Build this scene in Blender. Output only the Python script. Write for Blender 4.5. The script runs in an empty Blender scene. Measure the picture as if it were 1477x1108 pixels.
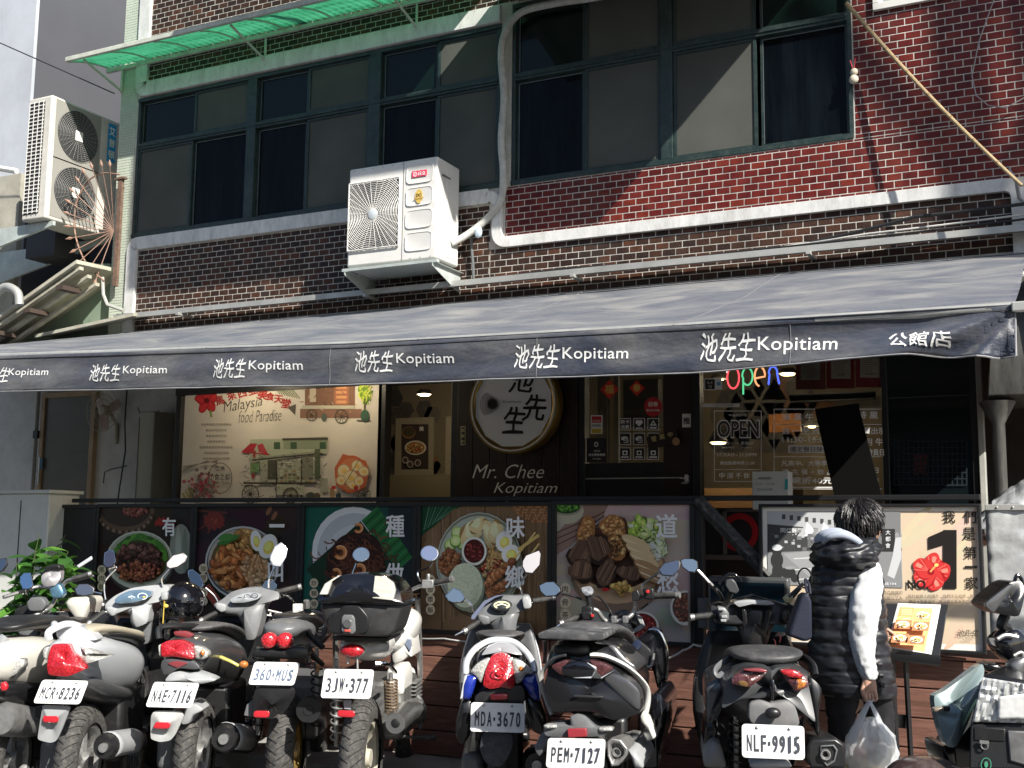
import bpy, math, random
from mathutils import Vector, Matrix, noise as mnoise
R_ = math.radians
sc = bpy.context.scene
COL = sc.collection

# ------------------------------------------------------------------ camera
F_PX = 1650.0; CX, CY = 738.5, 554.0
YAW, PIT, ROL = R_(26.40), R_(7.38), R_(0.614)
CAM = Vector((0.0, -6.45, 1.5))
FWD = Vector((-math.sin(YAW)*math.cos(PIT), math.cos(YAW)*math.cos(PIT), math.sin(PIT)))
_r = Vector((math.cos(YAW), math.sin(YAW), 0)); _u = _r.cross(FWD)
RGT = _r*math.cos(ROL) - _u*(-math.sin(ROL)); UPV = -_r*math.sin(ROL) + _u*math.cos(ROL)
cam_d = bpy.data.cameras.new('camera'); cam = bpy.data.objects.new('camera', cam_d); COL.objects.link(cam)
cam_d.sensor_fit = 'HORIZONTAL'; cam_d.sensor_width = 36; cam_d.lens = F_PX/1477*36
cam_d.clip_start = 0.05; cam_d.clip_end = 600
m3 = Matrix((RGT, UPV, -FWD)).transposed()
cam.matrix_world = Matrix.Translation(CAM) @ m3.to_4x4()
sc.camera = cam
# ------------------------------------------------------------------ light
SUN_AZ, SUN_EL = R_(60), R_(37)      # azimuth measured from the wall's outward normal towards +X
SUNV = Vector((math.sin(SUN_AZ)*math.cos(SUN_EL), -math.cos(SUN_AZ)*math.cos(SUN_EL), math.sin(SUN_EL)))
world = bpy.data.worlds.new('World'); sc.world = world; world.use_nodes = True
wn = world.node_tree; bg = wn.nodes['Background']
sky = wn.nodes.new('ShaderNodeTexSky'); sky.sky_type = 'NISHITA'; sky.sun_disc = False
sky.sun_elevation = SUN_EL; sky.sun_rotation = math.atan2(SUNV.x, SUNV.y)
wn.links.new(sky.outputs[0], bg.inputs[0]); bg.inputs[1].default_value = 0.078
sun_d = bpy.data.lights.new('sun', 'SUN'); sun_d.energy = 5.0; sun_d.angle = R_(0.53); sun_d.color = (1.0, 0.955, 0.88)
sun = bpy.data.objects.new('sun', sun_d); COL.objects.link(sun)
sun.rotation_euler = (-SUNV).to_track_quat('-Z', 'Y').to_euler(); sun.location = SUNV*30
sc.view_settings.view_transform = 'Standard'; sc.view_settings.look = 'None'
sc.view_settings.exposure = 0.72; sc.view_settings.gamma = 1.0; sc.view_settings.use_curve_mapping = False
sc.render.engine = 'CYCLES'
sc.cycles.max_bounces = 8; sc.cycles.transparent_max_bounces = 12; sc.cycles.caustics_reflective = False; sc.cycles.caustics_refractive = False

def P(px, py, Y):                       # a pixel of the photograph carried onto the real plane y = Y
    d = FWD*F_PX + RGT*(px-CX) - UPV*(py-CY)
    return CAM + d*((Y-CAM.y)/d.y)
def PX(px, py, Y): return P(px, py, Y).x
def PZ(px, py, Y): return P(px, py, Y).z
def PD(px, py, depth):                  # point at a distance along the optical axis
    return CAM + (FWD*F_PX + RGT*(px-CX) - UPV*(py-CY))*(depth/F_PX)

# ------------------------------------------------------------------ materials
_mats = {}
def mat(name, col, rough=0.6, metal=0.0, var=0.0, vscale=6.0, bump=0.0, bscale=60.0, coat=0.0, dust=0.0, spec=0.5, stretch=None, alpha=1.0, trans=0.0, emit=None, estr=0.0, sss=0.0, dustcol=(0.32,0.30,0.27)):
    if name in _mats: return _mats[name]
    m = bpy.data.materials.new(name); m.use_nodes = True; nt = m.node_tree; n = nt.nodes; L = nt.links
    b = n['Principled BSDF']
    b.inputs['Base Color'].default_value = (*col, 1); b.inputs['Roughness'].default_value = rough; b.inputs['Metallic'].default_value = metal
    b.inputs['Coat Weight'].default_value = coat; b.inputs['Coat Roughness'].default_value = 0.08
    b.inputs['Specular IOR Level'].default_value = spec; b.inputs['Alpha'].default_value = alpha
    b.inputs['Transmission Weight'].default_value = trans
    if emit: b.inputs['Emission Color'].default_value = (*emit, 1); b.inputs['Emission Strength'].default_value = estr
    if var or bump or dust:
        tc = n.new('ShaderNodeTexCoord'); mp = n.new('ShaderNodeMapping'); L.new(tc.outputs['Object'], mp.inputs[0])
        if stretch: mp.inputs['Scale'].default_value = stretch
        if var or dust:
            nz = n.new('ShaderNodeTexNoise'); nz.inputs['Scale'].default_value = vscale; nz.inputs['Detail'].default_value = 8; nz.inputs['Roughness'].default_value = 0.65
            L.new(mp.outputs[0], nz.inputs['Vector'])
            mr = n.new('ShaderNodeMapRange'); L.new(nz.outputs[0], mr.inputs[0]); mr.inputs[1].default_value = 0.3; mr.inputs[2].default_value = 0.7
            mr.inputs[3].default_value = 1-var; mr.inputs[4].default_value = 1+var
            hs = n.new('ShaderNodeMix'); hs.data_type = 'RGBA'; hs.blend_type = 'MULTIPLY'; hs.inputs[0].default_value = 1
            hs.inputs[6].default_value = (*col, 1); L.new(mr.outputs[0], hs.inputs[7])
            last = hs.outputs[2]
            if dust:
                n2 = n.new('ShaderNodeTexNoise'); n2.inputs['Scale'].default_value = vscale*2.3; n2.inputs['Detail'].default_value = 10; n2.inputs['Roughness'].default_value = 0.75
                L.new(mp.outputs[0], n2.inputs['Vector'])
                r2 = n.new('ShaderNodeMapRange'); L.new(n2.outputs[0], r2.inputs[0]); r2.inputs[1].default_value = 0.46; r2.inputs[2].default_value = 0.72
                r2.inputs[3].default_value = 0.0; r2.inputs[4].default_value = dust
                mx = n.new('ShaderNodeMix'); mx.data_type = 'RGBA'; L.new(r2.outputs[0], mx.inputs[0]); L.new(last, mx.inputs[6]); mx.inputs[7].default_value = (*dustcol, 1)
                last = mx.outputs[2]
                rr = n.new('ShaderNodeMapRange'); L.new(n2.outputs[0], rr.inputs[0]); rr.inputs[1].default_value = 0.35; rr.inputs[2].default_value = 0.75
                rr.inputs[3].default_value = rough; rr.inputs[4].default_value = min(1, rough+0.35*min(1,dust*2)); L.new(rr.outputs[0], b.inputs['Roughness'])
            L.new(last, b.inputs['Base Color'])
        if bump:
            nb = n.new('ShaderNodeTexNoise'); nb.inputs['Scale'].default_value = bscale; nb.inputs['Detail'].default_value = 6
            L.new(mp.outputs[0], nb.inputs['Vector'])
            bp = n.new('ShaderNodeBump'); bp.inputs['Strength'].default_value = bump; bp.inputs['Distance'].default_value = 0.004
            L.new(nb.outputs[0], bp.inputs['Height']); L.new(bp.outputs[0], b.inputs['Normal'])
    _mats[name] = m; return m
def attr_mat(name, rough=0.4, coat=0.0, spec=0.5, gain=1.0):
    if name in _mats: return _mats[name]
    m = bpy.data.materials.new(name); m.use_nodes = True; nt = m.node_tree
    a = nt.nodes.new('ShaderNodeAttribute'); a.attribute_name = 'ink'
    b = nt.nodes['Principled BSDF']; b.inputs['Roughness'].default_value = rough; b.inputs['Coat Weight'].default_value = coat
    b.inputs['Coat Roughness'].default_value = 0.05; b.inputs['Specular IOR Level'].default_value = spec
    g = nt.nodes.new('ShaderNodeMix'); g.data_type = 'RGBA'; g.blend_type = 'MULTIPLY'; g.inputs[0].default_value = 1; g.clamp_result = True; g.inputs[7].default_value = (gain, gain, gain, 1)
    nt.links.new(a.outputs['Color'], g.inputs[6]); nt.links.new(g.outputs[2], b.inputs['Base Color']); _mats[name] = m; return m

# ------------------------------------------------------------------ mesh collector
def V(*a): return Vector(a)
class MB:
    def __init__(s): s.v = []; s.f = []; s.mi = []; s.c = []; s.cur = 0; s.ink = None
    def face(s, idx, mi=None):
        s.f.append(tuple(idx)); s.mi.append(s.cur if mi is None else mi); s.c.append(s.ink)
    def add(s, vs, fs):
        o = len(s.v); s.v += [tuple(p) for p in vs]
        for f in fs: s.face([i+o for i in f])
        return s
    def box(s, c, size, rot=None):
        hx, hy, hz = size[0]/2, size[1]/2, size[2]/2; c = Vector(c)
        pts = [Vector((x, y, z)) for x in (-hx, hx) for y in (-hy, hy) for z in (-hz, hz)]
        if rot is not None: pts = [rot @ p for p in pts]
        return s.add([c+p for p in pts], [(0,1,3,2),(4,6,7,5),(0,4,5,1),(2,3,7,6),(0,2,6,4),(1,5,7,3)])
    def bx(s, x0, x1, y0, y1, z0, z1):
        return s.box(((x0+x1)/2, (y0+y1)/2, (z0+z1)/2), (abs(x1-x0), abs(y1-y0), abs(z1-z0)))
    def loft(s, rings, closed=True, cap0=True, cap1=True):
        n = len(rings[0]); o = len(s.v)
        for r in rings: s.v += [tuple(p) for p in r]
        for i in range(len(rings)-1):
            for j in range(n if closed else n-1):
                k = (j+1) % n; s.face((o+i*n+j, o+i*n+k, o+(i+1)*n+k, o+(i+1)*n+j))
        if cap0: s.face([o+j for j in range(n)][::-1])
        if cap1: s.face([o+(len(rings)-1)*n+j for j in range(n)])
        return s
    def tube(s, pts, r, n=8, closed=False, caps=True, flat=1.0, up=None):
        pts = [Vector(p) for p in pts]; m = len(pts)
        rr = r if isinstance(r, (list, tuple)) else [r]*m
        prev = None; rings = []
        for i, p in enumerate(pts):
            if closed: t = pts[(i+1) % m]-pts[i-1]
            else: t = pts[min(i+1, m-1)]-pts[max(i-1, 0)]
            t = t.normalized() if t.length > 1e-9 else Vector((0,0,1))
            if prev is None:
                a = Vector(up) if up else (Vector((0,0,1)) if abs(t.z) < 0.9 else Vector((0,1,0)))
            else: a = prev
            x = t.cross(a)
            if x.length < 1e-6: x = t.cross(Vector((1,0,0)))
            x.normalize(); y = x.cross(t).normalized(); prev = y
            rings.append([p + x*math.cos(q)*rr[i] + y*math.sin(q)*rr[i]*flat for q in [2*math.pi*k/n for k in range(n)]])
        if closed: rings.append(rings[0]); return s.loft(rings, cap0=False, cap1=False)
        return s.loft(rings, cap0=caps, cap1=caps)
    def cyl(s, a, b, r, r2=None, n=16): return s.tube([a, b], [r, r if r2 is None else r2], n)
    def lathe(s, prof, c, axis='Z', n=24, closed=False):
        c = Vector(c); rings = []
        for k in range(n):
            q = 2*math.pi*k/n; ring = []
            for r, h in prof:
                a, b_ = r*math.cos(q), r*math.sin(q)
                p = (a, b_, h) if axis == 'Z' else ((a, h, b_) if axis == 'Y' else (h, a, b_))
                ring.append(c+Vector(p))
            rings.append(ring)
        rings.append(rings[0]); o = len(s.v)
        return s.loft(rings, closed=closed, cap0=False, cap1=False)
    def sphere(s, c, r, n=12, m=8):
        rx, ry, rz = r if isinstance(r, (tuple, list)) else (r, r, r); c = Vector(c)
        vs = []; 
        for i in range(1, m):
            t = math.pi*i/m
            for k in range(n):
                q = 2*math.pi*k/n; vs.append(c+Vector((rx*math.sin(t)*math.cos(q), ry*math.sin(t)*math.sin(q), rz*math.cos(t))))
        vs += [c+Vector((0,0,rz)), c-Vector((0,0,rz))]; fs = []
        for i in range(m-2):
            for k in range(n): fs.append((i*n+k, (i+1)*n+k, (i+1)*n+(k+1)%n, i*n+(k+1)%n))
        T, B = (m-1)*n, (m-1)*n+1
        for k in range(n): fs.append((T, k, (k+1)%n)); fs.append((B, (m-2)*n+(k+1)%n, (m-2)*n+k))
        return s.add(vs, fs)
    def plate(s, outline, o, ex, ey, t, inset=0.0, dome=0.0):
        """outline (2D) on the plane through o with axes ex, ey; thickness t along ex x ey; optional inset front face raised by dome"""
        o = Vector(o); ex = Vector(ex).normalized(); ey = Vector(ey).normalized(); nz = ex.cross(ey).normalized()
        cx = sum(p[0] for p in outline)/len(outline); cy = sum(p[1] for p in outline)/len(outline)
        r0 = [o+ex*x+ey*y for x, y in outline]; r1 = [p+nz*t for p in r0]; rings = [r0, r1]
        if inset:
            for k, (a, d) in enumerate(((0.35, 0.6), (0.75, 0.92), (1.0, 1.0))):
                q = inset*a; rings.append([o+ex*(cx+(x-cx)*(1-q))+ey*(cy+(y-cy)*(1-q))+nz*(t+dome*d) for x, y in outline])
        return s.loft(rings)
    def build(s, name, m, parent=None, smooth=True, ang=40, bevel=0.0, sub=0, bseg=2, world=True, solid=0.0):
        me = bpy.data.meshes.new(name); me.from_pydata(s.v, [], s.f); me.validate()
        ms = m if isinstance(m, (list, tuple)) else [m]
        for q in ms: me.materials.append(q)
        if len(me.polygons) == len(s.mi):
            me.polygons.foreach_set('material_index', s.mi)
            if any(c is not None for c in s.c):
                at = me.color_attributes.new('ink', 'FLOAT_COLOR', 'CORNER'); data = []
                for poly, c in zip(me.polygons, s.c):
                    cc = c or (1, 1, 1)
                    for _ in range(poly.loop_total): data += [cc[0], cc[1], cc[2], 1.0]
                at.data.foreach_set('color', data)
        if smooth:
            me.shade_smooth()
            if not sub: me.set_sharp_from_angle(angle=R_(ang))
        o = bpy.data.objects.new(name, me); COL.objects.link(o)
        if bevel:
            b = o.modifiers.new('bevel', 'BEVEL'); b.width = bevel; b.segments = bseg; b.limit_method = 'ANGLE'; b.angle_limit = R_(35)
        if solid:
            b = o.modifiers.new('solid', 'SOLIDIFY'); b.thickness = solid; b.offset = 0
        if sub:
            b = o.modifiers.new('sub', 'SUBSURF'); b.levels = sub; b.render_levels = sub
        if parent is not None:
            o.parent = parent
            if world: o.matrix_parent_inverse = wmat(parent).inverted()
        return o
def wmat(o):
    m = o.matrix_basis.copy() if o.parent is None else wmat(o.parent) @ o.matrix_parent_inverse @ o.matrix_basis
    return m
def tag(o, label=None, cat=None, group=None, kind=None):
    if label: o['label'] = label
    if cat: o['category'] = cat
    if group: o['group'] = group
    if kind: o['kind'] = kind
    return o
def thing(name, label, cat, loc=(0,0,0), rz=0.0, group=None):
    o = bpy.data.objects.new(name, None); COL.objects.link(o); o.empty_display_size = 0.1
    o.location = loc; o.rotation_euler = (0, 0, rz); tag(o, label, cat, group); return o

# ------------------------------------------------------------------ lettering
_tc = {}
def glyphs(txt, bold=0.0, shear=0.0, spacing=1.0):
    key = (txt, bold, shear, spacing)
    if key in _tc: return _tc[key]
    cu = bpy.data.curves.new('lettering_source', 'FONT'); cu.body = txt; cu.size = 1.0; cu.offset = bold; cu.shear = shear; cu.space_character = spacing
    cu.resolution_u = 3; cu.fill_mode = 'FRONT'
    ob = bpy.data.objects.new('lettering_source', cu); COL.objects.link(ob)
    dg = bpy.context.evaluated_depsgraph_get(); dg.update()
    me = bpy.data.meshes.new_from_object(ob.evaluated_get(dg))
    vs = [(v.co.x, v.co.y) for v in me.vertices]; fs = [tuple(p.vertices) for p in me.polygons]
    bpy.data.objects.remove(ob); bpy.data.curves.remove(cu); bpy.data.meshes.remove(me)
    if vs:
        x0 = min(v[0] for v in vs); x1 = max(v[0] for v in vs); y0 = min(v[1] for v in vs); y1 = max(v[1] for v in vs)
        vs = [(x-x0, y-y0) for x, y in vs]; r = (vs, fs, x1-x0, y1-y0)
    else: r = ([], [], 1, 1)
    _tc[key] = r; return r

class Canvas:
    """flat print on a plane: coloured shapes a few hundredths of a millimetre apart"""
    def __init__(s, fn, step=0.00003, ud=1): s.fn = fn; s.mb = MB(); s.k = 0; s.step = step; s.ud = ud
    def _o(s): s.k += 1; return s.k*s.step
    def poly(s, pts, col):
        h = s._o(); o = len(s.mb.v); s.mb.v += [tuple(s.fn(x, y, h)) for x, y in pts]; s.mb.ink = col; s.mb.face(range(o, o+len(pts)))
    def rect(s, x0, y0, x1, y1, col): s.poly([(x0,y0),(x1,y0),(x1,y1),(x0,y1)], col)
    def ell(s, cx, cy, rx, ry, col, rot=0, n=28, wob=0.0, rnd=random):
        ph = [rnd.uniform(0, 6.28) for _ in range(3)]; pts = []
        for k in range(n):
            q = 2*math.pi*k/n; w = 1+wob*(math.sin(2*q+ph[0])*0.5+math.sin(3*q+ph[1])*0.35+math.sin(5*q+ph[2])*0.25)
            x, y = rx*w*math.cos(q), ry*w*math.sin(q)
            pts.append((cx+x*math.cos(rot)-y*math.sin(rot), cy+x*math.sin(rot)+y*math.cos(rot)))
        s.poly(pts, col)
    def ring(s, cx, cy, rx, ry, w, col, n=36, a0=0, a1=2*math.pi):
        h = s._o(); o = len(s.mb.v); s.mb.ink = col
        for k in range(n+1):
            q = a0+(a1-a0)*k/n
            s.mb.v.append(tuple(s.fn(cx+rx*math.cos(q), cy+ry*math.sin(q), h))); s.mb.v.append(tuple(s.fn(cx+(rx-w)*math.cos(q), cy+(ry-w)*math.sin(q), h)))
        for k in range(n): a = o+2*k; s.mb.face((a, a+2, a+3, a+1))
    def line(s, pts, w, col):
        h = s._o(); o = len(s.mb.v); s.mb.ink = col; m = len(pts)
        for i, p in enumerate(pts):
            a = pts[max(i-1, 0)]; b = pts[min(i+1, m-1)]; dx, dy = b[0]-a[0], b[1]-a[1]; l = math.hypot(dx, dy) or 1
            nx, ny = -dy/l*w/2, dx/l*w/2
            s.mb.v.append(tuple(s.fn(p[0]+nx, p[1]+ny, h))); s.mb.v.append(tuple(s.fn(p[0]-nx, p[1]-ny, h)))
        for i in range(m-1): a = o+2*i; s.mb.face((a, a+1, a+3, a+2))
    def text(s, txt, cx, cy, hgt, col, bold=0.0, shear=0.0, width=None, rot=0, anchor='c', wob=0.0, spacing=1.0):
        vs, fs, w, h = glyphs(txt, min(bold, 0.0), shear, spacing)
        if not vs: return
        k = hgt/h if h else hgt; kx = k if width is None else width/w
        if bold > 0.008:
            b = bold*0.85*k; a = (txt, )
            for ox, oy in ((b, b), (-b, b), (b, -b), (-b, -b), (0, 0)): s.text(txt, cx+ox, cy+oy, hgt-2*b, col, 0.0, shear, (w*kx)-2*b, rot, anchor, wob, spacing)
            return
        hh = s._o(); o = len(s.mb.v); s.mb.ink = col; ca, sa = math.cos(rot), math.sin(rot)
        for x, y in vs:
            X = (x - (w/2 if anchor == 'c' else 0))*kx; Y = (y-h/2)*k*s.ud
            if wob: X += wob*hgt*math.sin(y*9+x*3); Y += wob*hgt*math.sin(x*7+2)
            s.mb.v.append(tuple(s.fn(cx+X*ca-Y*sa, cy+X*sa+Y*ca, hh)))
        for f in fs: s.mb.face([i+o for i in f])
    def chunks(s, n, cx, cy, rx, ry, pal, sz, rnd, wob=0.25, hi=0.5):
        """food: every lump is a dark under-shape, a body and a paler top"""
        for i in range(n):
            q = rnd.uniform(0, 6.283); t = math.sqrt(rnd.random()); x = cx+rx*t*math.cos(q); y = cy+ry*t*math.sin(q)
            r = rnd.uniform(*sz); a = rnd.uniform(0, 3.14); e = rnd.uniform(0.45, 0.95); c = rnd.choice(pal); j = rnd.uniform(0.75, 1.2)
            c = tuple(min(1, v*j) for v in c)
            s.ell(x+r*0.1, y-s.ud*r*0.16, r*1.06, r*e*1.06, tuple(v*0.3 for v in c), a, 9, wob, rnd)
            s.ell(x, y, r, r*e, c, a, 10, wob, rnd)
            s.ell(x-r*0.15, y+s.ud*r*0.18*e, r*0.62, r*e*0.5, tuple(min(1, v*(1+hi)+0.015) for v in c), a, 8, wob, rnd)
            if rnd.random() < 0.5: s.ell(x-r*0.25, y+s.ud*r*0.3*e, r*0.22, r*e*0.16, tuple(min(1, v*2.0+0.08) for v in c), a, 7, wob, rnd)
    def build(s, name, m, parent=None, **k): return s.mb.build(name, m, parent, smooth=False, **k)
def plane_fn(Y, sgn=-1): return lambda x, z, h: (x, Y+sgn*h, z)

def px_canvas(Y, step=0.00003): return Canvas(lambda x, y, h: P(x, y, Y)-Vector((0, h, 0)), step, -1)
rnd = random.Random(7)
WY = 1.45                               # upper wall plane
# ------------------------------------------------------------------ ground
asph = mat('asphalt', (0.075,0.075,0.078), 0.9, var=0.3, vscale=1.5, bump=0.6, bscale=120, dust=0.25)
g = MB(); g.add([(-140,-140,0),(140,-140,0),(140,140,0),(-140,140,0)], [(0,1,2,3)])
tag(g.build('road', asph, smooth=False), kind='structure')
conc = mat('concrete', (0.36,0.35,0.33), 0.85, var=0.2, vscale=3, bump=0.4, bscale=50, dust=0.2, dustcol=(0.2,0.19,0.18))
g = MB(); g.bx(-14, 6, -0.55, 9, 0.0, 0.10)
tag(g.build('pavement', conc, smooth=False, bevel=0.01), kind='structure')
# ------------------------------------------------------------------ facade
def tile_mat(name, rough, bump, bscale):
    m = bpy.data.materials.new(name); m.use_nodes = True; nt = m.node_tree; n = nt.nodes; L = nt.links; b = n['Principled BSDF']
    a = n.new('ShaderNodeAttribute'); a.attribute_name = 'ink'
    oi = n.new('ShaderNodeObjectInfo'); ge = n.new('ShaderNodeNewGeometry')
    nz = n.new('ShaderNodeTexNoise'); nz.inputs['Scale'].default_value = 14; nz.inputs['Detail'].default_value = 6; L.new(ge.outputs['Position'], nz.inputs['Vector'])
    n2 = n.new('ShaderNodeTexNoise'); n2.inputs['Scale'].default_value = 0.9; n2.inputs['Detail'].default_value = 7; mq = n.new('ShaderNodeMapping'); mq.inputs['Scale'].default_value = (3.2,1,.55); L.new(ge.outputs['Position'], mq.inputs[0]); L.new(mq.outputs[0], n2.inputs['Vector'])
    mr = n.new('ShaderNodeMapRange'); L.new(nz.outputs[0], mr.inputs[0]); mr.inputs[1].default_value = 0.3; mr.inputs[2].default_value = 0.7; mr.inputs[3].default_value = 0.72; mr.inputs[4].default_value = 1.25
    ml = n.new('ShaderNodeMix'); ml.data_type = 'RGBA'; ml.blend_type = 'MULTIPLY'; ml.inputs[0].default_value = 1; L.new(a.outputs['Color'], ml.inputs[6]); L.new(mr.outputs[0], ml.inputs[7])
    ms = n.new('ShaderNodeMapRange'); L.new(n2.outputs[0], ms.inputs[0]); ms.inputs[1].default_value = 0.5; ms.inputs[2].default_value = 0.75; ms.inputs[3].default_value = 0; ms.inputs[4].default_value = 0.30
    mx = n.new('ShaderNodeMix'); mx.data_type = 'RGBA'; L.new(ms.outputs[0], mx.inputs[0]); L.new(ml.outputs[2], mx.inputs[6]); mx.inputs[7].default_value = (0.07,0.055,0.045,1)
    L.new(mx.outputs[2], b.inputs['Base Color']); b.inputs['Roughness'].default_value = rough; b.inputs['Specular IOR Level'].default_value = .28
    nb = n.new('ShaderNodeTexNoise'); nb.inputs['Scale'].default_value = bscale; nb.inputs['Detail'].default_value = 4; L.new(ge.outputs['Position'], nb.inputs['Vector'])
    bp = n.new('ShaderNodeBump'); bp.inputs['Strength'].default_value = bump; bp.inputs['Distance'].default_value = 0.004; L.new(nb.outputs[0], bp.inputs['Height']); L.new(bp.outputs[0], b.inputs['Normal'])
    return m
glazed = tile_mat('glazed tile', 0.38, 0.25, 30); rough_tile = tile_mat('mottled tile', 0.55, 1.0, 75)
mortar = mat('mortar', (0.60,0.57,0.51), 0.9, var=0.35, vscale=2.2, bump=0.3, bscale=90, dust=.55, dustcol=(.16,.14,.12), stretch=(2.2,1,.7))
plaster = mat('painted plaster', (0.68,0.68,0.66), 0.75, var=0.16, vscale=3, bump=0.25, bscale=35, dust=0.5, dustcol=(0.26,0.25,0.22), stretch=(2.5,1,1))
frame_g = mat('dark green window frame', (0.018,0.035,0.032), 0.35, var=0.3, vscale=8, dust=0.12)
facade = thing('building', 'dark red and brown brick facade with a long window band above the shop awning', 'building', (-4, WY, 0))
wall = MB()
XL, XR, ZT = -8.22, 1.2, 7.6
wall.bx(XL, XR, WY+0.004, WY+0.25, 3.05, 4.24)            # below the sills
wall.bx(XL, -7.99, WY+0.004, WY+0.25, 4.24, ZT); wall.bx(-4.05, -3.955, WY+0.004, WY+0.25, 4.24, ZT); wall.bx(-1.29, XR, WY+0.004, WY+0.25, 4.24, ZT)
wall.bx(-7.99, -4.05, WY+0.004, WY+0.25, 5.62, ZT); wall.bx(-3.955, -1.29, WY+0.004, WY+0.25, 5.76, ZT)
wall.bx(XL, XL+0.25, WY+0.25, 8, 0.1, ZT)
wall.build('wall', mortar, facade, smooth=False)
TP, TH, J = 0.1035, 0.0520, 0.0072
def inside_red(x, z):
    if x < -3.985 or z < 3.82: return False
    if z > 4.235 and -3.965 < x < -1.285: return z > 5.77
    return True
zones = [(-4.0, XR, 3.822, 4.232, 'red'), (-1.283, XR, 4.232, 6.2, 'red'), (-7.885, -4.13, 3.33, 4.10, 'brown'), (-4.13, XR, 3.33, 3.735, 'brown'),
         (-7.90, -3.9, 5.785, 7.0, 'brown'), (-3.9, -1.283, 5.76, 7.0, 'red')]
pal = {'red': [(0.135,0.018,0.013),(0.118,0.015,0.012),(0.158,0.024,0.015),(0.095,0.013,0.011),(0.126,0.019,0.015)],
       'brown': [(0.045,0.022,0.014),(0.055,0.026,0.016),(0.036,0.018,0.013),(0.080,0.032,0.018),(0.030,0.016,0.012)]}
def tile_geo(mb, cx, cz, w, h, proud, col, tilt=0.0, y0=WY+0.004):
    mb.ink = col; e = 0.0018; f = y0-0.0022-proud*0.6
    b = [(cx-w/2, y0, cz-h/2), (cx+w/2, y0, cz-h/2), (cx+w/2, y0, cz+h/2), (cx-w/2, y0, cz+h/2)]
    m = [(x, f+0.0012, z) for x, _, z in b]
    t = [(cx-w/2+e, f+tilt, cz-h/2+e), (cx+w/2-e, f-tilt, cz-h/2+e), (cx+w/2-e, f-tilt, cz+h/2-e), (cx-w/2+e, f+tilt, cz+h/2-e)]
    o = len(mb.v); mb.v += b+m+t
    for a in (0, 4):
        for k in range(4): q = (k+1) % 4; mb.face((o+a+k, o+a+q, o+a+4+q, o+a+4+k))
    mb.face((o+8, o+9, o+10, o+11))
stuff = {'red': MB(), 'brown': MB()}; full = []
for zi, (x0, x1, z0, z1, kind) in enumerate(zones):
    r0 = int(math.floor(z0/TH)); 
    for r in range(r0, int(z1/TH)+1):
        za, zb = max(r*TH, z0), min((r+1)*TH, z1)
        if zb-za < 0.012: continue
        off = (r % 2)*TP/2
        for c in range(int((x0-off)/TP)-2, int((x1-off)/TP)+2):
            xa, xb = max(c*TP+off, x0), min((c+1)*TP+off, x1)
            if xb-xa < 0.014: continue
            w, h = xb-xa-J, zb-za-J
            if abs(w-(TP-J)) < 1e-4 and abs(h-(TH-J)) < 1e-4 and kind == 'red' and -2.7 < xa and xb < -1.12 + 0.02 and z0 < 5.3 and zb < 5.5: full.append(((xa+xb)/2, (za+zb)/2, xb, zb))
            else: tile_geo(stuff[kind], (xa+xb)/2, (za+zb)/2, w, h, rnd.uniform(0, 0.0015), rnd.choice(pal[kind]), rnd.uniform(-0.0007, 0.0007))
full.sort(key=lambda t: -t[2])
protos = []
for col in pal['red']:
    for tl in (-0.0006, 0.0002):
        mb = MB(); tile_geo(mb, 0, 0, TP-J, TH-J, 0.0005, col, tl, y0=0.004); protos.append(mb)
pm = []
for k, (x, z, _, _) in enumerate(full):
    if k >= 298: tile_geo(stuff['red'], x, z, TP-J, TH-J, 0.0005, rnd.choice(pal['red'])); continue
    if len(pm) < len(protos):
        o = protos[len(pm)].build('brick', glazed, facade, smooth=False, world=False); pm.append(o.data)
    else:
        o = bpy.data.objects.new('brick', rnd.choice(pm)); COL.objects.link(o); o.parent = facade
    o.location = (x+4, rnd.uniform(-0.001, 0.0005), z)
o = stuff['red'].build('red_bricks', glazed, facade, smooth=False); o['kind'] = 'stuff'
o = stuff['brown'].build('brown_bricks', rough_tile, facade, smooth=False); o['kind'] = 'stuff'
# mosaic column at the left corner
mos = MB(); tm = mat('mosaic column', (0.55,0.60,0.50), 0.5, var=0.12, vscale=2, dust=0.25, dustcol=(0.25,0.3,0.2))
for r in range(int(3.0/0.027), int(ZT/0.027)):
    for c in range(9):
        xa = XL+0.004+c*0.0268
        if xa+0.024 > -7.995: continue
        cc = rnd.uniform(0.85, 1.05); mos.bx(xa, xa+0.0235, WY-0.004+rnd.uniform(0,0.001), WY+0.006, r*0.027, r*0.027+0.0235)
o = mos.build('mosaic_tiles', tm, facade, smooth=False); o['kind'] = 'stuff'
# plaster bands (rounded corners)
def band(pts, w, d=0.03, corner=0.06, name='plaster_band'):
    """flat band along a polyline in the wall plane with rounded corners"""
    out = [pts[0]]
    for i in range(1, len(pts)-1):
        a, b, c = Vector(pts[i-1]), Vector(pts[i]), Vector(pts[i+1])
        p, q = b+(a-b).normalized()*corner, b+(c-b).normalized()*corner
        for t in [k/6 for k in range(7)]: out.append(tuple((1-t)**2*p+2*t*(1-t)*b+t*t*q))
    out.append(pts[-1]); mb = MB(); rings = []
    for i, p in enumerate(out):
        a = Vector(out[max(i-1,0)]); b = Vector(out[min(i+1,len(out)-1)]); t = (b-a).normalized(); nn = Vector((-t.y, t.x))
        L_ = Vector(p)+nn*w/2; R2 = Vector(p)-nn*w/2
        rings.append([(L_.x, WY+0.003, L_.y), (L_.x, WY-d, L_.y), (R2.x, WY-d, R2.y), (R2.x, WY+0.003, R2.y)])
    mb.loft(rings); return mb.build(name, plaster, facade, smooth=False, bevel=0.006)
band([(-4.055, 5.695), (-7.94, 5.695), (-7.94, 7.4)], 0.14)
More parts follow.
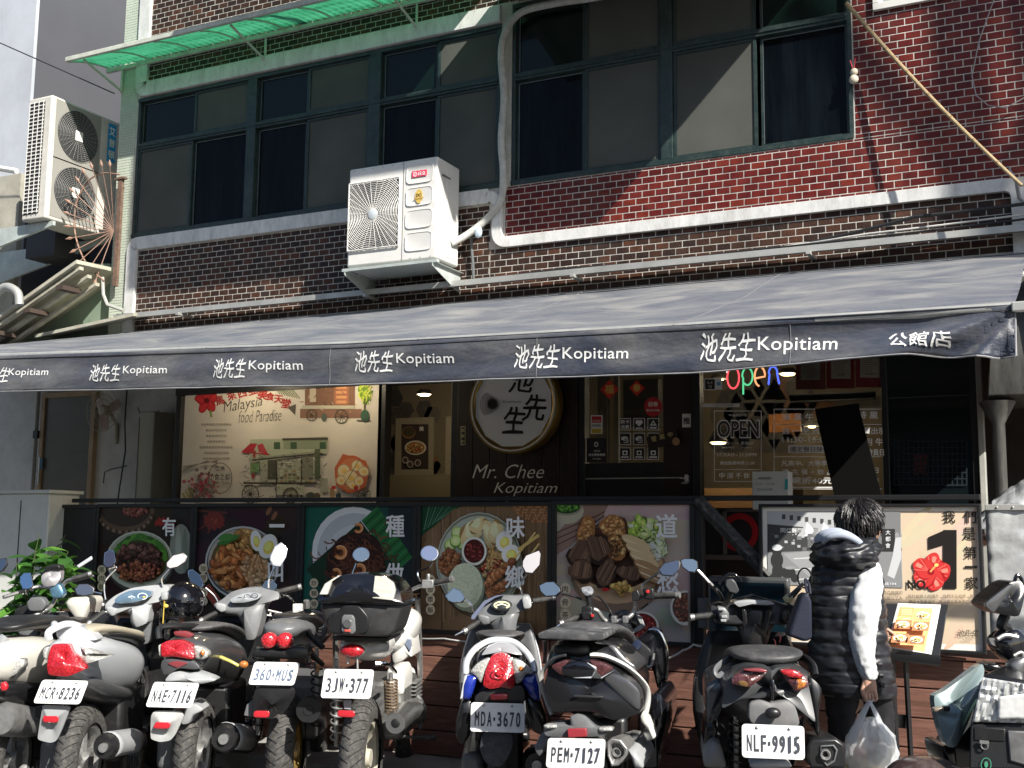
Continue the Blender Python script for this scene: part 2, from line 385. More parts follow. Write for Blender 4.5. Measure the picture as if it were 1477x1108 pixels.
band([(-7.945, 3.2), (-7.945, 4.17), (-4.14, 4.17)], 0.12, corner=0.07)
band([(-4.14, 4.168), (-4.06, 4.168), (-4.06, 3.775), (-0.27, 3.775), (-0.27, 3.2)], 0.088, d=0.034, corner=0.10)
# windows: frame bars, panes and screens
glass_d = mat('dark window glass', (0.003,0.0045,0.006), 0.05, spec=0.12, bump=0.10, bscale=3, var=.9, vscale=2.2, stretch=(5,1,.5))
glass_g = mat('upper window glass', (0.004,0.012,0.010), 0.06, spec=0.25)
scr = bpy.data.materials.new('insect screen'); scr.use_nodes = True; nt = scr.node_tree; b = nt.nodes['Principled BSDF']
tc = nt.nodes.new('ShaderNodeTexCoord'); wv = nt.nodes.new('ShaderNodeTexWave'); wv.bands_direction = 'X'; wv.inputs['Scale'].default_value = 160; wv.inputs['Distortion'].default_value = 0.2
nt.links.new(tc.outputs['Object'], wv.inputs[0]); mp = nt.nodes.new('ShaderNodeMapRange'); nt.links.new(wv.outputs[0], mp.inputs[0]); mp.inputs[3].default_value = 0.7; mp.inputs[4].default_value = 1.0
ns = nt.nodes.new('ShaderNodeTexNoise'); ns.inputs['Scale'].default_value = 2.5; ns.inputs['Detail'].default_value = 5; nt.links.new(tc.outputs['Object'], ns.inputs[0])
mm = nt.nodes.new('ShaderNodeMath'); mm.operation = 'MULTIPLY'; nt.links.new(mp.outputs[0], mm.inputs[0]); nt.links.new(ns.outputs[0], mm.inputs[1])
cr = nt.nodes.new('ShaderNodeMix'); cr.data_type = 'RGBA'; nt.links.new(mm.outputs[0], cr.inputs[0]); cr.inputs[6].default_value = (0.04,0.043,0.037,1); cr.inputs[7].default_value = (0.115,0.12,0.105,1)
nt.links.new(cr.outputs[2], b.inputs['Base Color']); b.inputs['Roughness'].default_value = 0.8
curtain_m = mat('curtain', (0.03,0.035,0.05), 0.9)
trim_l = mat('aluminium edge', (0.25,0.27,0.26), 0.4, metal=0.6)
def window(x0, x1, ztop, cols, label=None):
    """cols: list of (xa, xb, upper kind, lower kind); g glass, s screen; heavy posts between pairs"""
    fr = MB(); d0, d1 = WY+0.02, WY+0.10; zt = 5.135
    fr.bx(x0, x1, WY-0.006, d1, 4.236, 4.275); fr.bx(x0, x1, WY-0.004, d1, ztop-0.035, ztop)
    fr.bx(x0, x0+0.03, WY+0.006, d1-0.002, 4.275, ztop-0.035); fr.bx(x1-0.03, x1, WY+0.006, d1-0.002, 4.275, ztop-0.035)
    fr.bx(x0+0.03, x1-0.03, WY+0.002, d1-0.004, zt-0.03, zt+0.03)
    fr.bx(x0+0.03, x1-0.03, WY-0.008, WY+0.001, zt-0.008, zt+0.006)
    for i in range(1, len(cols)):
        if cols[i][0]-cols[i-1][1] > 0.03: fr.bx(cols[i-1][1]+0.004, cols[i][0]-0.004, WY-0.004, d1-0.006, 4.275, ztop-0.035)
    f = fr.build('window', frame_g, facade, smooth=False, bevel=0.003)
    for xa, xb, ku, kl in cols:
        for z0, z1, k in ((4.275, zt-0.03, kl), (zt+0.03, ztop-0.035, ku)):
            yy = WY+(0.028 if k == 's' else 0.052); w = 0.022
            fm = MB(); fm.bx(xa, xb, yy-0.012, yy+0.012, z0, z0+w); fm.bx(xa, xb, yy-0.012, yy+0.012, z1-w, z1); fm.bx(xa, xa+w, yy-0.0125, yy+0.0125, z0+w, z1-w); fm.bx(xb-w, xb, yy-0.0125, yy+0.0125, z0+w, z1-w)
            fm.build('sash', frame_g, f, smooth=False)
            if k == 's':
                q = MB(); q.bx(xa+w, xb-w, yy-0.002, yy+0.002, z0+w, z1-w); q.build('insect_screen', scr, f, smooth=False)
            else:
                q = MB(); q.bx(xa+w, xb-w, yy-0.003, yy+0.003, z0+w, z1-w); q.build('pane', glass_g if z0 > zt else glass_d, f, smooth=False)
                q = MB(); q.bx(xa+w, xb-w, yy-0.0145, yy-0.0122, z1-w, z1-w+0.004); q.bx(xa+w-0.004, xa+w, yy-0.0145, yy-0.0122, z0+w, z1-w); q.build('metal_edge', trim_l, f, smooth=False)
    return f
window(-7.988, -4.052, 5.615, [(-7.96,-7.29,'g','s'),(-7.285,-6.65,'s','g'),(-6.54,-5.99,'g','g'),(-5.98,-5.33,'s','s'),(-5.205,-4.66,'g','g'),(-4.65,-4.08,'s','s')])
window(-3.953, -1.292, 5.755, [(-3.92,-3.33,'g','g'),(-3.32,-2.70,'s','s'),(-2.60,-1.97,'s','s'),(-1.945,-1.32,'g','g')])
# channel and cables running along the wall over the awning
chan = thing('cable_channel', 'long pale metal channel running along the brown bricks just over the awning', 'channel', (-4, WY, 3.45))
alu = mat('weathered aluminium', (0.50,0.50,0.47), 0.45, metal=0.5, var=0.25, vscale=3, dust=0.35, dustcol=(0.2,0.19,0.16))
c = MB(); c.bx(-8.0, 1.2, WY-0.15, WY-0.03, 3.445, 3.452); c.bx(-8.0, 1.2, WY-0.155, WY-0.149, 3.425, 3.470); c.build('channel', alu, chan, smooth=False)
for x in (-7.2,-5.2,-3.35,-1.6): 
    c = MB(); c.bx(x, x+0.03, WY-0.2, WY+0.003, 3.40, 3.4235); c.build('bracket', alu, chan, smooth=False)
blackc = mat('black cable', (0.02,0.02,0.022), 0.5); whitec = mat('white cable', (0.6,0.6,0.57), 0.5, var=0.2)
def cable(name, pts, r, m, label, group=None, sag=0.0, cat='cable', n=24):
    out = []
    P_ = [Vector(p) for p in pts]
    for i in range(len(P_)-1):
        for k in range(n): t = k/n; p = P_[i].lerp(P_[i+1], t); p.z -= sag*4*t*(1-t); out.append(p)
    out.append(P_[-1]); mb = MB(); mb.tube(out, r, 7); o = mb.build(name, m); tag(o, label, cat, group); return o
cable('cable', [(-8.0, WY-0.11, 3.475), (-5.9, WY-0.12, 3.46), (-3.4, WY-0.10, 3.49), (-1.9, WY-0.1, 3.47), (-0.9, WY-0.12, 3.60), (0.8, WY-0.08, 3.66)], 0.012, blackc, 'thick black cable rising to the right above the awning, uppermost of the wall cables', sag=0.012)
cable('cable', [(-7.9, WY-0.09, 3.463), (-4.4, WY-0.12, 3.468), (-2.7, WY-0.12, 3.462), (-1.2, WY-0.11, 3.52), (0.8, WY-0.05, 3.60)], 0.007, whitec, 'thin white cable lying in the metal channel above the awning', sag=0.01)
cable('cable', [(-4.2, WY-0.13, 3.462), (-2.1, WY-0.14, 3.48), (0.8, WY-0.1, 3.55)], 0.008, blackc, 'thin black cable lying along the channel at the right half of the wall', sag=0.016)
# ------------------------------------------------------------------ green canopy over the left windows
can = thing('window_canopy', 'long green translucent canopy on white brackets over the left windows', 'canopy', (-6, WY, 5.9))
gp = bpy.data.materials.new('green corrugated plastic'); gp.use_nodes = True; nt = gp.node_tree; b = nt.nodes['Principled BSDF']
b.inputs['Base Color'].default_value = (0.22,0.55,0.40,1); b.inputs['Roughness'].default_value = 0.4
tl = nt.nodes.new('ShaderNodeBsdfTranslucent'); tl.inputs[0].default_value = (0.10,0.95,0.50,1); mx = nt.nodes.new('ShaderNodeMixShader'); mx.inputs[0].default_value = 0.55
tcn = nt.nodes.new('ShaderNodeTexCoord'); nz = nt.nodes.new('ShaderNodeTexNoise'); nz.inputs['Scale'].default_value = 5; nz.inputs['Detail'].default_value = 9; cm = nt.nodes.new('ShaderNodeMapping'); cm.inputs['Scale'].default_value = (.5,3,1); nt.links.new(tcn.outputs['Object'], cm.inputs[0]); nt.links.new(cm.outputs[0], nz.inputs[0])
rp = nt.nodes.new('ShaderNodeValToRGB'); rp.color_ramp.elements[0].position = 0.3; rp.color_ramp.elements[0].color = (0.20,0.62,0.42,1); rp.color_ramp.elements[1].position = 0.55; rp.color_ramp.elements[1].color = (0.36,0.86,0.62,1); nt.links.new(nz.outputs[0], rp.inputs[0]); nt.links.new(rp.outputs[0], tl.inputs[0])
nt.links.new(b.outputs[0], mx.inputs[1]); nt.links.new(tl.outputs[0], mx.inputs[2]); nt.links.new(mx.outputs[0], nt.nodes['Material Output'].inputs[0])
wm = mat('weathered white metal', (0.55,0.58,0.50), 0.6, var=0.2, vscale=5, dust=0.45, dustcol=(0.25,0.24,0.2))
x0c, x1c = -8.40, -4.1
def canpt(t, x): # t 0 at wall .. 1 outer edge
    return (x, WY-0.01-0.50*t, 6.0-0.02*t-0.10*t*t)
s_ = MB(); nx = 240
rings = [[Vector(canpt(t/8, x0c+(x1c-x0c)*k/nx)) + Vector((0,0,0.006*math.sin(k*1.57))) for t in range(9)] for k in range(nx+1)]
s_.loft(rings, closed=False, cap0=False, cap1=False); s_.build('canopy_sheet', gp, can, solid=0.003)
for k in range(9):
    x = x0c+0.02+k*(x1c-x0c-0.04)/8; q = MB(); q.tube([Vector(canpt(t/8, x))-Vector((0,0,0.014)) for t in range(9)], 0.009, 6); q.build('rib', wm, can)
q = MB(); q.bx(x0c, x1c, WY-0.515-0.03, WY-0.515, 5.860, 5.905); q.build('front_edge', wm, can, smooth=False, bevel=0.006)
q = MB(); q.bx(x0c, x1c, WY-0.04, WY-0.008, 5.94, 5.975); q.build('wall_rail', wm, can, smooth=False)
for x in (-8.2, -6.45, -4.85):
    q = MB(); q.tube([(x, WY-0.5, 5.86), (x, WY-0.03, 5.73)], 0.012, 6); q.tube([(x, WY-0.02, 5.97), (x, WY-0.02, 5.71)], 0.012, 6); q.build('strut', wm, can)
# unseen canopy added above the frame to cast the diagonal shade on the wall

shade_can = thing('added_shade_canopy', 'added grey metal sheet out of view above the right windows, placed to cast shade', 'canopy', (-2.6, WY, 5.9))
q = MB(); q.loft([[(x, WY-0.01, 5.90), (x, WY-1.15, 5.60), (x, WY-1.15, 5.57), (x, WY-0.01, 5.87)] for x in (-4.02, -1.22)]); q.build('metal_sheet', alu, shade_can, smooth=False)
for x in (-3.9, -2.6, -1.3): q = MB(); q.tube([(x, WY-1.1, 5.58), (x, WY-0.0, 5.80)], 0.012, 6); q.build('strut', alu, shade_can)

q = MB(); q.bx(-8.0, 1.2, WY+0.24, WY+0.28, 4.1, 6.4); q.build('dark_room_wall', mat('dark upstairs room', (0.01,0.01,0.012), 0.9), facade, smooth=False)

sb2 = thing('shade_board', 'added plain board out of view before the facade, placed to shade the left windows', 'shade_board', (-3.3, -.3, 6.4))  # unseen board added so the left upper wall falls in shade
q = MB(); q.bx(-4.95, -1.6, -.33, -.27, 6.36, 7.74); q.build('panel', mat('board grey', (.3,.3,.3), .7), sb2, smooth=False); q = MB()
for x in (-4.9, -1.7): q.bx(x, x+.04, -.27, WY, 7.0, 7.04)
q.build('bracket', alu, sb2, smooth=False)
# ------------------------------------------------------------------ awning
aw = thing('awning', 'faded dark grey fabric awning with white shop lettering, sloping out over the whole shopfront', 'awning', (-4, 1.4, 3.3))
AX0, AX1 = -9.6, -0.225
foldp = [(-9.6, 2.73), (-7.9, 2.70), (-6.67, 2.675), (-3.78, 2.572), (-1.73, 2.536), (-0.225, 2.52)]
botp = [(-9.6, 2.48), (-7.9, 2.45), (-6.65, 2.424), (-3.77, 2.335), (-1.73, 2.297), (-0.94, 2.316), (-0.66, 2.318), (-0.28, 2.284), (-0.225, 2.282)]
def lerpt(tab, x):
    if x <= tab[0][0]: return tab[0][1]
    for (a, p), (b, q) in zip(tab, tab[1:]):
        if x <= b: return p+(q-p)*(x-a)/(b-a)
    return tab[-1][1]
def valance(x, t):                       # t 0 fold .. 1 hem
    zf, zb = lerpt(foldp, x), lerpt(botp, x); z = zf+(zb-zf)*t
    y = -1.0
    y += 0.010*t*math.sin(x*3.1)+0.007*t*math.sin(x*7.7+1.3)+0.004*t*math.sin(x*17+t*3)+0.004*math.sin(t*9+x*1.3)
    # diagonal gathers towards the right end
    d = AX1-x; g = max(0.0, min(1.0, 1-(d-0.8)/1.0)) if d > 0 else 1
    ang = math.atan2((zf-z), max(d, 0.001)*1.0+0.03); rr = math.hypot(zf-z, d)
    y += g*min(1, rr*2.5)*0.058*math.sin(ang*11.5+0.6)*(0.35+0.65*min(1, ang*3))
    y -= g*0.03*t*t
    return Vector((x, y, z))
def awn_top(x, t):                       # t 0 wall .. 1 fold
    z0, z1 = 3.31, lerpt(foldp, x)+0.004
    p = Vector((x, 1.4-2.4*t, z0+(z1-z0)*t))
    p.z -= 0.05*math.sin(math.pi*t)*(0.6+0.4*math.sin(x*1.7))*0.8
    p.z += 0.014*math.sin(x*2.6+t*5)*math.sin(math.pi*t)+0.009*math.sin(x*6.5-t*9)*math.sin(math.pi*t)+0.004*math.sin(x*15+t*14)*math.sin(math.pi*min(1,t*1.1))
    return p
fab = bpy.data.materials.new('faded awning fabric'); fab.use_nodes = True; nt = fab.node_tree; n = nt.nodes; L = nt.links; b = n['Principled BSDF']
ge = n.new('ShaderNodeNewGeometry'); mpn = n.new('ShaderNodeMapping'); mpn.inputs['Scale'].default_value = (1.0, 1.6, 2.6); mpn.inputs['Rotation'].default_value = (0, R_(12), R_(10)); L.new(ge.outputs['Position'], mpn.inputs[0])
nz = n.new('ShaderNodeTexNoise'); nz.inputs['Scale'].default_value = 1.6; nz.inputs['Detail'].default_value = 9; nz.inputs['Roughness'].default_value = 0.62; nz.inputs['Distortion'].default_value = 0.6; L.new(mpn.outputs[0], nz.inputs[0])
rp = n.new('ShaderNodeValToRGB'); e = rp.color_ramp.elements; e[0].position = 0.38; e[0].color = (0.055,0.07,0.115,1); e[1].position = 0.64; e[1].color = (0.29,0.285,0.275,1); e.new(0.5).color = (0.135,0.145,0.175,1); L.new(nz.outputs[0], rp.inputs[0])
n2 = n.new('ShaderNodeTexNoise'); n2.inputs['Scale'].default_value = 60; n2.inputs['Detail'].default_value = 3; L.new(ge.outputs['Position'], n2.inputs[0])
ml = n.new('ShaderNodeMix'); ml.data_type = 'RGBA'; ml.blend_type = 'MULTIPLY'; ml.inputs[0].default_value = 0.5; L.new(rp.outputs[0], ml.inputs[6]); L.new(n2.outputs[0], ml.inputs[7]); L.new(ml.outputs[2], b.inputs['Base Color'])
b.inputs['Roughness'].default_value = 0.5; b.inputs['Sheen Weight'].default_value = 0.3
wv = n.new('ShaderNodeTexNoise'); wv.inputs['Scale'].default_value = 5; wv.inputs['Detail'].default_value = 5; L.new(mpn.outputs[0], wv.inputs[0])
bp = n.new('ShaderNodeBump'); bp.inputs['Strength'].default_value = 0.55; bp.inputs['Distance'].default_value = 0.03; L.new(wv.outputs[0], bp.inputs['Height']); L.new(bp.outputs[0], b.inputs['Normal'])
NXA = 300
fab2 = fab.copy(); fab2.name = 'darker valance fabric'  # same cloth in darker tones; the roof's paler colours hold its sheen
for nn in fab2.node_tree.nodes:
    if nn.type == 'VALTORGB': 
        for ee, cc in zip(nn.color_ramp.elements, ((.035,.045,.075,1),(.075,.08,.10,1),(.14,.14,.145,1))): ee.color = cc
a = MB(); a.loft([[awn_top(AX0+(AX1-AX0)*k/NXA, t/14) for t in range(15)] for k in range(NXA+1)], closed=False, cap0=False, cap1=False)
a.build('roof_sheet', fab, aw, solid=0.003, ang=180)
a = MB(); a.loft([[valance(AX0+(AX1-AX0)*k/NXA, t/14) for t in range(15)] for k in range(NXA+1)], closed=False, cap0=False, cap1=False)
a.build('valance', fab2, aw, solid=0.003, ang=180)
for xs in (-7.9, -6.35, -4.83, -3.3, -1.8):
    a = MB(); a.tube([awn_top(xs, t/14)+Vector((0,0,.003)) for t in range(15)], .0035, 5); a.build('roof_seam', mat('stitch', (0.16,0.16,0.17), 0.8), aw)
hem = mat('pale hem', (0.26,0.26,0.27), 0.7, var=0.3)
a = MB(); a.tube([valance(AX0+(AX1-AX0)*k/NXA, 1.0) for k in range(NXA+1)], 0.0045, 5); a.tube([valance(AX1, t/8)+Vector((0.002,0,0)) for t in range(9)], 0.0045, 5); a.build('hem', hem, aw)
a = MB(); a.tube([valance(AX0+(AX1-AX0)*k/40, 0.0)+Vector((0,0.026,-0.004)) for k in range(41)], 0.026, 10); a.build('front_bar', alu, aw)
a = MB(); a.tube([valance(AX0+(AX1-AX0)*k/NXA, 0.09)+Vector((0,-0.004,0)) for k in range(NXA+1)], 0.0022, 5); a.build('seam', mat('seam', (0.03,0.03,0.035), 0.8), aw)
for px, py in ((476,520), (775,500), (1139,485)):
    x = PX(px, py, -1.0); a = MB(); a.tube([valance(x, t/12)+Vector((0,-0.003,0)) for t in range(1,13)], 0.0022, 5); a.build('stitched_seam', mat('stitch', (0.16,0.16,0.17), 0.8), aw)
a = MB(); a.bx(AX0, 0.9, 1.30, 1.40, 3.22, 3.285); a.build('wall_bar', mat('dark bar', (0.03,0.03,0.03), 0.5), aw, smooth=False, bevel=0.01)
for x in (-6.9, -4.3, -2.2, -0.5):
    zf = lerpt(foldp, x); a = MB(); a.tube([(x+0.5, 1.3, 3.18), (x-0.15, 0.2, 2.86), (x, -0.95, zf-0.02)], 0.018, 8); a.build('folding_arm', alu, aw)
letter = mat('white lettering', (0.78,0.78,0.76), 0.6, var=0.18, vscale=25)
def aw_letter(txt, px0, px1, py, hpx, kind, bold, shear=0.0, fade=0):
    vs, fs, w, h = glyphs(txt, bold if kind != 'heavy' else 0.0, shear, 1.05)
    pa, pb = P(px0, py, -1.0), P(px1, py, -1.0); X0, X1 = pa.x, pb.x
    Hh = (P(px0, py-hpx/2, -1.0)-P(px0, py+hpx/2, -1.0)).z; zc0 = pa.z
    me = bpy.data.meshes.new('t')
    me.from_pydata([(x/w*(X1-X0), y/h*Hh, 0) for x, y in vs], [], fs)
    import bmesh
    bm = bmesh.new(); bm.from_mesh(me)
    for _ in range(3):
        es = [e for e in bm.edges if e.calc_length() > 0.03]
        if es: bmesh.ops.subdivide_edges(bm, edges=es, cuts=1, use_grid_fill=False)
    bmesh.ops.triangulate(bm, faces=bm.faces)
    mb = MB(); V2 = []
    for v in bm.verts:
        x, y = v.co.x, v.co.y
        if kind == 'brush': x += 0.0035*math.sin(y*80+x*20)+0.002*math.sin(y*190); y += 0.003*math.sin(x*60+y*40)
        X = X0+x; zc = zc0+(pb.z-pa.z)*(x/(X1-X0)); Z = zc-Hh/2+y
        zf, zb = lerpt(foldp, X), lerpt(botp, X); q = valance(X, (zf-Z)/(zf-zb)); q.y -= 0.005; V2.append(q)
    mb.add(V2, [[v.index for v in f.verts] for f in bm.faces]); bm.free(); bpy.data.meshes.remove(me)
    return mb.build('lettering', letter, aw, smooth=False)
for kx0, kx1, lx0, lx1, y in ((-36,15,13,71,540), (129,173,177,242,537), (308,357,361,437,531), (511,568,572,655,521), (742,808,812,907,514), (1008,1088,1092,1208,500)):
    hh = (lx1-lx0)
    aw_letter('池先生', kx0, kx1, y+ (1 if kx0 < 700 else 1), hh*0.33+3, 'brush', 0.006, 0.25)
    aw_letter('Kopitiam', lx0, lx1, y-2, hh*0.225, 'serif', 0.006)
aw_letter('公館店', 1282, 1374, 491, 24, 'brush', 0.012)
# ------------------------------------------------------------------ deck wall and food boards
def wood_mat(name, c1, c2, sc_=(1,1,8), rough=0.6):
    m = bpy.data.materials.new(name); m.use_nodes = True; nt = m.node_tree; n = nt.nodes; L = nt.links; b = n['Principled BSDF']
    tc = n.new('ShaderNodeTexCoord'); oi = n.new('ShaderNodeObjectInfo'); ad = n.new('ShaderNodeVectorMath'); ad.operation = 'ADD'; L.new(tc.outputs['Object'], ad.inputs[0]); 
    ml = n.new('ShaderNodeMath'); ml.operation = 'MULTIPLY'; ml.inputs[1].default_value = 40; L.new(oi.outputs['Random'], ml.inputs[0]); L.new(ml.outputs[0], ad.inputs[1])
    mp = n.new('ShaderNodeMapping'); mp.inputs['Scale'].default_value = sc_; L.new(ad.outputs[0], mp.inputs[0])
    nz = n.new('ShaderNodeTexNoise'); nz.inputs['Scale'].default_value = 4; nz.inputs['Detail'].default_value = 8; nz.inputs['Distortion'].default_value = 1.5; L.new(mp.outputs[0], nz.inputs[0])
    rp = n.new('ShaderNodeValToRGB'); rp.color_ramp.elements[0].position = 0.35; rp.color_ramp.elements[0].color = (*c1,1); rp.color_ramp.elements[1].position = 0.65; rp.color_ramp.elements[1].color = (*c2,1); L.new(nz.outputs[0], rp.inputs[0]); L.new(rp.outputs[0], b.inputs['Base Color'])
    b.inputs['Roughness'].default_value = rough; bp = n.new('ShaderNodeBump'); bp.inputs['Strength'].default_value = 0.3; bp.inputs['Distance'].default_value = 0.003; L.new(nz.outputs[0], bp.inputs['Height']); L.new(bp.outputs[0], b.inputs['Normal'])
    return m
deckm = wood_mat('brown deck board', (0.125,0.057,0.039), (0.215,0.102,0.073), (1.2,1,14))
dk = thing('plank_wall', 'low wall of reddish brown horizontal planks under the food boards', 'wall', (-3, 0, 0.1))
zz = 0.10
hts = [0.145]*5
for i, h in enumerate([0.15,0.15,0.15,0.15,0.15]):
    for (xa, xb) in ((-7.9,-5.42),(-5.415,-2.93),(-2.925,-0.44),(-0.435,2.4)):
        q = MB(); q.bx(xa, xb-0.003, 0.0+rnd.uniform(-0.002,0.002), 0.03, 0.105+i*0.153, 0.105+i*0.153+h-0.004); q.build('plank', deckm, dk, smooth=False, bevel=0.004)
q = MB(); q.bx(-7.9, 2.4, 0.035, 0.06, 0.1, 0.86); q.build('backing', mat('black metal', (0.012,0.012,0.013), 0.45, var=0.3), dk, smooth=False)
q = MB(); q.bx(-7.9, 2.4, -0.008, 0.9, 0.868, 0.882); q.build('ledge', deckm, dk, smooth=False, bevel=0.003)
blackm = mat('black metal', (0.012,0.012,0.013), 0.45)
rail = MB(); rail.bx(-7.0, -0.47, 0.01, 0.05, 1.692, 1.722)
tag(rail.build('rail', blackm, smooth=False, bevel=0.004), 'long black metal rail along the top of the food boards', 'rail')
# ------------------------------------------------------------------ food boards on the low wall
print_m = attr_mat('printed board', 0.4, coat=0.03, spec=0.25, gain=1.55)
dim_print = attr_mat('printed film', 0.6, spec=0.2, gain=1.5)
def board(px0, px1, py0, py1, label, cat='poster', Y=0.0, fw=5, group=None, name='food_board', frm=None):
    xa, xb = PX(px0, (py0+py1)/2, Y), PX(px1, (py0+py1)/2, Y); zt = PZ((px0+px1)/2, py0, Y); zb = PZ((px0+px1)/2, py1, Y)
    t = thing(name, label, cat, ((xa+xb)/2, Y, zb), 0, group); f = MB(); w = 0.026*fw/5; frm = frm or blackm
    f.bx(xa, xb, Y-0.022, Y+0.012, zt-w, zt); f.bx(xa, xb, Y-0.022, Y+0.012, zb, zb+w); f.bx(xa, xa+w, Y-0.0222, Y+0.012, zb+w, zt-w); f.bx(xb-w, xb, Y-0.0222, Y+0.012, zb+w, zt-w)
    f.build('frame', frm, t, smooth=False, bevel=0.003)
    p = MB(); p.bx(xa+w, xb-w, Y+0.0005, Y+0.010, zb+w, zt-w); p.build('panel', blackm, t, smooth=False)
    def clip(c):  # keep the print inside the frame
        X0, X1, Z0, Z1 = xa+w, xb-w, zb+w, zt-w
        c.mb.v = [(min(max(x, X0), X1), y, min(max(z, Z0), Z1)) for x, y, z in c.mb.v]
    return t, clip, (xa+w, xb-w, zb+w, zt-w)
def bg_rect(c, b, col):
    h = c._o(); o = len(c.mb.v); c.mb.ink = col; X0, X1, Z0, Z1 = b
    c.mb.v += [(X0, -h, Z0), (X1, -h, Z0), (X1, -h, Z1), (X0, -h, Z1)]; c.mb.face((o, o+1, o+2, o+3))
def grain(c, x0, x1, y0, y1, n, pal, w, rnd, ln=(20, 90), vert=True):
    for _ in range(n):
        x = rnd.uniform(x0, x1); y = rnd.uniform(y0, y1); l = rnd.uniform(*ln)
        pts = [(x+rnd.uniform(-.5,.5), y+l*t/4) for t in range(5)] if vert else [(x+l*t/4, y+rnd.uniform(-.5,.5)) for t in range(5)]
        c.line(pts, rnd.uniform(*w), rnd.choice(pal))
WHITE = (0.78,0.78,0.78); r2 = random.Random(21)
def tags(c, x, ys, chars, r=6.2, fg=(0.05,0.035,0.02)):
    for y, ch in zip(ys, chars):
        c.ell(x, y, r, r*1.1, (0.52,0.45,0.32)); c.text(ch, x, y, r*1.25, fg, bold=0.01)
def egg(c, x, y, rx, ry, rot=0.2):
    c.ell(x+1, y+1.5, rx*1.05, ry*1.05, (0.12,0.10,0.05), rot); c.ell(x, y, rx, ry, (0.72,0.71,0.58), rot); c.ell(x-0.5, y-0.5, rx*0.85, ry*0.85, (0.80,0.80,0.70), rot)
    c.ell(x+rx*0.08, y+ry*0.1, rx*0.58, ry*0.56, (0.62,0.50,0.10), rot); c.ell(x, y, rx*0.40, ry*0.38, (0.75,0.63,0.18), rot)
BR = [(0.14,0.045,0.018),(0.09,0.03,0.015),(0.2,0.075,0.03),(0.06,0.025,0.014)]; ORG = [(0.36,0.12,0.03),(0.26,0.08,0.02),(0.45,0.2,0.06),(0.20,0.06,0.02)]
GRN = [(0.05,0.16,0.025),(0.09,0.24,0.035),(0.03,0.10,0.02)]
# 1 有
t, clip, b = board(138, 279, 727, 901, 'food board with the sign 有 over a white bowl of dark stew, leftmost of the five', group='food boards along the low wall')
c = px_canvas(0.0); bg_rect(c, b, (0.020,0.013,0.013))
for i in range(26): c.ell(r2.uniform(145,270), r2.uniform(735,890), r2.uniform(15,40), r2.uniform(10,30), tuple(v*r2.uniform(.7,1.5) for v in (0.022,0.014,0.013)), 0, 20, .3, r2)
c.ell(181, 738, 42, 33, (0.10,0.06,0.04)); c.ell(181, 735, 36, 25, (0.035,0.022,0.018)); c.chunks(60, 195, 736, 18, 9, [(0.16,0.04,0.03),(0.22,0.08,0.06)], (1.5,4), r2)
for i in range(24): a = math.pi*(0.06+0.88*i/23); c.ell(181+39.5*math.cos(a), 738+30*math.sin(a), 2.0, 2.6, (0.20,0.13,0.09) if i%2 else (0.05,0.03,0.02))
for i in range(8): x = 228+i*3; c.ell(x, 754+r2.uniform(-4,5), 2.6, 6, (0.25,0.02,0.02), r2.uniform(-.6,.6))
c.ell(262, 792, 16, 36, (0.20,0.22,0.19)); c.ell(258, 790, 4, 30, (0.30,0.32,0.28)); c.ell(268, 795, 4, 32, (0.14,0.16,0.13))
c.ell(203, 812, 49, 44, (0.05,0.05,0.045)); c.ell(202, 808, 48, 42, (0.46,0.47,0.40)); c.ell(202, 806, 45, 38, (0.30,0.31,0.25)); c.ell(204, 806, 41, 34, (0.05,0.06,0.02))
for i in range(70): a = r2.uniform(-2.9, -0.1); c.ell(204+38*math.cos(a)*r2.uniform(.85,1), 805+32*math.sin(a)*r2.uniform(.85,1), r2.uniform(4,10), r2.uniform(2,4), r2.choice(GRN), a+1.57, 14, .2, r2)
c.chunks(230, 203, 810, 34, 26, [(0.06,0.022,0.018),(0.10,0.035,0.028),(0.035,0.016,0.014),(0.14,0.06,0.05)], (2.5,6.5), r2)
c.chunks(90, 205, 825, 32, 14, [(0.26,0.09,0.04),(0.18,0.05,0.03)], (2,4), r2)
tags(c, 153, (822, 834, 846), '黑肉飯'); c.text('有', 250, 760, 27, WHITE, bold=0.018, width=19.5); clip(c); c.build('print', print_m, t)
# 2 一 叫
t, clip, b = board(279.5, 434, 726, 903, 'food board reading 一 叫 with a bowl of curried squid and halved eggs on black', group='food boards along the low wall')
c = px_canvas(0.0); bg_rect(c, b, (0.018,0.012,0.013))
for i in range(30): c.ell(r2.uniform(285,430), r2.uniform(735,895), r2.uniform(15,40), r2.uniform(10,30), tuple(v*r2.uniform(.6,1.8) for v in (0.020,0.012,0.012)), 0, 20, .3, r2)
for i in range(12): a = i*0.52; c.ell(309+9*math.cos(a), 751+7*math.sin(a), 7, 4, (0.16,0.022,0.02), a, 12, .3, r2)
c.ell(309, 751, 5, 4, (0.25,0.05,0.03))
for i in range(7): c.line([(285+r2.uniform(0,40), 745+r2.uniform(-8,30)), (300+r2.uniform(0,30), 735+r2.uniform(0,14))], 2, (0.12,0.03,0.02))
for x, y in ((388,737),(396,744)): c.ell(x, y, 3, 7, (0.2,0.09,0.05), 0.5)
c.ell(350, 812, 54, 53, (0.42,0.43,0.42)); c.ell(350, 812, 51.5, 50, (0.05,0.06,0.08)); c.ell(350, 811, 50, 48, (0.36,0.33,0.28)); c.ell(350, 812, 46, 43, (0.12,0.06,0.025))
for i in range(16): a = r2.uniform(2.4, 3.9); c.ell(350+36*math.cos(a), 805+30*math.sin(a), 8, 4, r2.choice(GRN), a+1.5, 12, .3, r2)
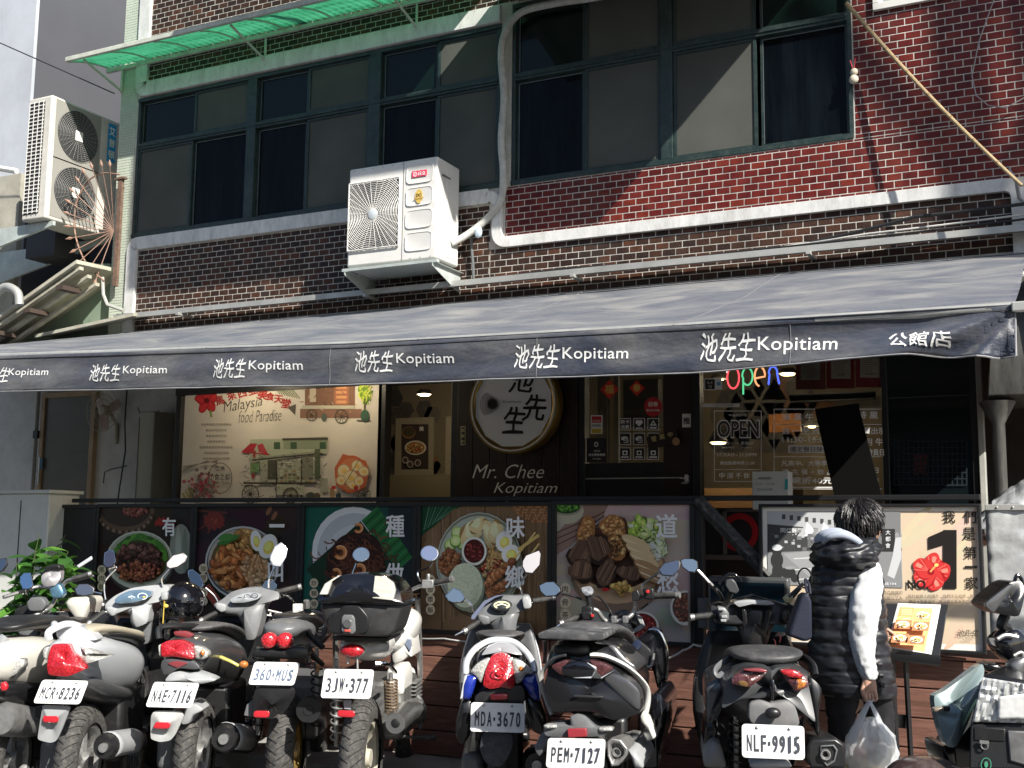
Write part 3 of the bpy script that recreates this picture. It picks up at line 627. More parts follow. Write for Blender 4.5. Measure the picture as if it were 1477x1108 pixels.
c.chunks(40, 356, 780, 20, 12, [(0.42,0.24,0.08),(0.34,0.17,0.05)], (5,9), r2); c.chunks(130, 340, 818, 32, 30, ORG, (3,8), r2); c.chunks(60, 372, 822, 18, 22, [(0.42,0.28,0.15),(0.34,0.2,0.1)], (3,7), r2)
for k in range(5): c.line([(362+k*5+3*math.sin(j*.6+k), 800+j*4) for j in range(9)], 2.6, (0.45,0.26,0.12) if k % 2 else (0.28,0.13,0.05))
c.ring(341, 832, 13, 16, 5, (0.36,0.13,0.05), a0=-1.2, a1=1.8)
for k, (x, y) in enumerate(((330,808),(338,820),(322,824),(345,802),(350,830))): c.ell(x, y, 10, 4, ORG[k % 3], -0.7+k*.4, 14, .3, r2); c.ell(x-1, y-1, 7, 1.8, (0.5,0.24,0.1), -0.7+k*.4)
egg(c, 373, 780, 8, 15, -0.15); egg(c, 390, 788, 13, 18, 0.35)
for k in range(5): c.ell(326+k*4, 783-k*2, 8, 3.2, (0.04,0.15,0.03), -0.2, 12, .3, r2)
c.ell(330, 775, 11, 5, (0.06,0.2,0.04), -0.2)
c.line([(300,846),(318,870),(335,880)], 14, (0.22,0.05,0.035)); tags(c, 297, (820,833.5,855,867), '咖哩叻沙')
c.text('一', 403, 758.5, 5, WHITE, bold=0.02, width=22); c.text('叫', 401, 824, 30, WHITE, bold=0.02, width=22); clip(c); c.build('print', print_m, t)
# 3 種 做
t, clip, b = board(434.5, 602, 725, 909, 'food board reading 種 做 with fried noodles and banana leaf on dark teal', group='food boards along the low wall')
c = px_canvas(0.0); bg_rect(c, b, (0.012,0.085,0.065))
c.poly([(548,700),(640,700),(640,940),(470,940),(520,860)], (0.012,0.020,0.026)); c.poly([(500,720),(560,722),(560,940),(440,940)], (0.012,0.05,0.045))
c.ell(512, 800, 62, 70, (0.02,0.04,0.035)); c.ell(510, 797, 60, 66, (0.60,0.61,0.62)); c.ell(512, 800, 55, 60, (0.42,0.44,0.46)); c.ell(516, 808, 48, 52, (0.50,0.52,0.54))
leaf = [(522,752),(545,731),(594,803),(573,822)]; c.poly([(432+10,821),(520,752),(575,822),(500,900)], (0.008,0.03,0.016)); c.poly(leaf, (0.018,0.115,0.035))
for k in range(15):
    f = k/14; a = (522+(573-522)*f, 752+(822-752)*f); q = (545+(594-545)*f, 731+(803-731)*f); c.line([a, q], 2.4, (0.010,0.065,0.02) if k % 2 else (0.03,0.16,0.05))
c.ell(515, 812, 45, 42, (0.025,0.012,0.010), 0, 40, .12, r2)
for i in range(260):
    x, y = 514+r2.gauss(0,19), 812+r2.gauss(0,19); a = r2.uniform(0,6.28); k_ = r2.uniform(8,18)
    c.line([(x+k_*t/5*math.cos(a+t*.25), y+k_*t/5*math.sin(a+t*.25)) for t in range(6)], r2.uniform(1.0,2.2), r2.choice([(0.09,0.03,0.018),(0.05,0.018,0.012),(0.15,0.055,0.03),(0.07,0.025,0.02)]))
for x, y, r in ((492,797,10),(518,762,7),(486,828,8),(520,822,9),(508,850,9)):
    c.ring(x, y, r*1.05, r*1.1, r*0.75, (0.12,0.03,0.01), a0=-2.4, a1=2.8); c.ring(x, y, r, r*1.05, r*0.55, (0.50,0.19,0.06), a0=-2.3, a1=2.6); c.ring(x, y-0.6, r*0.95, r, r*0.2, (0.65,0.35,0.18), a0=-2.2, a1=2.2)
tags(c, 454, (841,856,871,886), '炒粿條麵'); c.text('種', 571, 759, 32, WHITE, bold=0.018, width=27); c.text('做', 570, 829, 34, WHITE, bold=0.018, width=27); clip(c); c.build('print', print_m, t)
# 4 味 鄉
t, clip, b = board(602.5, 797, 724, 918, 'food board reading 味 鄉 with a rice plate, cucumber, sauce and eggs on brown wood', group='food boards along the low wall')
c = px_canvas(0.0); bg_rect(c, b, (0.17,0.105,0.055))
grain(c, 608, 792, 722, 850, 170, [(0.14,0.085,0.045),(0.20,0.125,0.07),(0.11,0.065,0.035),(0.22,0.145,0.085)], (.6,3.2), r2)
for x in (637, 700, 757): c.line([(x,722),(x+1,920)], 1.2, (0.06,0.035,0.02))
c.poly([(600,720),(668,720),(655,735),(628,758),(612,770),(600,775)], (0.008,0.045,0.022))
for k in range(9): c.line([(612+k*3,765-k*2),(620+k*5,728)], 1.1, (0.03,0.12,0.06) if k%2 else (0.12,0.20,0.14))
for i in range(7):
    for k in range(16): c.ell(737+k*4+(i%2)*2, 727+i*4.2, 1.7, 1.9, (0.42,0.20,0.09) if (i+k)%3 else (0.26,0.11,0.05)) if (737+k*4-780)**2/1800+(i*4.2)**2/700 < 1 else None
c.ell(694, 816, 64, 76, (0.05,0.03,0.015)); c.ell(692, 812, 62, 73, (0.32,0.36,0.31)); c.ell(692, 812, 60, 71, (0.16,0.15,0.10)); c.ell(692, 813, 58.5, 69, (0.34,0.38,0.33)); c.ell(694, 815, 52, 62, (0.25,0.29,0.25))
for x, y in ((650,786),(668,784),(660,768),(658,780)):
    c.ell(x, y+1, 8.4, 9, (0.05,0.14,0.02)); c.ell(x, y, 7.8, 8.3, (0.28,0.42,0.08)); c.ell(x, y, 6.6, 7.0, (0.48,0.60,0.24)); c.ell(x, y, 3.4, 3.6, (0.58,0.66,0.34))
for x, y, rx, ry, a in ((681,768,13,19,.3),(690,758,10,12,.9),(708,772,9,24,-.3),(716,768,10,17,.2)):
    c.ell(x, y+1, rx+1, ry+1, (0.28,0.17,0.06), a, 20, .25, r2); c.ell(x, y, rx, ry, (0.62,0.50,0.26), a, 20, .25, r2); c.ell(x-2, y-3, rx*.6, ry*.6, (0.74,0.64,0.40), a, 16, .3, r2)
c.chunks(90, 650, 812, 14, 17, [(0.2,0.075,0.03),(0.30,0.13,0.055),(0.13,0.045,0.02)], (2.5,6), r2)
c.chunks(160, 714, 812, 22, 22, [(0.26,0.04,0.025),(0.36,0.20,0.08),(0.18,0.03,0.02),(0.42,0.28,0.12)], (1.6,3.4), r2)
for i in range(70): x, y = 716+r2.gauss(0,8), 800+r2.gauss(0,7); a = r2.uniform(0,3.1); c.line([(x,y),(x+7*math.cos(a),y+7*math.sin(a))], 0.9, (0.50,0.33,0.13))
c.ell(689, 797, 18.5, 21, (0.05,0.03,0.02)); c.ell(688, 795, 18, 20.5, (0.60,0.60,0.54)); c.ell(688, 795, 15, 17, (0.055,0.010,0.010))
for i in range(60): c.ell(688+r2.uniform(-10,10), 796+r2.uniform(-11,11), r2.uniform(.8,2.2), r2.uniform(.6,1.4), r2.choice([(0.16,0.02,0.015),(0.08,0.012,0.01),(0.25,0.05,0.04)]))
egg(c, 731, 781, 12, 15, .2); egg(c, 741, 799, 13, 14, .7)
for (xa, ya), (xb, yb) in (((706,842),(742,812)),((712,858),(748,828))):
    c.line([(xb, yb), (xb+34, yb-44)], 2.2, (0.55,0.42,0.16))
    for k in range(7): f = k/6; c.chunks(5, xa+(xb-xa)*f, ya+(yb-ya)*f, 3, 3, [(0.26,0.10,0.04),(0.36,0.15,0.06),(0.2,0.07,0.03)], (4,7.5), r2)
c.line([(752,793),(782,772)], 4.5, (0.50,0.36,0.12))
c.ell(678, 847, 26, 34, (0.16,0.19,0.13)); c.ell(676, 844, 25, 32, (0.50,0.54,0.42))
for i in range(500):
    a = r2.uniform(0,6.28); q = math.sqrt(r2.random()); x, y = 676+24*q*math.cos(a), 844+31*q*math.sin(a); d = r2.uniform(.8,1.22)*(1-0.25*max(0,(x-676)/24)); c.ell(x, y, 1.4, .7, (0.52*d,0.56*d,0.44*d), r2.uniform(0,3.1), 6)
tags(c, 628, (836,850,864,879), '椰漿漿飯'[:1]+'漿飯香'[:0]+'漿漿飯', 6.6); c.text('味', 750, 761, 31, WHITE, bold=0.018, width=26); c.text('鄉', 749, 832, 33, WHITE, bold=0.018, width=28); clip(c); c.build('print', print_m, t)
# 5 道 愁
t, clip, b = board(797.5, 1003, 722, 928, 'food board reading 道 愁 with a clay pot of meat, tofu and lettuce on pale cloth', group='food boards along the low wall')
c = px_canvas(0.0); bg_rect(c, b, (0.40,0.33,0.28))
for i in range(60): c.ell(r2.uniform(800,1000), r2.uniform(725,925), r2.uniform(15,50), r2.uniform(8,22), tuple(v*r2.uniform(.86,1.1) for v in (0.40,0.335,0.285)), r2.uniform(-.4,.2), 20, .3, r2)
c.poly([(838,722),(878,722),(870,745),(820,790),(800,800),(800,770)], (0.24,0.155,0.12))
for k in range(3): c.line([(800,768+k*9),(862,744+k*7),(872,738+k*6)], 2.2, (0.10,0.055,0.045))
c.ell(818, 737, 24, 19, (0.40,0.37,0.27)); c.ell(818, 731, 22, 13, (0.26,0.24,0.17)); c.ell(818, 731, 19, 10, (0.02,0.06,0.02)); c.chunks(60, 818, 730, 16, 8, GRN, (1.5,4), r2)
c.ell(893, 826, 70, 58, (0.20,0.13,0.09)); c.ell(890, 815, 67, 56, (0.48,0.31,0.18)); c.ell(890, 806, 64, 48, (0.58,0.40,0.25)); c.ell(890, 806, 60, 44, (0.05,0.025,0.018))
LET = [(0.38,0.52,0.10),(0.52,0.64,0.22),(0.28,0.42,0.06),(0.62,0.70,0.36)]
c.chunks(110, 928, 768, 24, 18, LET, (4,9), r2, .5); c.chunks(30, 950, 790, 10, 12, [(0.66,0.70,0.52),(0.55,0.64,0.35)], (4,9), r2, .4)
TOF = [(0.40,0.20,0.07),(0.30,0.13,0.045),(0.48,0.27,0.11)]
for x, y, rx, ry, a in ((848,768,14,22,.25),(887,760,19,17,0),(890,790,17,18,.3)):
    c.ell(x+1, y+2, rx+1.5, ry+1.5, (0.07,0.03,0.015), a, 16, .2, r2); c.ell(x, y, rx, ry, TOF[1], a, 16, .2, r2); c.chunks(60, x, y, rx*.8, ry*.8, TOF, (2,5), r2)
c.chunks(45, 890, 791, 11, 12, [(0.10,0.045,0.02)], (1.2,2.4), r2, .3, 0)
for x, y, rx, ry, a in ((842,800,17,19,.5),(866,790,15,20,-.3),(842,822,16,16,.2),(878,826,11,22,.5),(912,826,18,10,.3)):
    c.ell(x+1, y+2, rx+1.5, ry+1.5, (0.025,0.014,0.010), a, 14, .25, r2); c.ell(x, y, rx, ry, (0.10,0.055,0.035), a, 14, .25, r2)
    for k in range(14): q = r2.uniform(-.8,.8); c.line([(x+rx*q*math.cos(a)-ry*.7*math.sin(a)*-1, y+rx*q*math.sin(a)-ry*.7*math.cos(a)), (x+rx*q*math.cos(a)-ry*.6*math.sin(a), y+rx*q*math.sin(a)+ry*.6*math.cos(a))], 1.1, r2.choice([(0.17,0.10,0.065),(0.06,0.03,0.02),(0.22,0.13,0.08)]))
for k in range(5): x, y = 908+k*6, 783+k*12; c.ell(x+14, y+2, 24, 8.5, (0.14,0.07,0.03), .45); c.ell(x+14, y, 23, 7.5, (0.55,0.40,0.22) if k < 3 else (0.34,0.2,0.1), .45); c.line([(x-4,y-6),(x+30,y+9)], 1.8, (0.66,0.52,0.34))
c.chunks(16, 901, 848, 13, 8, [(0.42,0.24,0.06),(0.5,0.32,0.1)], (4,7), r2); c.ell(878, 850, 6, 2.5, (0.4,0.02,0.02))
c.ell(930, 905, 27, 23, (0.20,0.15,0.12)); c.ell(929, 903, 26, 22, (0.60,0.57,0.50)); c.ell(929, 902, 22.5, 18, (0.14,0.02,0.02)); c.chunks(120, 929, 903, 19, 15, [(0.30,0.03,0.03),(0.18,0.02,0.02),(0.42,0.08,0.06)], (1.2,2.6), r2)
c.ell(994, 876, 22, 25, (0.55,0.53,0.47)); c.ell(994, 875, 19, 21, (0.10,0.06,0.045)); c.chunks(50, 993, 876, 15, 18, [(0.22,0.08,0.05),(0.14,0.05,0.03)], (1.5,4), r2)
tags(c, 822, (849,868,886), '肉骨茶', 7.6); c.text('道', 967, 759, 34, WHITE, bold=0.018, width=31); c.text('愁', 969, 838, 34, WHITE, bold=0.018, width=31); clip(c); c.build('print', print_m, t)
# blank dark end board at the far left
t, clip, b = board(66, 137.5, 728, 899, 'plain dark board at the left end of the row, behind the green plant')
# ------------------------------------------------------------------ NO.1 poster
Yn = -0.08
t, clip, b = board(1097, 1419, 727, 936, 'large framed poster with a street photograph, NO.1 and a red hibiscus, behind the person', Y=Yn, fw=3.2, name='framed_poster')
c = px_canvas(Yn); 
def bgp(c, Y, b, col):
    h = c._o(); o = len(c.mb.v); c.mb.ink = col; X0, X1, Z0, Z1 = b
    c.mb.v += [(X0, Y-h, Z0), (X1, Y-h, Z0), (X1, Y-h, Z1), (X0, Y-h, Z1)]; c.mb.face((o, o+1, o+2, o+3))
bgp(c, Yn, b, (0.62,0.60,0.55)); TAN = (0.50,0.40,0.29)
c.poly([(1106,737),(1408,737),(1413,930),(1110,925)], TAN)
for i in range(26): c.ell(r2.uniform(1305,1405), r2.uniform(745,925), r2.uniform(20,45), r2.uniform(4,12), tuple(v*r2.uniform(.93,1.07) for v in TAN), r2.uniform(-.9,-.5), 20, .3, r2)
gph = lambda v: (v*1.0, v*1.02, v*1.03)
c.poly([(1107,738),(1299,738),(1302,848),(1109,843)], gph(0.30))
c.poly([(1107,738),(1230,738),(1215,757),(1107,768)], gph(0.24)); c.poly([(1107,738),(1260,738),(1240,775),(1107,760)], gph(0.38))
for k in range(9): c.rect(1128+k*11, 742+k*1.3, 1133+k*11, 749+k*1.3, gph(0.06))
c.poly([(1107,756),(1180,762),(1180,795),(1107,800)], gph(0.05)); c.text('同仁醫院', 1142, 765, 7, gph(0.7), bold=.01, width=32)
for x in (1162,1186): c.poly([(x-13,775),(x+2,753),(x+20,772)], gph(0.62)); c.poly([(x-13,775),(x+2,753),(x-2,776)], gph(0.40))
c.rect(1165, 770, 1260, 790, gph(0.13)); 
for k in range(70): c.rect(*(lambda x, y, w: (x, y, x+w, y+w*.8))(r2.uniform(1110,1296), r2.uniform(762,792), r2.uniform(2,7)), gph(r2.uniform(.03,.4)))
c.poly([(1107,797),(1299,790),(1302,848),(1109,843)], gph(0.20)); c.poly([(1130,799),(1165,795),(1240,843),(1180,843)], gph(0.27))
for y in (806, 822, 836): c.line([(1145,y),(1200,y-3)], 1.6, gph(0.5))
c.rect(1262, 738, 1299, 796, gph(0.16)); c.rect(1272, 763, 1291, 796, gph(0.03)); 
for k, ch in enumerate('大都會'): c.text(ch, 1281, 768+k*9.5, 7, gph(0.6), bold=.01)
c.poly([(1280,830),(1288,800),(1292,775),(1300,775),(1300,806),(1290,835)], gph(0.45)); c.ell(1294, 772, 3, 4, gph(.25))
for x, y, rx, ry in ((1121,795,7,7),(1121,808,9,12),(1122,824,8,12),(1137,826,11,8),(1147,834,6,6),(1112,833,5,6)): c.ell(x, y, rx, ry, gph(.03))
c.ell(1121, 790, 7.5, 4.5, gph(.5)); c.ell(1140, 819, 8, 2.4, gph(.25))
c.rect(1360.5, 764.5, 1380, 849.5, (0.015,0.013,0.012)); c.poly([(1339,775),(1363,764.5),(1372,764.5),(1362,786),(1339,793)], (0.015,0.013,0.012))
for (ch, x, y) in (('我',1369,746),('們',1399,746),('是',1398,770),('第',1399.5,797),('一',1400.5,818),('家',1401.5,841)): c.text(ch, x, y, (18 if ch != '一' else 3.4), (0.02,0.018,0.016), bold=0.012, width=18)
fx, fy = 1343, 825
for k in range(5):
    a = -1.35+k*1.2566; x, y = fx+12*math.cos(a), fy+11*math.sin(a)
    c.ell(x+1, y+1.5, 16, 13.5, (0.30,0.012,0.015), a, 26, .16, r2); c.ell(x, y, 15.5, 13.5, (0.46,0.035,0.032), a, 26, .16, r2)
    for j in range(9): w = a+(j-4)*.13; c.line([(fx+3*math.cos(a), fy+3*math.sin(a)), (fx+25*math.cos(w), fy+23*math.sin(w))], 0.9, (0.75,0.15,0.11) if j%2 else (0.42,0.02,0.025))
    c.ell(fx+20*math.cos(a), fy+18*math.sin(a), 5, 3, (0.78,0.20,0.15), a)
c.ell(fx, fy, 5, 4.5, (0.25,0.01,0.015)); c.line([(fx-1,fy),(fx+7,fy-9)], 2.6, (0.75,0.30,0.10)); c.ell(fx+8, fy-10, 3, 2.4, (0.8,0.5,0.15))
ink_ = (0.08,0.06,0.05)
c.text('NO.', 1324, 843, 12.5, (0.015,0.013,0.012), bold=0.03, width=30)
c.text('對於創辦人的理念，我們不忘初衷，堅持', 1360, 860, 5.4, ink_, bold=.006, width=100); c.text('帶給大家最道地，高品質的馬來西亞料理', 1360, 868, 5.4, ink_, bold=.006, width=98)
c.text('西亞風情的', 1288, 855, 5.4, ink_, bold=.006, width=28); c.text('中開立了大', 1288, 863, 5.4, ink_, bold=.006, width=28); c.text('人在馬來', 1152, 858, 5.4, ink_, width=26); c.text('區104', 1285, 842, 4, gph(.7), width=16)
c.text('池先生', 1396, 913, 10, (0.02,0.02,0.02), bold=.006, shear=.3, width=32, wob=.02); c.text('Kopitiam', 1396, 923, 3, ink_, width=14); clip(c); c.build('print', print_m, t)
# ------------------------------------------------------------------ posts, brace and screen between the boards
q = MB(); y = 0.02
for px in (1008.5,): x = PX(px, 800, y); q.bx(x-0.03, x+0.03, y-0.03, y+0.03, 0.885, 1.69)
tag(q.build('post', blackm, smooth=False, bevel=0.004), 'black square post right of the clay pot food board', 'post')
pa, pb = P(1006, 722, 0.0), P(1112, 832, -0.06); q = MB(); d = (pb-pa); q.tube([pa, pb], 0.042, 4, up=(0,1,0)); 
tag(q.build('brace', mat('worn black metal', (0.03,0.03,0.03), 0.5, var=.4, vscale=12, dust=.5, dustcol=(.3,.3,.28)), smooth=False, bevel=0.003), 'diagonal black metal brace between the clay pot board and the big poster', 'brace')
q = MB(); x0, x1 = PX(1022, 880, -0.1), PX(1140, 880, -0.1); q.bx(x0, x1, -0.12, -0.07, 0.9, PZ(1080, 832, -0.1)); dt = thing('display_screen', 'dark glossy display screen with rounded grey rim behind the black scooter', 'screen', ((x0+x1)/2, -0.1, 0.9))
q.build('casing', mat('screen casing', (0.06,0.065,0.065), .35), dt, bevel=.018, bseg=3); q = MB(); q.bx(x0+.02, x1-.025, -0.1235, -0.1215, 0.93, PZ(1080, 832, -0.1)-.03); q.build('glass', mat('screen glass', (0.006,0.018,0.026), .06), dt, smooth=False)
q = MB(); q.bx(x0+.16, x0+.28, -0.125, -0.1238, 1.0, 1.045); q.build('green_label', mat('mint label', (0.2,0.6,0.45), .5), dt, smooth=False)
tv = MB(); x0, x1 = PX(1009, 850, -0.02), PX(1022, 850, -0.02); tv.bx(x0, x1, -0.06, -0.02, PZ(1015, 905, 0), PZ(1015, 862, 0)); tag(tv.build('junction_box', mat('grey plastic box', (.12,.12,.12), .5), bevel=.004), 'small grey junction box on the black post beside the display screen', 'box')
cable('cable', [P(962, 950, -0.04), P(985, 938, -0.05), P(1000, 930, -0.06), P(1024, 932, -0.06), P(1045, 936, -0.05)], 0.006, whitec, 'white cable hanging along the plank wall under the clay pot food board', sag=.006, n=6)
cable('cable', [P(590, 920, -0.03), P(640, 921, -0.03), P(690, 927, -0.03), P(720, 925, -0.03)], 0.005, whitec, 'thin white cable running along the plank wall under the rice plate board', sag=.004, n=6)
# foil covered panel at the right end
ft = thing('foil_panel', 'silvery foil covered panel with rivets at the right end of the plank wall', 'panel', (PX(1460,800,0), 0, 0.9))
foil = mat('crumpled foil', (0.62,0.63,0.62), 0.28, metal=.35, var=.25, vscale=4, bump=1.0, bscale=16, dust=.4, dustcol=(.25,.26,.25))
xf0, xf1 = PX(1424, 800, -0.02), 1.6
q = MB(); nxx, nzz = 60, 30; q.loft([[Vector((xf0+(xf1-xf0)*i/nxx, -0.03-0.012*mnoise.noise(Vector((i*.35, j*.5, 1)))-0.006*mnoise.noise(Vector((i*1.1, j*1.3, 4))), 0.92+(PZ(1450,728,0)-0.93)*j/nzz)) for j in range(nzz+1)] for i in range(nxx+1)], closed=False, cap0=False, cap1=False)
q.build('foil_sheet', foil, ft, ang=25, solid=.004)
q = MB(); zt = PZ(1450, 728, 0); q.bx(xf0, xf1, -0.045, 0.0, zt-0.03, zt); q.build('edge_strip', alu, ft, smooth=False, bevel=.003)
for px in (1438, 1461): x = PX(px, 732, -.04); q = MB(); q.sphere((x, -.046, zt-.015), .006, 8, 5); q.build('rivet', alu, ft)
# ------------------------------------------------------------------ shop front
YS = 1.0
shop = thing('shopfront', 'dark recessed cafe shopfront with glass door, windows and wooden pillar under the awning', 'shopfront', (-3.4, YS, 0.1))
wood_d = wood_mat('dark wood', (0.012,0.006,0.004), (0.028,0.013,0.009), (6,1,1.2), .5)
def X(px, Y=YS): return PX(px, 640, Y)
zlo, zhi = 0.1, 3.1
clear = bpy.data.materials.new('clear glass'); clear.use_nodes = True; nt = clear.node_tree; nt.nodes.remove(nt.nodes['Principled BSDF'])
gl = nt.nodes.new('ShaderNodeBsdfGlossy'); gl.inputs['Roughness'].default_value = .02; tr = nt.nodes.new('ShaderNodeBsdfTransparent'); tr.inputs[0].default_value = (.80,.80,.78,1)
fz = nt.nodes.new('ShaderNodeFresnel'); fz.inputs[0].default_value = 1.45; mx = nt.nodes.new('ShaderNodeMixShader'); nt.links.new(fz.outputs[0], mx.inputs[0]); nt.links.new(tr.outputs[0], mx.inputs[1]); nt.links.new(gl.outputs[0], mx.inputs[2]); nt.links.new(mx.outputs[0], nt.nodes['Material Output'].inputs[0])
def post(p0, p1, z0=zlo, z1=zhi, m=blackm, d=0.05, name='frame_post', y=YS):
    q = MB(); q.bx(X(p0,y), X(p1,y), y-d, y+0.04, z0, z1); return q.build(name, m, shop, smooth=False, bevel=.004)
def pane(p0, p1, z0=zlo, z1=zhi, m=clear, y=YS):
    q = MB(); q.bx(X(p0,y), X(p1,y), y-.003, y+.003, z0, z1); return q.build('pane', m, shop, smooth=False)
post(257, 264); post(549, 560); post(655, 664); post(838, 847); post(1003, 1013, d=.052); post(1274, 1283, d=.03)
q = MB(); q.bx(X(257), X(1420), YS-.06, YS+.06, 2.62, 2.78); q.build('head_rail', blackm, shop, smooth=False)
# wooden pillar made of boards with the round sign
n_b = 7
for k in range(n_b):
    a, b_ = X(664)+(X(838)-X(664))*k/n_b, X(664)+(X(838)-X(664))*(k+1)/n_b; q = MB(); q.bx(a+.003, b_-.003, YS-.06, YS-.03, zlo, zhi); q.build('board', wood_d, shop, smooth=False, bevel=.003)
q = MB(); q.bx(X(664), X(838), YS-.03, YS+.05, zlo, zhi); q.build('backing', blackm, shop, smooth=False)
c = px_canvas(YS-.0615, .0004); c.text('Mr. Chee', 733, 680, 20, (.58,.56,.52), bold=-0.006, shear=.35, width=104); c.text('Kopitiam', 758, 706, 20, (.58,.56,.52), bold=-0.006, shear=.35, width=92); c.ell(731, 720, 5, 4, (.5,.5,.48)); c.build('lettering', dim_print, shop)
c = px_canvas(YS-.0615, .0004); c.rect(664.5, 615, 671.5, 642, (.40,.36,.22)); c.rect(665.5, 616.5, 670.5, 640.5, (.03,.03,.03))
for k, ch in enumerate('營業中'): c.text(ch, 668, 621+k*8, 5, (.42,.38,.25), bold=.01)
c.build('small_sign', dim_print, shop)
# door
q = MB(); q.bx(X(958), X(1003), YS-.02, YS+.03, zlo, zhi); q.build('door_stile', mat('dark brown door', (.022,.010,.007), .45), shop, smooth=False, bevel=.004)
q = MB(); zz0 = PZ(900, 668, YS); q.bx(X(847), X(958), YS-.02, YS+.02, zlo, zz0); q.build('door_lower_panel', blackm, shop, smooth=False)
pane(847, 958, zz0, 2.62)
for py in (690, 717): z = PZ(900, py, YS-.03); q = MB(); q.bx(X(846), X(985), YS-.034, YS-.022, z-.004, z+.004); q.build('door_rail', alu, shop, smooth=False)
SW = (.88,.88,.86)
c = px_canvas(YS-.0225, .0003); c.rect(984, 597, 996.5, 616.5, (.66,.64,.60)); c.text('推', 990.3, 607, 10, (.05,.04,.03), bold=.03); c.text('一推', 987, 690, 11, (.62,.62,.6), bold=.02, width=14); c.text('PUSH', 988, 697, 2.2, SW, width=9)
c.build('push_sign', dim_print, shop); c = px_canvas(YS-.0225, .0003); c.rect(852, 599, 869, 626, (.66,.65,.62)); c.rect(853.5, 600.5, 867.5, 610, (.42,.03,.03)); c.rect(853.5, 618.5, 867.5, 625, (.50,.38,.05)); c.text('CHECK', 860.5, 607, 2.6, (.7,.5,.45), bold=.02, width=12); c.text('SYSTEM', 860.5, 614, 3, (.1,.1,.12), bold=.02, width=12)
c.build('payment_sticker', dim_print, shop); c = px_canvas(YS-.0225, .0003); c.rect(846, 632, 875, 667, (.03,.027,.03)); c.ell(860, 641, 3, 3.6, (.5,.5,.5)); c.ell(860, 641, 1.6, 2, (.03,.03,.03)); c.text('2023', 861, 650.5, 2.6, SW, width=9); c.text('全台美食推薦', 861, 656, 4, SW, bold=.01, width=24); c.text('AWARD', 861, 662, 1.8, SW, width=12)
c.build('award_sticker', dim_print, shop)
for (x, y, ch) in ((879,562,'福'),(918.5,560,'春')):
    c = px_canvas(YS-.0225, .0003)
    s_ = 13.5 if x < 900 else 11; c.poly([(x,y-s_*1.05),(x+s_,y),(x,y+s_*1.05),(x-s_,y)], (.50,.035,.025)); c.poly([(x,y-s_*.8),(x+s_*.78,y),(x,y+s_*.8),(x-s_*.78,y)], (.56,.05,.03)); c.text(ch, x, y-.5, s_*.95, (.60,.42,.10), bold=.02); c.build('red_diamond', dim_print, shop)
c = px_canvas(YS-.0225, .0003); c.ell(942, 587, 13, 14, (.42,.03,.035)); c.text('迎春', 942, 583, 7, (.66,.58,.48), bold=.02); c.text('歡迎光臨', 942, 592, 3.6, (.7,.6,.55), bold=.01, width=19)
c.build('round_red_sticker', dim_print, shop)
for i in range(3):
    for j in range(3):
        c = px_canvas(YS-.0225, .0003); x, y = 901.5+j*20.4, 612+i*21.2; rs = 8.4; c.rect(x-rs, y-rs*1.05, x+rs, y+rs*1.05, (.55,.55,.53)); c.rect(x-rs+1.1, y-rs*1.05+1.1, x+rs-1.1, y+rs*1.05-1.1, (.035,.033,.03)); k = i*3+j
        if k == 0: c.text('刷卡', x, y-3.5, 6, SW, bold=.02); c.text('消費', x, y+4, 6, SW, bold=.02)
        elif k == 1: c.ell(x-2.2, y-3, 3, 3.2, SW); c.ell(x+2.2, y-3, 3, 3.2, SW); c.poly([(x-4.9,y-1.6),(x+4.9,y-1.6),(x,y+3.4)], SW); c.rect(x-5,y+5,x+5,y+6.6,SW)
        elif k == 2: c.poly([(x,y-6),(x+5,y+2),(x-5,y+2)], SW); c.ell(x,y-1,1.3,1.6,(.03,.03,.03)); c.rect(x-5,y+4,x+5,y+6.4,SW)
        elif k in (3, 4): c.ell(x-.5, y-.5, 5, 3.2, SW, -.3 if k == 4 else 0); c.ell(x+2.2, y+1.6, 3.6, 2.4, (.35,.35,.34), .5); c.rect(x-2,y+4.8,x+5,y+5.8,SW)
        else: c.rect(x-3.6, y-4.4, x+3.6, y+2.2, SW); c.ell(x, y-1, 2.0, 2.0, (.03,.03,.03)); c.rect(x-5.5,y+4,x+5.5,y+6,SW)
        c.build('square_sticker', dim_print, shop)
# hanging board on the door
hb = thing('hanging_sign', 'small dark wooden sign reading 營業中 hung on a string at the glass door', 'sign', (X(958), YS-.05, 1.95))
q = MB(); a, b_ = P(935, 640, YS-.06), P(980, 629, YS-.06); ex = (b_-a).normalized(); q.plate([(0,-.045),(.215,-.045),(.215,.045),(0,.045)], a+Vector((0,-.002,.0)), ex, ex.cross(Vector((0,1,0))) * -1 if False else Vector((-ex.z,0,ex.x)), .012); q.build('board', wood_d, hb, smooth=False)
c = px_canvas(YS-.0765, .0004)
for k, ch in enumerate('營業中'): c.text(ch, 943+k*12, 633-k*3, 8, (.40,.33,.16), bold=.02, rot=-.2)
c.ell(975.5, 637, 5.5, 5.8, (.28,.17,.09)); c.build('lettering', dim_print, hb)
q = MB(); q.tube([P(945, 623, YS-.06), P(959, 588, YS-.05), P(978, 617, YS-.06)], .0015, 5); q.build('string', blackc, hb)
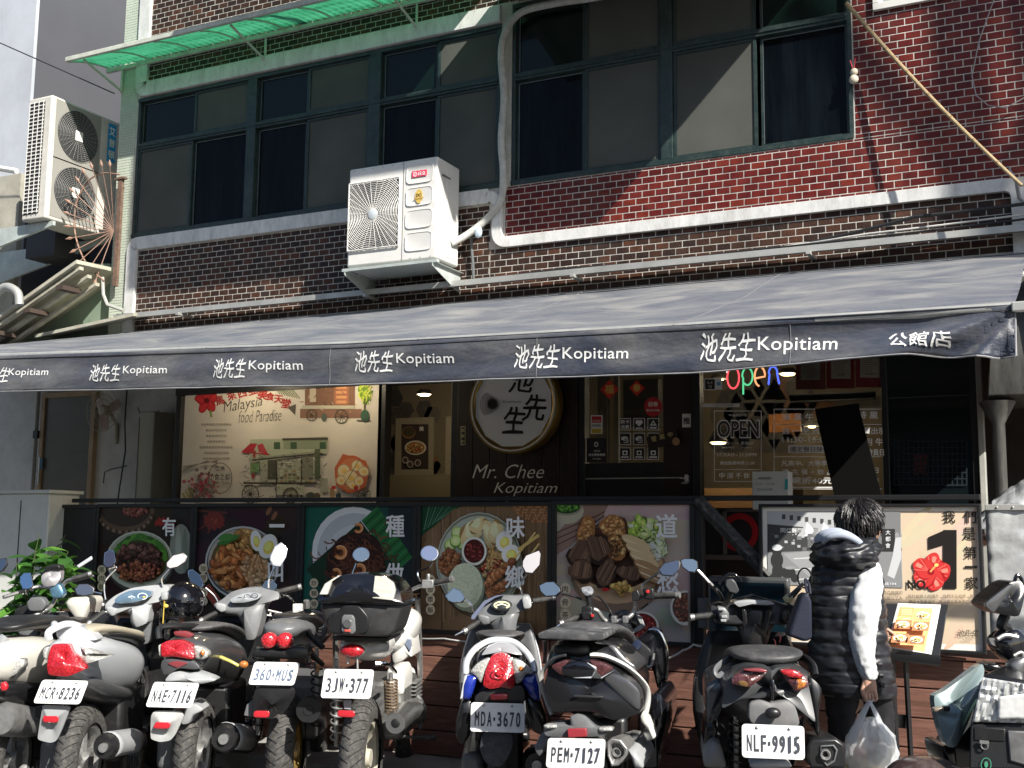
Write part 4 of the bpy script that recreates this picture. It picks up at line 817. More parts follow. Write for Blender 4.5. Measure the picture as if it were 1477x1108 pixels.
# window with stickers
zw = PZ(1140, 733, YS); pane(1013, 1274, zw, 2.62)
q = MB(); q.bx(X(1013), X(1274), YS-.03, YS+.02, zlo, zw); q.build('dark_infill', mat('dark brown panel', (.022,.018,.016), .5), shop, smooth=False)  # dark panel added to stand for the dim interior below the window
q = MB(); yy = YS-.045
for a, b_, c_1, d_ in ((1041,1046,735,800),(1013,1100,801,808),(1041,1100,735,738)): q.bx(X(a,yy), X(b_,yy), yy, yy+.012, PZ(1060,d_,yy), PZ(1060,c_1,yy))
q.build('mullion', mat('grey brown mullion', (.14,.12,.11), .5), shop, smooth=False)
c = px_canvas(YS-.034, .0003); c.ring(1067, 768, 27, 28, 9, (.30,.015,.02)); c.build('red_ring', dim_print, shop)
c = px_canvas(YS-.0035, .0003)
def frm(x0, y0, x1, y1, w=1.0, col=SW):
    for r_ in ((x0,y0,x1,y0+w),(x0,y1-w,x1,y1),(x0,y0+w,x0+w,y1-w),(x1-w,y0+w,x1,y1-w)): c.rect(*r_, col)
frm(1030, 592.5, 1098.5, 695, .9); c.text('WELCOME', 1064, 599, 2.8, SW, width=26, bold=.01)
c.text('OPEN', 1065, 619, 27, SW, bold=.035, width=62); c.text('OPEN', 1065, 619, 23.5, (.05,.045,.04), bold=.012, width=59.5)
c.text('星期一 － 星期日', 1063, 639.5, 4.4, SW, width=46); c.text('(MON.)      (SUN.)', 1063, 646, 2.6, SW, width=42); c.text('11:30AM - 21:30PM', 1063, 656, 5, SW, width=56); c.text('最後點餐時間 21:00', 1064, 668, 5.4, SW, bold=.01, width=50); c.rect(1031, 677, 1098, 677.8, SW)
c.text('中 間 不 休', 1060, 686, 8.6, SW, bold=.02, width=44)
frm(1116.5, 590, 1275, 706, 1.0)
for y in (612, 658.5): c.rect(1118, y, 1274, y+1, SW)
c.text('商 業 午 餐', 1160, 602, 10.5, SW, bold=.02, width=62); c.text('特 星', 1252, 599, 10.5, SW, bold=.03, width=30); c.text('週 一 至 週 五', 1163, 622, 9, SW, bold=.015, width=68); c.text('11:30-15:00', 1163, 634.5, 7.4, SW, bold=.02, width=68); c.rect(1138, 643, 1200, 653.5, SW); c.text('國定假日除外', 1169, 648.2, 8, (.05,.045,.04), bold=.01, width=56)
c.text('凡高中、大專學生', 1166, 668.5, 8.4, SW, bold=.02, width=76); c.text('憑 主 餐 + 飲 品', 1166, 681, 8, SW, bold=.02, width=74); c.text('現折40元', 1172, 693.5, 10, SW, bold=.03, width=60); c.rect(1130, 702.5, 1205, 704, SW)
c.text('頁出示', 1262, 622, 10, SW, bold=.025, width=32); c.text('月 牛', 1262, 638, 11, SW, bold=.025, width=24); c.text('會員日', 1264, 653, 10, SW, bold=.025, width=24); c.text('日', 1265, 679, 8, SW, bold=.01); c.text('科', 1265, 694, 8, SW, bold=.01)
c.rect(1018, 547, 1034, 563.5, (.66,.65,.62)); c.rect(1019, 548, 1033, 562.5, (.03,.03,.03)); c.text('もぐ', 1026, 553, 4, SW, bold=.01); c.text('つ', 1026, 559, 4, SW, bold=.01); c.rect(1034, 546.5, 1043.5, 563, (.6,.63,.68)); c.rect(1036, 552, 1041.5, 557, (.1,.3,.5)); c.rect(1015, 583, 1069, 588, (.50,.48,.46)); c.text('NO SMOKING', 1047, 585.5, 2, (.1,.1,.1), width=26, bold=.02)
c.build('window_lettering', dim_print, shop)
c = px_canvas(YS+.006, .0002)
for k, x in enumerate((1148, 1192, 1234)):
    c.rect(x, 512, x+(43 if k == 0 else 41), 562-k*1.5, ((.36,.085,.06),(.28,.03,.035),(.30,.035,.04))[k]); c.rect(x+7, 510, x+35, 548-k*1.5, (.55,.50,.42))
    for j in range(9): c.rect(x+10, 513+j*3.2, x+10+r2.uniform(14,22), 514+j*3.2, (.30,.22,.18))
    c.text('公告', x+21, 543-k*1.5, 3.2, (.12,.1,.1), bold=.02, width=12)
c.build('red_notices', dim_print, shop)
# dark glass door at the right and its frame
q = MB(); q.bx(X(1283), X(1412), YS-.01, YS+.01, zlo, zhi); q.build('dark_glass_panel', mat('smoked glass', (.006,.010,.012), .08, spec=.5), shop, smooth=False)
q = MB(); z = PZ(1350, 572, YS); q.bx(X(1284), X(1400), YS-.014, YS-.011, z-.003, z+.003); q.build('door_seam', mat('seam grey', (.06,.065,.07), .5), shop, smooth=False)
c = px_canvas(YS-.0115, .0003); c.text('夏', 1328, 670, 32, (.055,.018,.02), bold=.03, width=24);  # reflection of a reddish sign painted on the glass, with a faint grid
for k in range(16): c.rect(1289+k*7, 634, 1290.5+k*7, 700, (.014,.019,.025))
for k in range(8): c.rect(1289, 636+k*9, 1395, 637.6+k*9, (.014,.019,.025))
c.build('painted_reflection', dim_print, shop)
post(1412, 1421, m=mat('pale post', (.42,.42,.38), .5, var=.2), d=.05, name='pale_post')
post(1402, 1412, d=.03)
# leaning black board
lb = thing('leaning_board', 'plain black board leaning in front of the window with the white opening hours', 'board', (X(1230), .7, 0.9))
q = MB(); Yl = .55; A = [P(1175,590,Yl), P(1237,582,Yl), P(1274,726,Yl), P(1206,728,Yl)]; nrm = Vector((0,.02,0)); q.loft([[p for p in A], [p+nrm for p in A]]); q.build('panel', mat('matt black board', (.004,.004,.004), .9, spec=.1), lb, smooth=False); 
q = MB(); p = P(1240, 726, Yl); q.bx(p.x-.03, p.x+.03, Yl, Yl+.05, .88, p.z+.02); q.build('foot', blackm, lb, smooth=False)
wb = thing('paper_sign', 'white box sign with small print standing behind the rail before the window', 'sign', (X(1110), .6, 1.5))
pa, pb = P(1085, 700, .5), P(1137, 700, .5); q = MB(); q.bx(pa.x, pb.x, .5, .62, PZ(1110, 735, .5), PZ(1110, 680, .5)); q.build('box', mat('white card', (.62,.62,.60), .6), wb, smooth=False, bevel=.003)
c = px_canvas(.4985, .0002); c.text('營業時間', 1103, 690, 3.5, (.15,.15,.15), bold=.01, width=18); c.text('11:30 － 21:30', 1103, 698, 3, (.2,.2,.2), width=28); c.text('歡迎光臨', 1103, 706, 3, (.2,.2,.2), width=22); c.rect(1132.5, 691, 1136.5, 706, (.03,.28,.30)); c.build('print', dim_print, wb)
# open neon on the inner side of the glass
for txt, x, col, d in (('o',0,(1,.08,.10),1),('p',1,(.06,.55,.28),1),('e',2,(1,.38,.15),1),('n',3,(.08,.14,1),1)): pass
neon = thing('neon_sign', 'neon tube sign spelling open in red, green, orange and blue behind the glass', 'sign', (X(1085), YS+.03, 2.3))
def nm(n_, c_): return mat(n_, tuple(v*.5 for v in c_), .3, emit=c_, estr=2.2)
def ntube(pts, m): q = MB(); q.tube([P(x, y, YS+.04) for x, y in pts], .006, 8); q.build('neon_tube', m, neon)
el = lambda cx, cy, rx, ry, a0, a1, n=20: [(cx+rx*math.cos(a0+(a1-a0)*k/n), cy+ry*math.sin(a0+(a1-a0)*k/n)) for k in range(n+1)]
ntube(el(1057.5, 545, 8.5, 15.5, -1.9, 4.3), nm('red neon', (.75,.06,.08))); ntube([(1050,531),(1048.5,538)], nm('white neon', (.6,.5,.5)))
ntube([(1072,569),(1072,545)]+el(1078, 543, 7.5, 12.5, 3.14, 3.14+5.4), nm('green neon', (.06,.35,.17)))
ntube([(1089,546)]+el(1096, 543, 7.5, 14, .0-.0, -4.6)[::1], nm('orange neon', (.65,.26,.12)))
ntube([(1108.5,555),(1110,540)]+el(1115, 538, 6, 9, 3.14, 6.28)+[(1121,540),(1124,554)], nm('blue neon', (.06,.11,.75)))
# ------------------------------------------------------------------ interior
room = thing('dining_room', 'dim interior with cream walls and hexagon tiles seen through the shop windows', 'room', (-3.5, 3, .1))
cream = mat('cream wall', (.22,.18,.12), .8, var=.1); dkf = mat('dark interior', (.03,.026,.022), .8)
xa, xb = X(262)+.0, X(1415)
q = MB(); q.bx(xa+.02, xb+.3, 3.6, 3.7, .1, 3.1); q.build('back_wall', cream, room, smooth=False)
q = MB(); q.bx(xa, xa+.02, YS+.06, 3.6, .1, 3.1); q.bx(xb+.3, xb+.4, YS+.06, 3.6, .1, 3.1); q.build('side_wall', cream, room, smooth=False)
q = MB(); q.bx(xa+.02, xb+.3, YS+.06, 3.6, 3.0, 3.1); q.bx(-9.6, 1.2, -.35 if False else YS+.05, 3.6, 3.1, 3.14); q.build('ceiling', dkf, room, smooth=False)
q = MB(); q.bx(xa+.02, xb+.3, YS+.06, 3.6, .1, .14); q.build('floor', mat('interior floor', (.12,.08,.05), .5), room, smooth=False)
yb = 3.6
hexm = [mat('hexagon tile %d' % k, c_, .5, var=.3, vscale=20) for k, c_ in enumerate(((.16,.14,.11),(.10,.09,.08),(.24,.12,.06),(.06,.06,.06),(.22,.19,.13)))]
def hexa(px, py, Y, r, m):
    c0 = P(px, py, Y); q = MB(); q.plate([(r*math.cos(a), r*math.sin(a)) for a in [math.pi/3*k for k in range(6)]], c0, (1,0,0), (0,0,1), .004); q.build('hexagon_tile', m, room, smooth=False)
for px, py, k in ((585,592,1),(612,590,1),(624,599,0),(586,592,0),(572,600,1),(562,640,0),(570,653,3),(562,665,3),(568,676,1),(574,640,0),(624,672,2),(634,678,4),(564,560,1),(570,575,3)): hexa(px, py, yb, .10, hexm[k])
for row in range(5):
    for col in range(6):
        if r2.random() < .75: hexa(1040+col*22+(row%2)*11, 560+row*19, yb, .12, hexm[r2.choice((0,1,1,3,2))])
for px in (1148, 1185, 1222, 1255): hexa(px, 585, yb, .11, hexm[2 if px in (1148,1185) else 0])
def room_pic(px0, py0, px1, py1):
    Y = yb-.01; a, b_ = P(px0, py1, Y), P(px1, py0, Y); q = MB(); q.bx(a.x-.07, b_.x+.07, Y-.02, Y+.01, a.z-.07, b_.z+.07); q.build('picture_frame', mat('picture mount', (.40,.35,.25), .6), room, smooth=False)
    c = px_canvas(Y-.021, .0002); c.rect(px0, py0, px1, py1, (.045,.032,.03)); w = px1-px0
    c.ell(px0+w*.27, py0+12, w*.25, 9, (.22,.11,.05)); c.ell(px0+w*.27, py0+11, w*.22, 7, (.06,.05,.03)); c.ell(px0+w*.52, py0+34, w*.4, 10.5, (.55,.5,.4)); c.ell(px0+w*.52, py0+34, w*.34, 8.5, (.30,.18,.08)); c.chunks(40, px0+w*.52, py0+34, w*.28, 6, [(.5,.33,.12),(.3,.08,.04)], (1,2.6), r2)
    for dx, dy in ((.2,52),(.38,58),(.66,56)): c.ell(px0+w*dx, py0+dy, 4.5, 5, (.40,.38,.34)); c.ell(px0+w*dx, py0+dy, 3.3, 3.8, (.08,.05,.04))
    c.text('美', px0+w*.8, py0+7, 7, (.6,.6,.55), bold=.02); c.build('food_print', dim_print, room)
room_pic(579, 612, 618, 677); room_pic(652, 610, 672, 676)
q = MB(); a = P(558, 686, 3.2); q.bx(a.x-.2, P(672, 700, 3.2).x, 3.15, 3.25, .14, a.z); q.build('bench_back', mat('beige bench', (.20,.17,.11), .7), room, smooth=False)
q = MB(); a, b_ = P(1020, 725, 2.4), P(1150, 705, 2.4); q.bx(a.x-.1, b_.x, 2.2, 2.6, .14, b_.z); q.build('counter', mat('counter wood', (.22,.12,.05), .5), room, smooth=False)
q = MB()
for k in range(9): x = P(1110+k*5, 610, 3.0).x; q.bx(x, x+.03, 2.98, 3.02, P(1110,624,3).z, P(1110,598,3).z)
q.build('orange_slats', mat('orange wood', (.42,.16,.04), .6), room, smooth=False)
q = MB(); a, b_ = P(1141, 578, 3.3), P(1262, 566, 3.3)
for k in range(5): z = a.z+(b_.z-a.z)*k/4; q.bx(a.x, b_.x, 3.25, 3.33, z-.02, z+.006)
q.build('air_vent', mat('vent dark', (.02,.02,.02), .5), room, smooth=False)
# things behind the glass door
q = MB(); 
for px, w, m_ in ((862, 12, 0), (872, 5, 1), (885, 8, 0)): x = P(px, 600, 2.2).x; q.bx(x, x+w*.005, 2.2, 2.25, .14, 3.0)
q.build('door_frame_inside', mat('grey door frame inside', (.20,.19,.16), .6), room, smooth=False)
q = MB(); a, b_ = P(905, 600, 2.6), P(955, 565, 2.6); q.bx(a.x, b_.x, 2.5, 2.6, a.z-.1, b_.z+.1); q.build('cupboard', mat('dark grey cupboard', (.05,.048,.045), .5), room, smooth=False)
lampm = mat('warm lamp', (.9,.8,.5), .4, emit=(1.0,.78,.38), estr=14)
for px, py, Y in ((612,567,2.6),(1136,537,2.4),(1036,636,1.9),(1038,545,2.9),(1171,613,3.2),(468,520,.55),(330,520,.55)):
    c0 = P(px, py, Y); t_ = thing('ceiling_lamp', {612:'warm round lamp glowing above the framed noodle picture inside',1136:'warm lamp glowing right of the neon sign',1036:'warm lamp glowing under the big white OPEN lettering',1038:'small bright lamp beside the square sticker left of the neon',1171:'tiny distant lamp seen through the opening hours lettering',468:'small spotlight over the right half of the mural, above its cart',330:'small spotlight over the left half of the mural'}[px], 'lamp', c0, 0, 'lamps inside the shop')
    q = MB(); q.lathe([(0.001,.035),(.05,.03),(.075,.0),(.07,-.012),(.001,-.012)], c0, n=20); q.build('shade', mat('lamp shade', (.3,.28,.25), .5), t_)
    q = MB(); rr_ = .03 if px in (1038,1171) else .055; q.lathe([(0.001,-.013),(rr_,-.013),(rr_*.9,-.022),(.001,-.025)], c0, n=20); q.build('bulb', lampm, t_)
    ld = bpy.data.lights.new('lamp_light', 'POINT'); ld.energy = 4 if px in (612,1136,1036) else (4.5 if px in (468,330) else 1); ld.color = (1,.85,.62); ld.shadow_soft_size = .05
    lo = bpy.data.objects.new('lamp_light', ld); COL.objects.link(lo); lo.location = c0-Vector((0,0.0,.06)); 
    if px in (468, 330): lo.location = c0-Vector((0,.0,.05)); 
    lo.parent = t_; lo.matrix_parent_inverse = wmat(t_).inverted()
# ------------------------------------------------------------------ round sign
Yc = YS-.09
sg = thing('round_sign', 'round gold rimmed shop sign with black brush characters and a sun emblem', 'sign', P(743, 590, Yc))
c0 = P(742, 584, Yc-.08); rx = (P(838,590,Yc-.08)-P(672,590,Yc-.08)).x/2*1.0; rx = .5*((P(809,590,Yc-.08)-P(676,590,Yc-.08)).x)
gold = mat('brass rim', (.30,.20,.055), .35, metal=.7, var=.2); R0 = .355
q = MB(); q.lathe([(R0*.86,-.02),(R0*.90,-.03),(R0*.985,-.03),(R0,-.02),(R0,.06),(R0*.3,.06)], c0, 'Y', 64); q.build('rim', gold, sg, ang=30)
q = MB(); q.lathe([(R0*.915,-.031),(R0*.915,-.036),(R0*.945,-.036),(R0*.945,-.031)], c0, 'Y', 64); q.build('light_ring', mat('white ring', (.8,.8,.76), .4), sg)
q = MB(); q.lathe([(.001,-.018),(R0*.86,-.018)], c0, 'Y', 64); q.build('face_back', gold, sg)
q = MB(); q.plate([(R0*.865*math.cos(a), R0*.865*math.sin(a)) for a in [math.pi/12*(2*k+1) + 0 for k in range(12)]][::1] if False else [(R0*.87*math.cos(a), R0*.87*math.sin(a)) for a in [R_(-105+30*k) for k in range(12)]], c0+Vector((0,-.019,0)), (1,0,0), (0,0,1), .006); q.build('white_face', mat('sign white', (.86,.88,.90), .4), sg, smooth=False)
c = px_canvas((c0.y-.0262), .0003)
bk = (.012,.012,.012)
for ch, x, y, h_, w_ in (('池',752,549,34,38),('先',770,588,38,36),('生',741,606,38,34)): c.text(ch, x, y, h_, bk, bold=.012, shear=.22, width=w_, wob=.025)
c.text('Kopitiam', 739, 580, 4, (.1,.1,.1), width=26)
for k in range(16): a = 2*math.pi*k/16; w_ = .16; c.poly([(711+6*math.cos(a-w_), 583+6.5*math.sin(a-w_)), (711+11.5*math.cos(a), 583+12.5*math.sin(a)), (711+6*math.cos(a+w_), 583+6.5*math.sin(a+w_))], bk)
c.ell(711, 583, 6.6, 7.1, bk)
for k in range(5): c.ring(711+k*.9, 584, 17.5-k*1.7, 19-k*1.9, .8, (.05,.05,.06), a0=2.2-k*.12, a1=4.3+k*.05)
c.build('emblem', dim_print, sg)
# ------------------------------------------------------------------ mural poster on the left
Ym = YS-.05
mu = thing('mural_poster', 'large cream Malaysia food mural with hibiscus, street cart drawings and plate of food', 'poster', (X(405), Ym, .9))
q = MB(); q.bx(X(264,Ym), X(549,Ym), Ym, Ym+.03, .3, 2.62); q.build('panel', mat('mural cream', (.78,.72,.63), .6, var=.04), mu, smooth=False)
c = px_canvas(Ym-.0005, .00003); sk = (.05,.045,.035)
for k in range(5):
    a = k*1.2566-.4; x, y = 298+8*math.cos(a), 578+9*math.sin(a); c.ell(x, y, 10, 7, (.34,.02,.025), a, 22, .15, r2); c.ell(x, y, 8, 5, (.46,.03,.035), a, 20, .2, r2)
c.ell(298, 578, 4, 4, (.12,.01,.01)); c.line([(303,592),(305,602)], 3, (.16,.22,.06))
for k, (ch, x, y, s_) in enumerate((('馬',317,578,13),('來',334,571,13),('西',349,567,13),('亞',364,563,13),('美',379,569,15),('食',390,572,12),('天',402,576,12),('堂',413,582,14))): c.text(ch, x, y, s_, (.30,.025,.025), bold=.03, rot=-.3 if k < 4 else .12)
c.text('Malaysia', 350, 585, 20, sk, bold=-.005, shear=.35, width=58, rot=-.17, wob=.02); c.text('food Paradise', 375, 600, 17, sk, bold=-.012, shear=.4, width=62, rot=-.06, wob=.02)
for k in range(7): y = 612.5+k*8.2; c.text('來自馬來西亞的街頭美食'[:(11,8,7,7,11,9,9)[k]], 312, y, 3.6, (.16,.13,.1), width=(44,30,30,26,48,36,38)[k])
for k in range(9): x = 397+k*2.6; c.line([(x,560-abs(k-4)),(x+7+k,569+k*.8)], 1.1, (.12,.16,.07))
c.poly([(415,588),(427,583),(426,599)], (.08,.07,.06))
# top right cart
c.rect(440, 548, 512, 590, (.17,.09,.06)); c.rect(447, 548, 456, 580, (.42,.36,.28)); c.rect(433, 590, 522, 603, (.20,.11,.08)); c.rect(482, 548, 503, 584, (.30,.12,.07))
for k in range(5): c.rect(485, 550+k*7, 500, 554+k*7, (.50,.25,.12))
for k in range(60): x, y = r2.uniform(436,516), r2.uniform(548,603); c.line([(x,y),(x+r2.uniform(-8,8),y+r2.uniform(-6,6))], r2.uniform(.5,1.6), r2.choice([sk,(.3,.14,.08),(.45,.36,.26),(.1,.07,.05)]))
c.rect(436, 585, 512, 590, (.40,.38,.30))
def wheel2(x, y, r, n=10, w=1.3):
    c.ring(x, y, r, r*1.08, w, sk)
    for k in range(n): a = 2*math.pi*k/n; c.line([(x,y),(x+r*math.cos(a),y+r*1.08*math.sin(a))], .6, sk)
    c.ell(x, y, r*.2, r*.22, sk)
wheel2(450, 599, 8); wheel2(493, 601, 9.5); c.ell(468, 602, 4, 6, (.08,.1,.09))
for k in range(90): a = r2.uniform(0,6.28); q_ = r2.uniform(0,1); x, y = 527+9*q_*math.cos(a), 566+16*q_*math.sin(a); c.ell(x, y, 1.3, 4.6, r2.choice([(.22,.34,.03),(.40,.48,.06),(.10,.20,.03),(.5,.52,.12)]), r2.uniform(-.9,.9), 7)
c.line([(527,575),(526,598)], 2, (.1,.1,.04)); c.ell(527, 600, 6, 9, (.04,.09,.06)); c.rect(515, 606, 535, 607.4, sk)
# main cart
wash = lambda v, g_=1.03: (v, v*g_, v*.8)
c.poly([(362,634),(472,632),(472,655),(360,662)], wash(.34,1.1)); c.poly([(409,633),(473,630),(473,648),(410,648)], wash(.22,1.15)); c.line([(408,634),(474,633)], 3, sk)
for k in range(22): c.line([(409+k*3,636),(411+k*3,632)], .8, sk)
for x in (396,420,462): c.rect(x, 638, x+9, 648, (.05,.09,.05))
c.poly([(349,652),(362,640),(372,640),(366,652)], (.34,.03,.04)); c.poly([(372,642),(380,640),(388,656),(374,652)], (.36,.05,.06)); c.line([(350,652),(390,656)], 2, (.3,.02,.03)); c.line([(368,650),(366,690)], 4, (.26,.04,.04))
c.poly([(360,662),(462,650),(462,655),(362,668)], wash(.25)); c.line([(365,664),(466,654)], 2.2, sk); c.rect(376, 664, 456, 697, wash(.30)); c.rect(387, 664, 400, 692, (.07,.07,.05)); c.rect(404, 667, 424, 675, wash(.5)); c.text('老豆花', 414, 671, 6, sk, bold=.02)
for i in range(8):
    for j in range(4): c.rect(405+i*6, 678+j*5, 409.5+i*6, 681.5+j*5, r2.choice([wash(.4),(.12,.1,.07),(.3,.2,.1),(.2,.22,.12)]))
c.rect(455, 648, 463, 690, (.08,.10,.06)); c.rect(437, 660, 453, 690, wash(.18)); c.line([(400,664),(400,722)], 2, sk); c.line([(436,662),(436,722)], 2, sk); c.line([(352,697),(458,697)], 2.4, sk); c.rect(400, 699, 440, 714, wash(.36)); c.rect(463, 690, 474, 710, wash(.32)); c.poly([(362,668),(375,668),(375,682),(362,682)], (.12,.22,.10))
for k in range(190): x, y = r2.uniform(352,470), r2.uniform(655,722); c.line([(x,y),(x+r2.uniform(-7,7),y+r2.uniform(-5,5))], r2.uniform(.4,1.2), r2.choice([sk,sk,(.14,.15,.09),(.3,.26,.18)]))
wheel2(363, 713, 12.5, 14); wheel2(421, 715, 11, 12, 2); c.ell(450, 716, 7, 6, (.06,.07,.06)); c.ell(459, 716, 5, 5, (.10,.08,.05))
for x, cl in ((478,(.3,.2,.1)),(480,(.45,.05,.04))): c.rect(x, 704 if cl[0] < .4 else 701, x+6, 720 if cl[0] < .4 else 706, cl)
c.ell(490, 716, 4, 5, (.03,.05,.06)); c.ring(319.5, 690, 17.5, 22.5, 1.1, (.12,.09,.08)); c.text('亞洲', 319, 676, 7, sk, bold=.01, width=13); c.text('小食之都', 318.5, 688, 9, sk, bold=.01, width=30); c.text("Asia's Best", 319, 696.5, 6, (.2,.17,.14), width=28); c.text('Street Food City', 319, 702, 3, (.2,.17,.14), width=24)
for k in range(6): c.line([(266,673+k*1.4),(300,668-k*.6),(316,664+k)], .8, (.2,.18,.15))
for k in range(120): x, y = r2.gauss(295,9), r2.gauss(704,11); c.ell(x, min(y,722), r2.uniform(1,3.2), r2.uniform(1,3), r2.choice([(.30,.04,.07),(.38,.12,.14),(.16,.13,.10),(.36,.10,.12),(.10,.08,.06)]), r2.uniform(0,3), 9)
for k in range(30): x, y = r2.gauss(277,5), r2.gauss(712,6); c.line([(x,min(y,722)),(x+3,min(y+8,723))], 1.6, r2.choice([(.12,.1,.07),(.3,.26,.1)]))
# plate of food
c.poly([(497,655),(530,665),(535,680),(528,706),(505,712),(487,700),(485,675)], (.42,.10,.045)); c.ell(509, 683, 24, 26, (.44,.11,.05), 0, 30, .05, r2); c.ell(508, 684, 20, 22, (.48,.17,.08), 0, 30, .1, r2)
for x, y, rx, ry in ((498,679,9,9),(517,672,8,8),(508,690,11,11),(494,693,7,7),(527,680,8,7),(512,700,10,6),(520,694,7,7)): c.ell(x, y, rx, ry, (.62,.52,.33), r2.uniform(0,1), 18, .12, r2); c.ring(x, y, rx, ry, .7, (.30,.2,.12)); c.ell(x+1, y+1, rx*.4, ry*.4, (.60,.42,.12))
c.line([(499,700),(521,662)], .8, sk); c.ell(516, 704, 3.5, 3.5, (.32,.03,.03)); wheel2(528, 714, 9, 9, .9)
for k in range(18): x, y = r2.uniform(512,536), r2.uniform(702,722); c.line([(x,y),(x+r2.uniform(-5,5),y+r2.uniform(-5,3))], .8, sk)
c.mb.v = [(x, y, max(z, 1.60)) for x, y, z in c.mb.v]; c.build('print', dim_print, mu)
# ------------------------------------------------------------------ left bay: white wall, frosted door, wall fan
lw = mat('dirty white wall', (.62,.63,.60), .8, var=.12, vscale=2, dust=.3, dustcol=(.22,.21,.17))
bay = thing('side_wall', 'dirty white wall around the frosted door left of the mural', 'wall', (-8, 1.5, .1))
q = MB(); YB = 1.5; Xb = lambda px: PX(px, 640, YB)
q.bx(-12, Xb(258), YB, YB+.1, .1, 3.3); q.build('plaster', lw, bay, smooth=False)
fd = thing('side_door', 'brown frosted glass door in a tan wooden frame at the far left', 'door', (Xb(100), YB, .1))
q = MB(); tan = mat('tan wood', (.34,.25,.15), .6, var=.2); zt = PZ(100, 566, YB)
q.bx(Xb(62), Xb(67), YB-.05, YB-.001, .1, zt); q.bx(Xb(134), Xb(140), YB-.05, YB-.001, .1, zt); q.bx(Xb(67), Xb(134), YB-.05, YB-.001, zt-.05, zt); q.build('frame', tan, fd, smooth=False, bevel=.003)
q = MB(); q.bx(Xb(67), Xb(134), YB-.03, YB-.005, .1, zt-.05); q.build('frosted_pane', mat('brown frosted glass', (.085,.078,.06), .35, var=.35, vscale=1.3, stretch=(.3,1,2)), fd, smooth=False)
q = MB(); q.bx(Xb(64), Xb(66), YB-.06, YB-.05, PZ(65,700,YB), PZ(65,660,YB)); q.build('handle', alu, fd, smooth=False); q = MB(); q.bx(Xb(66), Xb(69.5), YB-.056, YB-.0502, PZ(65,677,YB), PZ(65,661,YB)); q.build('blue_lock', mat('blue tag', (.04,.12,.2), .5), fd, smooth=False)
q = MB(); x = Xb(56); q.tube([(x, YB-.04, .1), (x, YB-.04, 3.2)], .018, 8); tag(q.build('drain_pipe', mat('grey pipe', (.22,.22,.2), .5, var=.2)), 'thin grey vertical pipe left of the frosted door', 'pipe')
q = MB(); x = Xb(58); q.bx(x-.03, x+.03, YB-.07, YB-.03, PZ(58,633,YB), PZ(58,622,YB)); tag(q.build('latch', blackm, smooth=False), 'small dark latch on the grey pipe beside the frosted door', 'latch')
fan = thing('wall_fan', 'pale round wall fan in the shade right of the frosted door', 'fan', P(150, 590, YB-.2))
c0 = P(148, 592, YB-.18); wfm = mat('fan plastic', (.36,.33,.26), .5)
q = MB(); 
for r_ in (.20,.15,.10,.05): q.tube([c0+Vector((r_*math.cos(a), 0, r_*math.sin(a))) for a in [2*math.pi*k/28 for k in range(28)]], .0035, 5, closed=True)
for k in range(24): a = 2*math.pi*k/24; q.tube([c0+Vector((.04*math.cos(a),-.01,.04*math.sin(a))), c0+Vector((.2*math.cos(a),0,.2*math.sin(a)))], .0016, 4)
q.build('grille', wfm, fan); q = MB(); q.lathe([(.001,-.02),(.04,-.015),(.05,.0),(.05,.08),(.001,.09)], c0, 'Y', 20); q.build('motor', wfm, fan)
for k in range(3):
    a = k*2.094+.4; q = MB(); q.plate([(.04,-.03),(.12,-.055),(.18,-.02),(.17,.045),(.08,.05),(.04,.03)], c0+Vector((0,.03,0)), (math.cos(a),.15,math.sin(a)), (-math.sin(a),.15,math.cos(a)), .003); q.build('blade', mat('fan blade', (.42,.30,.27), .5), fan)
q = MB(); q.tube([c0+Vector((0,.08,0)), c0+Vector((.02,.16,-.12)), c0+Vector((.02,.18,-.3))], .018, 8); q.build('bracket', wfm, fan)
cable('cable', [P(183,562,YB-.05), P(180,610,YB-.04), P(181,650,YB-.05), P(173,700,YB-.04), P(168,735,YB-.05)], .007, blackc, 'black cable hanging down the white wall beside the wall fan', sag=0, n=6)
q = MB(); q.tube([P(183,672,YB-.05), P(160,677,YB-.09), P(151,681,YB-.09), P(149,697,YB-.09)], .006, 6); tag(q.build('coat_hook', mat('dark hook', (.06,.055,.05), .5)), 'dark bent hook arm on the white wall under the fan', 'hook')
q = MB(); q.tube([P(199,588,YB-.04), P(203,602,YB-.07), P(228,602,YB-.07), P(229,592,YB-.04)], .005, 6); tag(q.build('towel_rail', mat('dark hook', (.06,.055,.05), .5)), 'short dark rail with two hooks left of the tall white cabinet', 'rail')
cb = thing('white_cabinet', 'tall narrow off white cabinet between the white wall and the mural', 'cabinet', (Xb(247), YB, .1))
q = MB(); q.bx(Xb(233), Xb(256), YB-.3, YB-.01, .1, PZ(245, 592, YB-.3)); q.build('body', mat('cabinet white', (.40,.40,.35), .5), cb, bevel=.01); q = MB(); q.bx(Xb(233)+.01, Xb(233)+.015, YB-.304, YB-.301, .2, PZ(245,600,YB-.3)); q.build('door_gap', blackm, cb, smooth=False)
q = MB(); q.bx(-12, Xb(258), -0.2, YB, 3.16, 3.2) if False else None
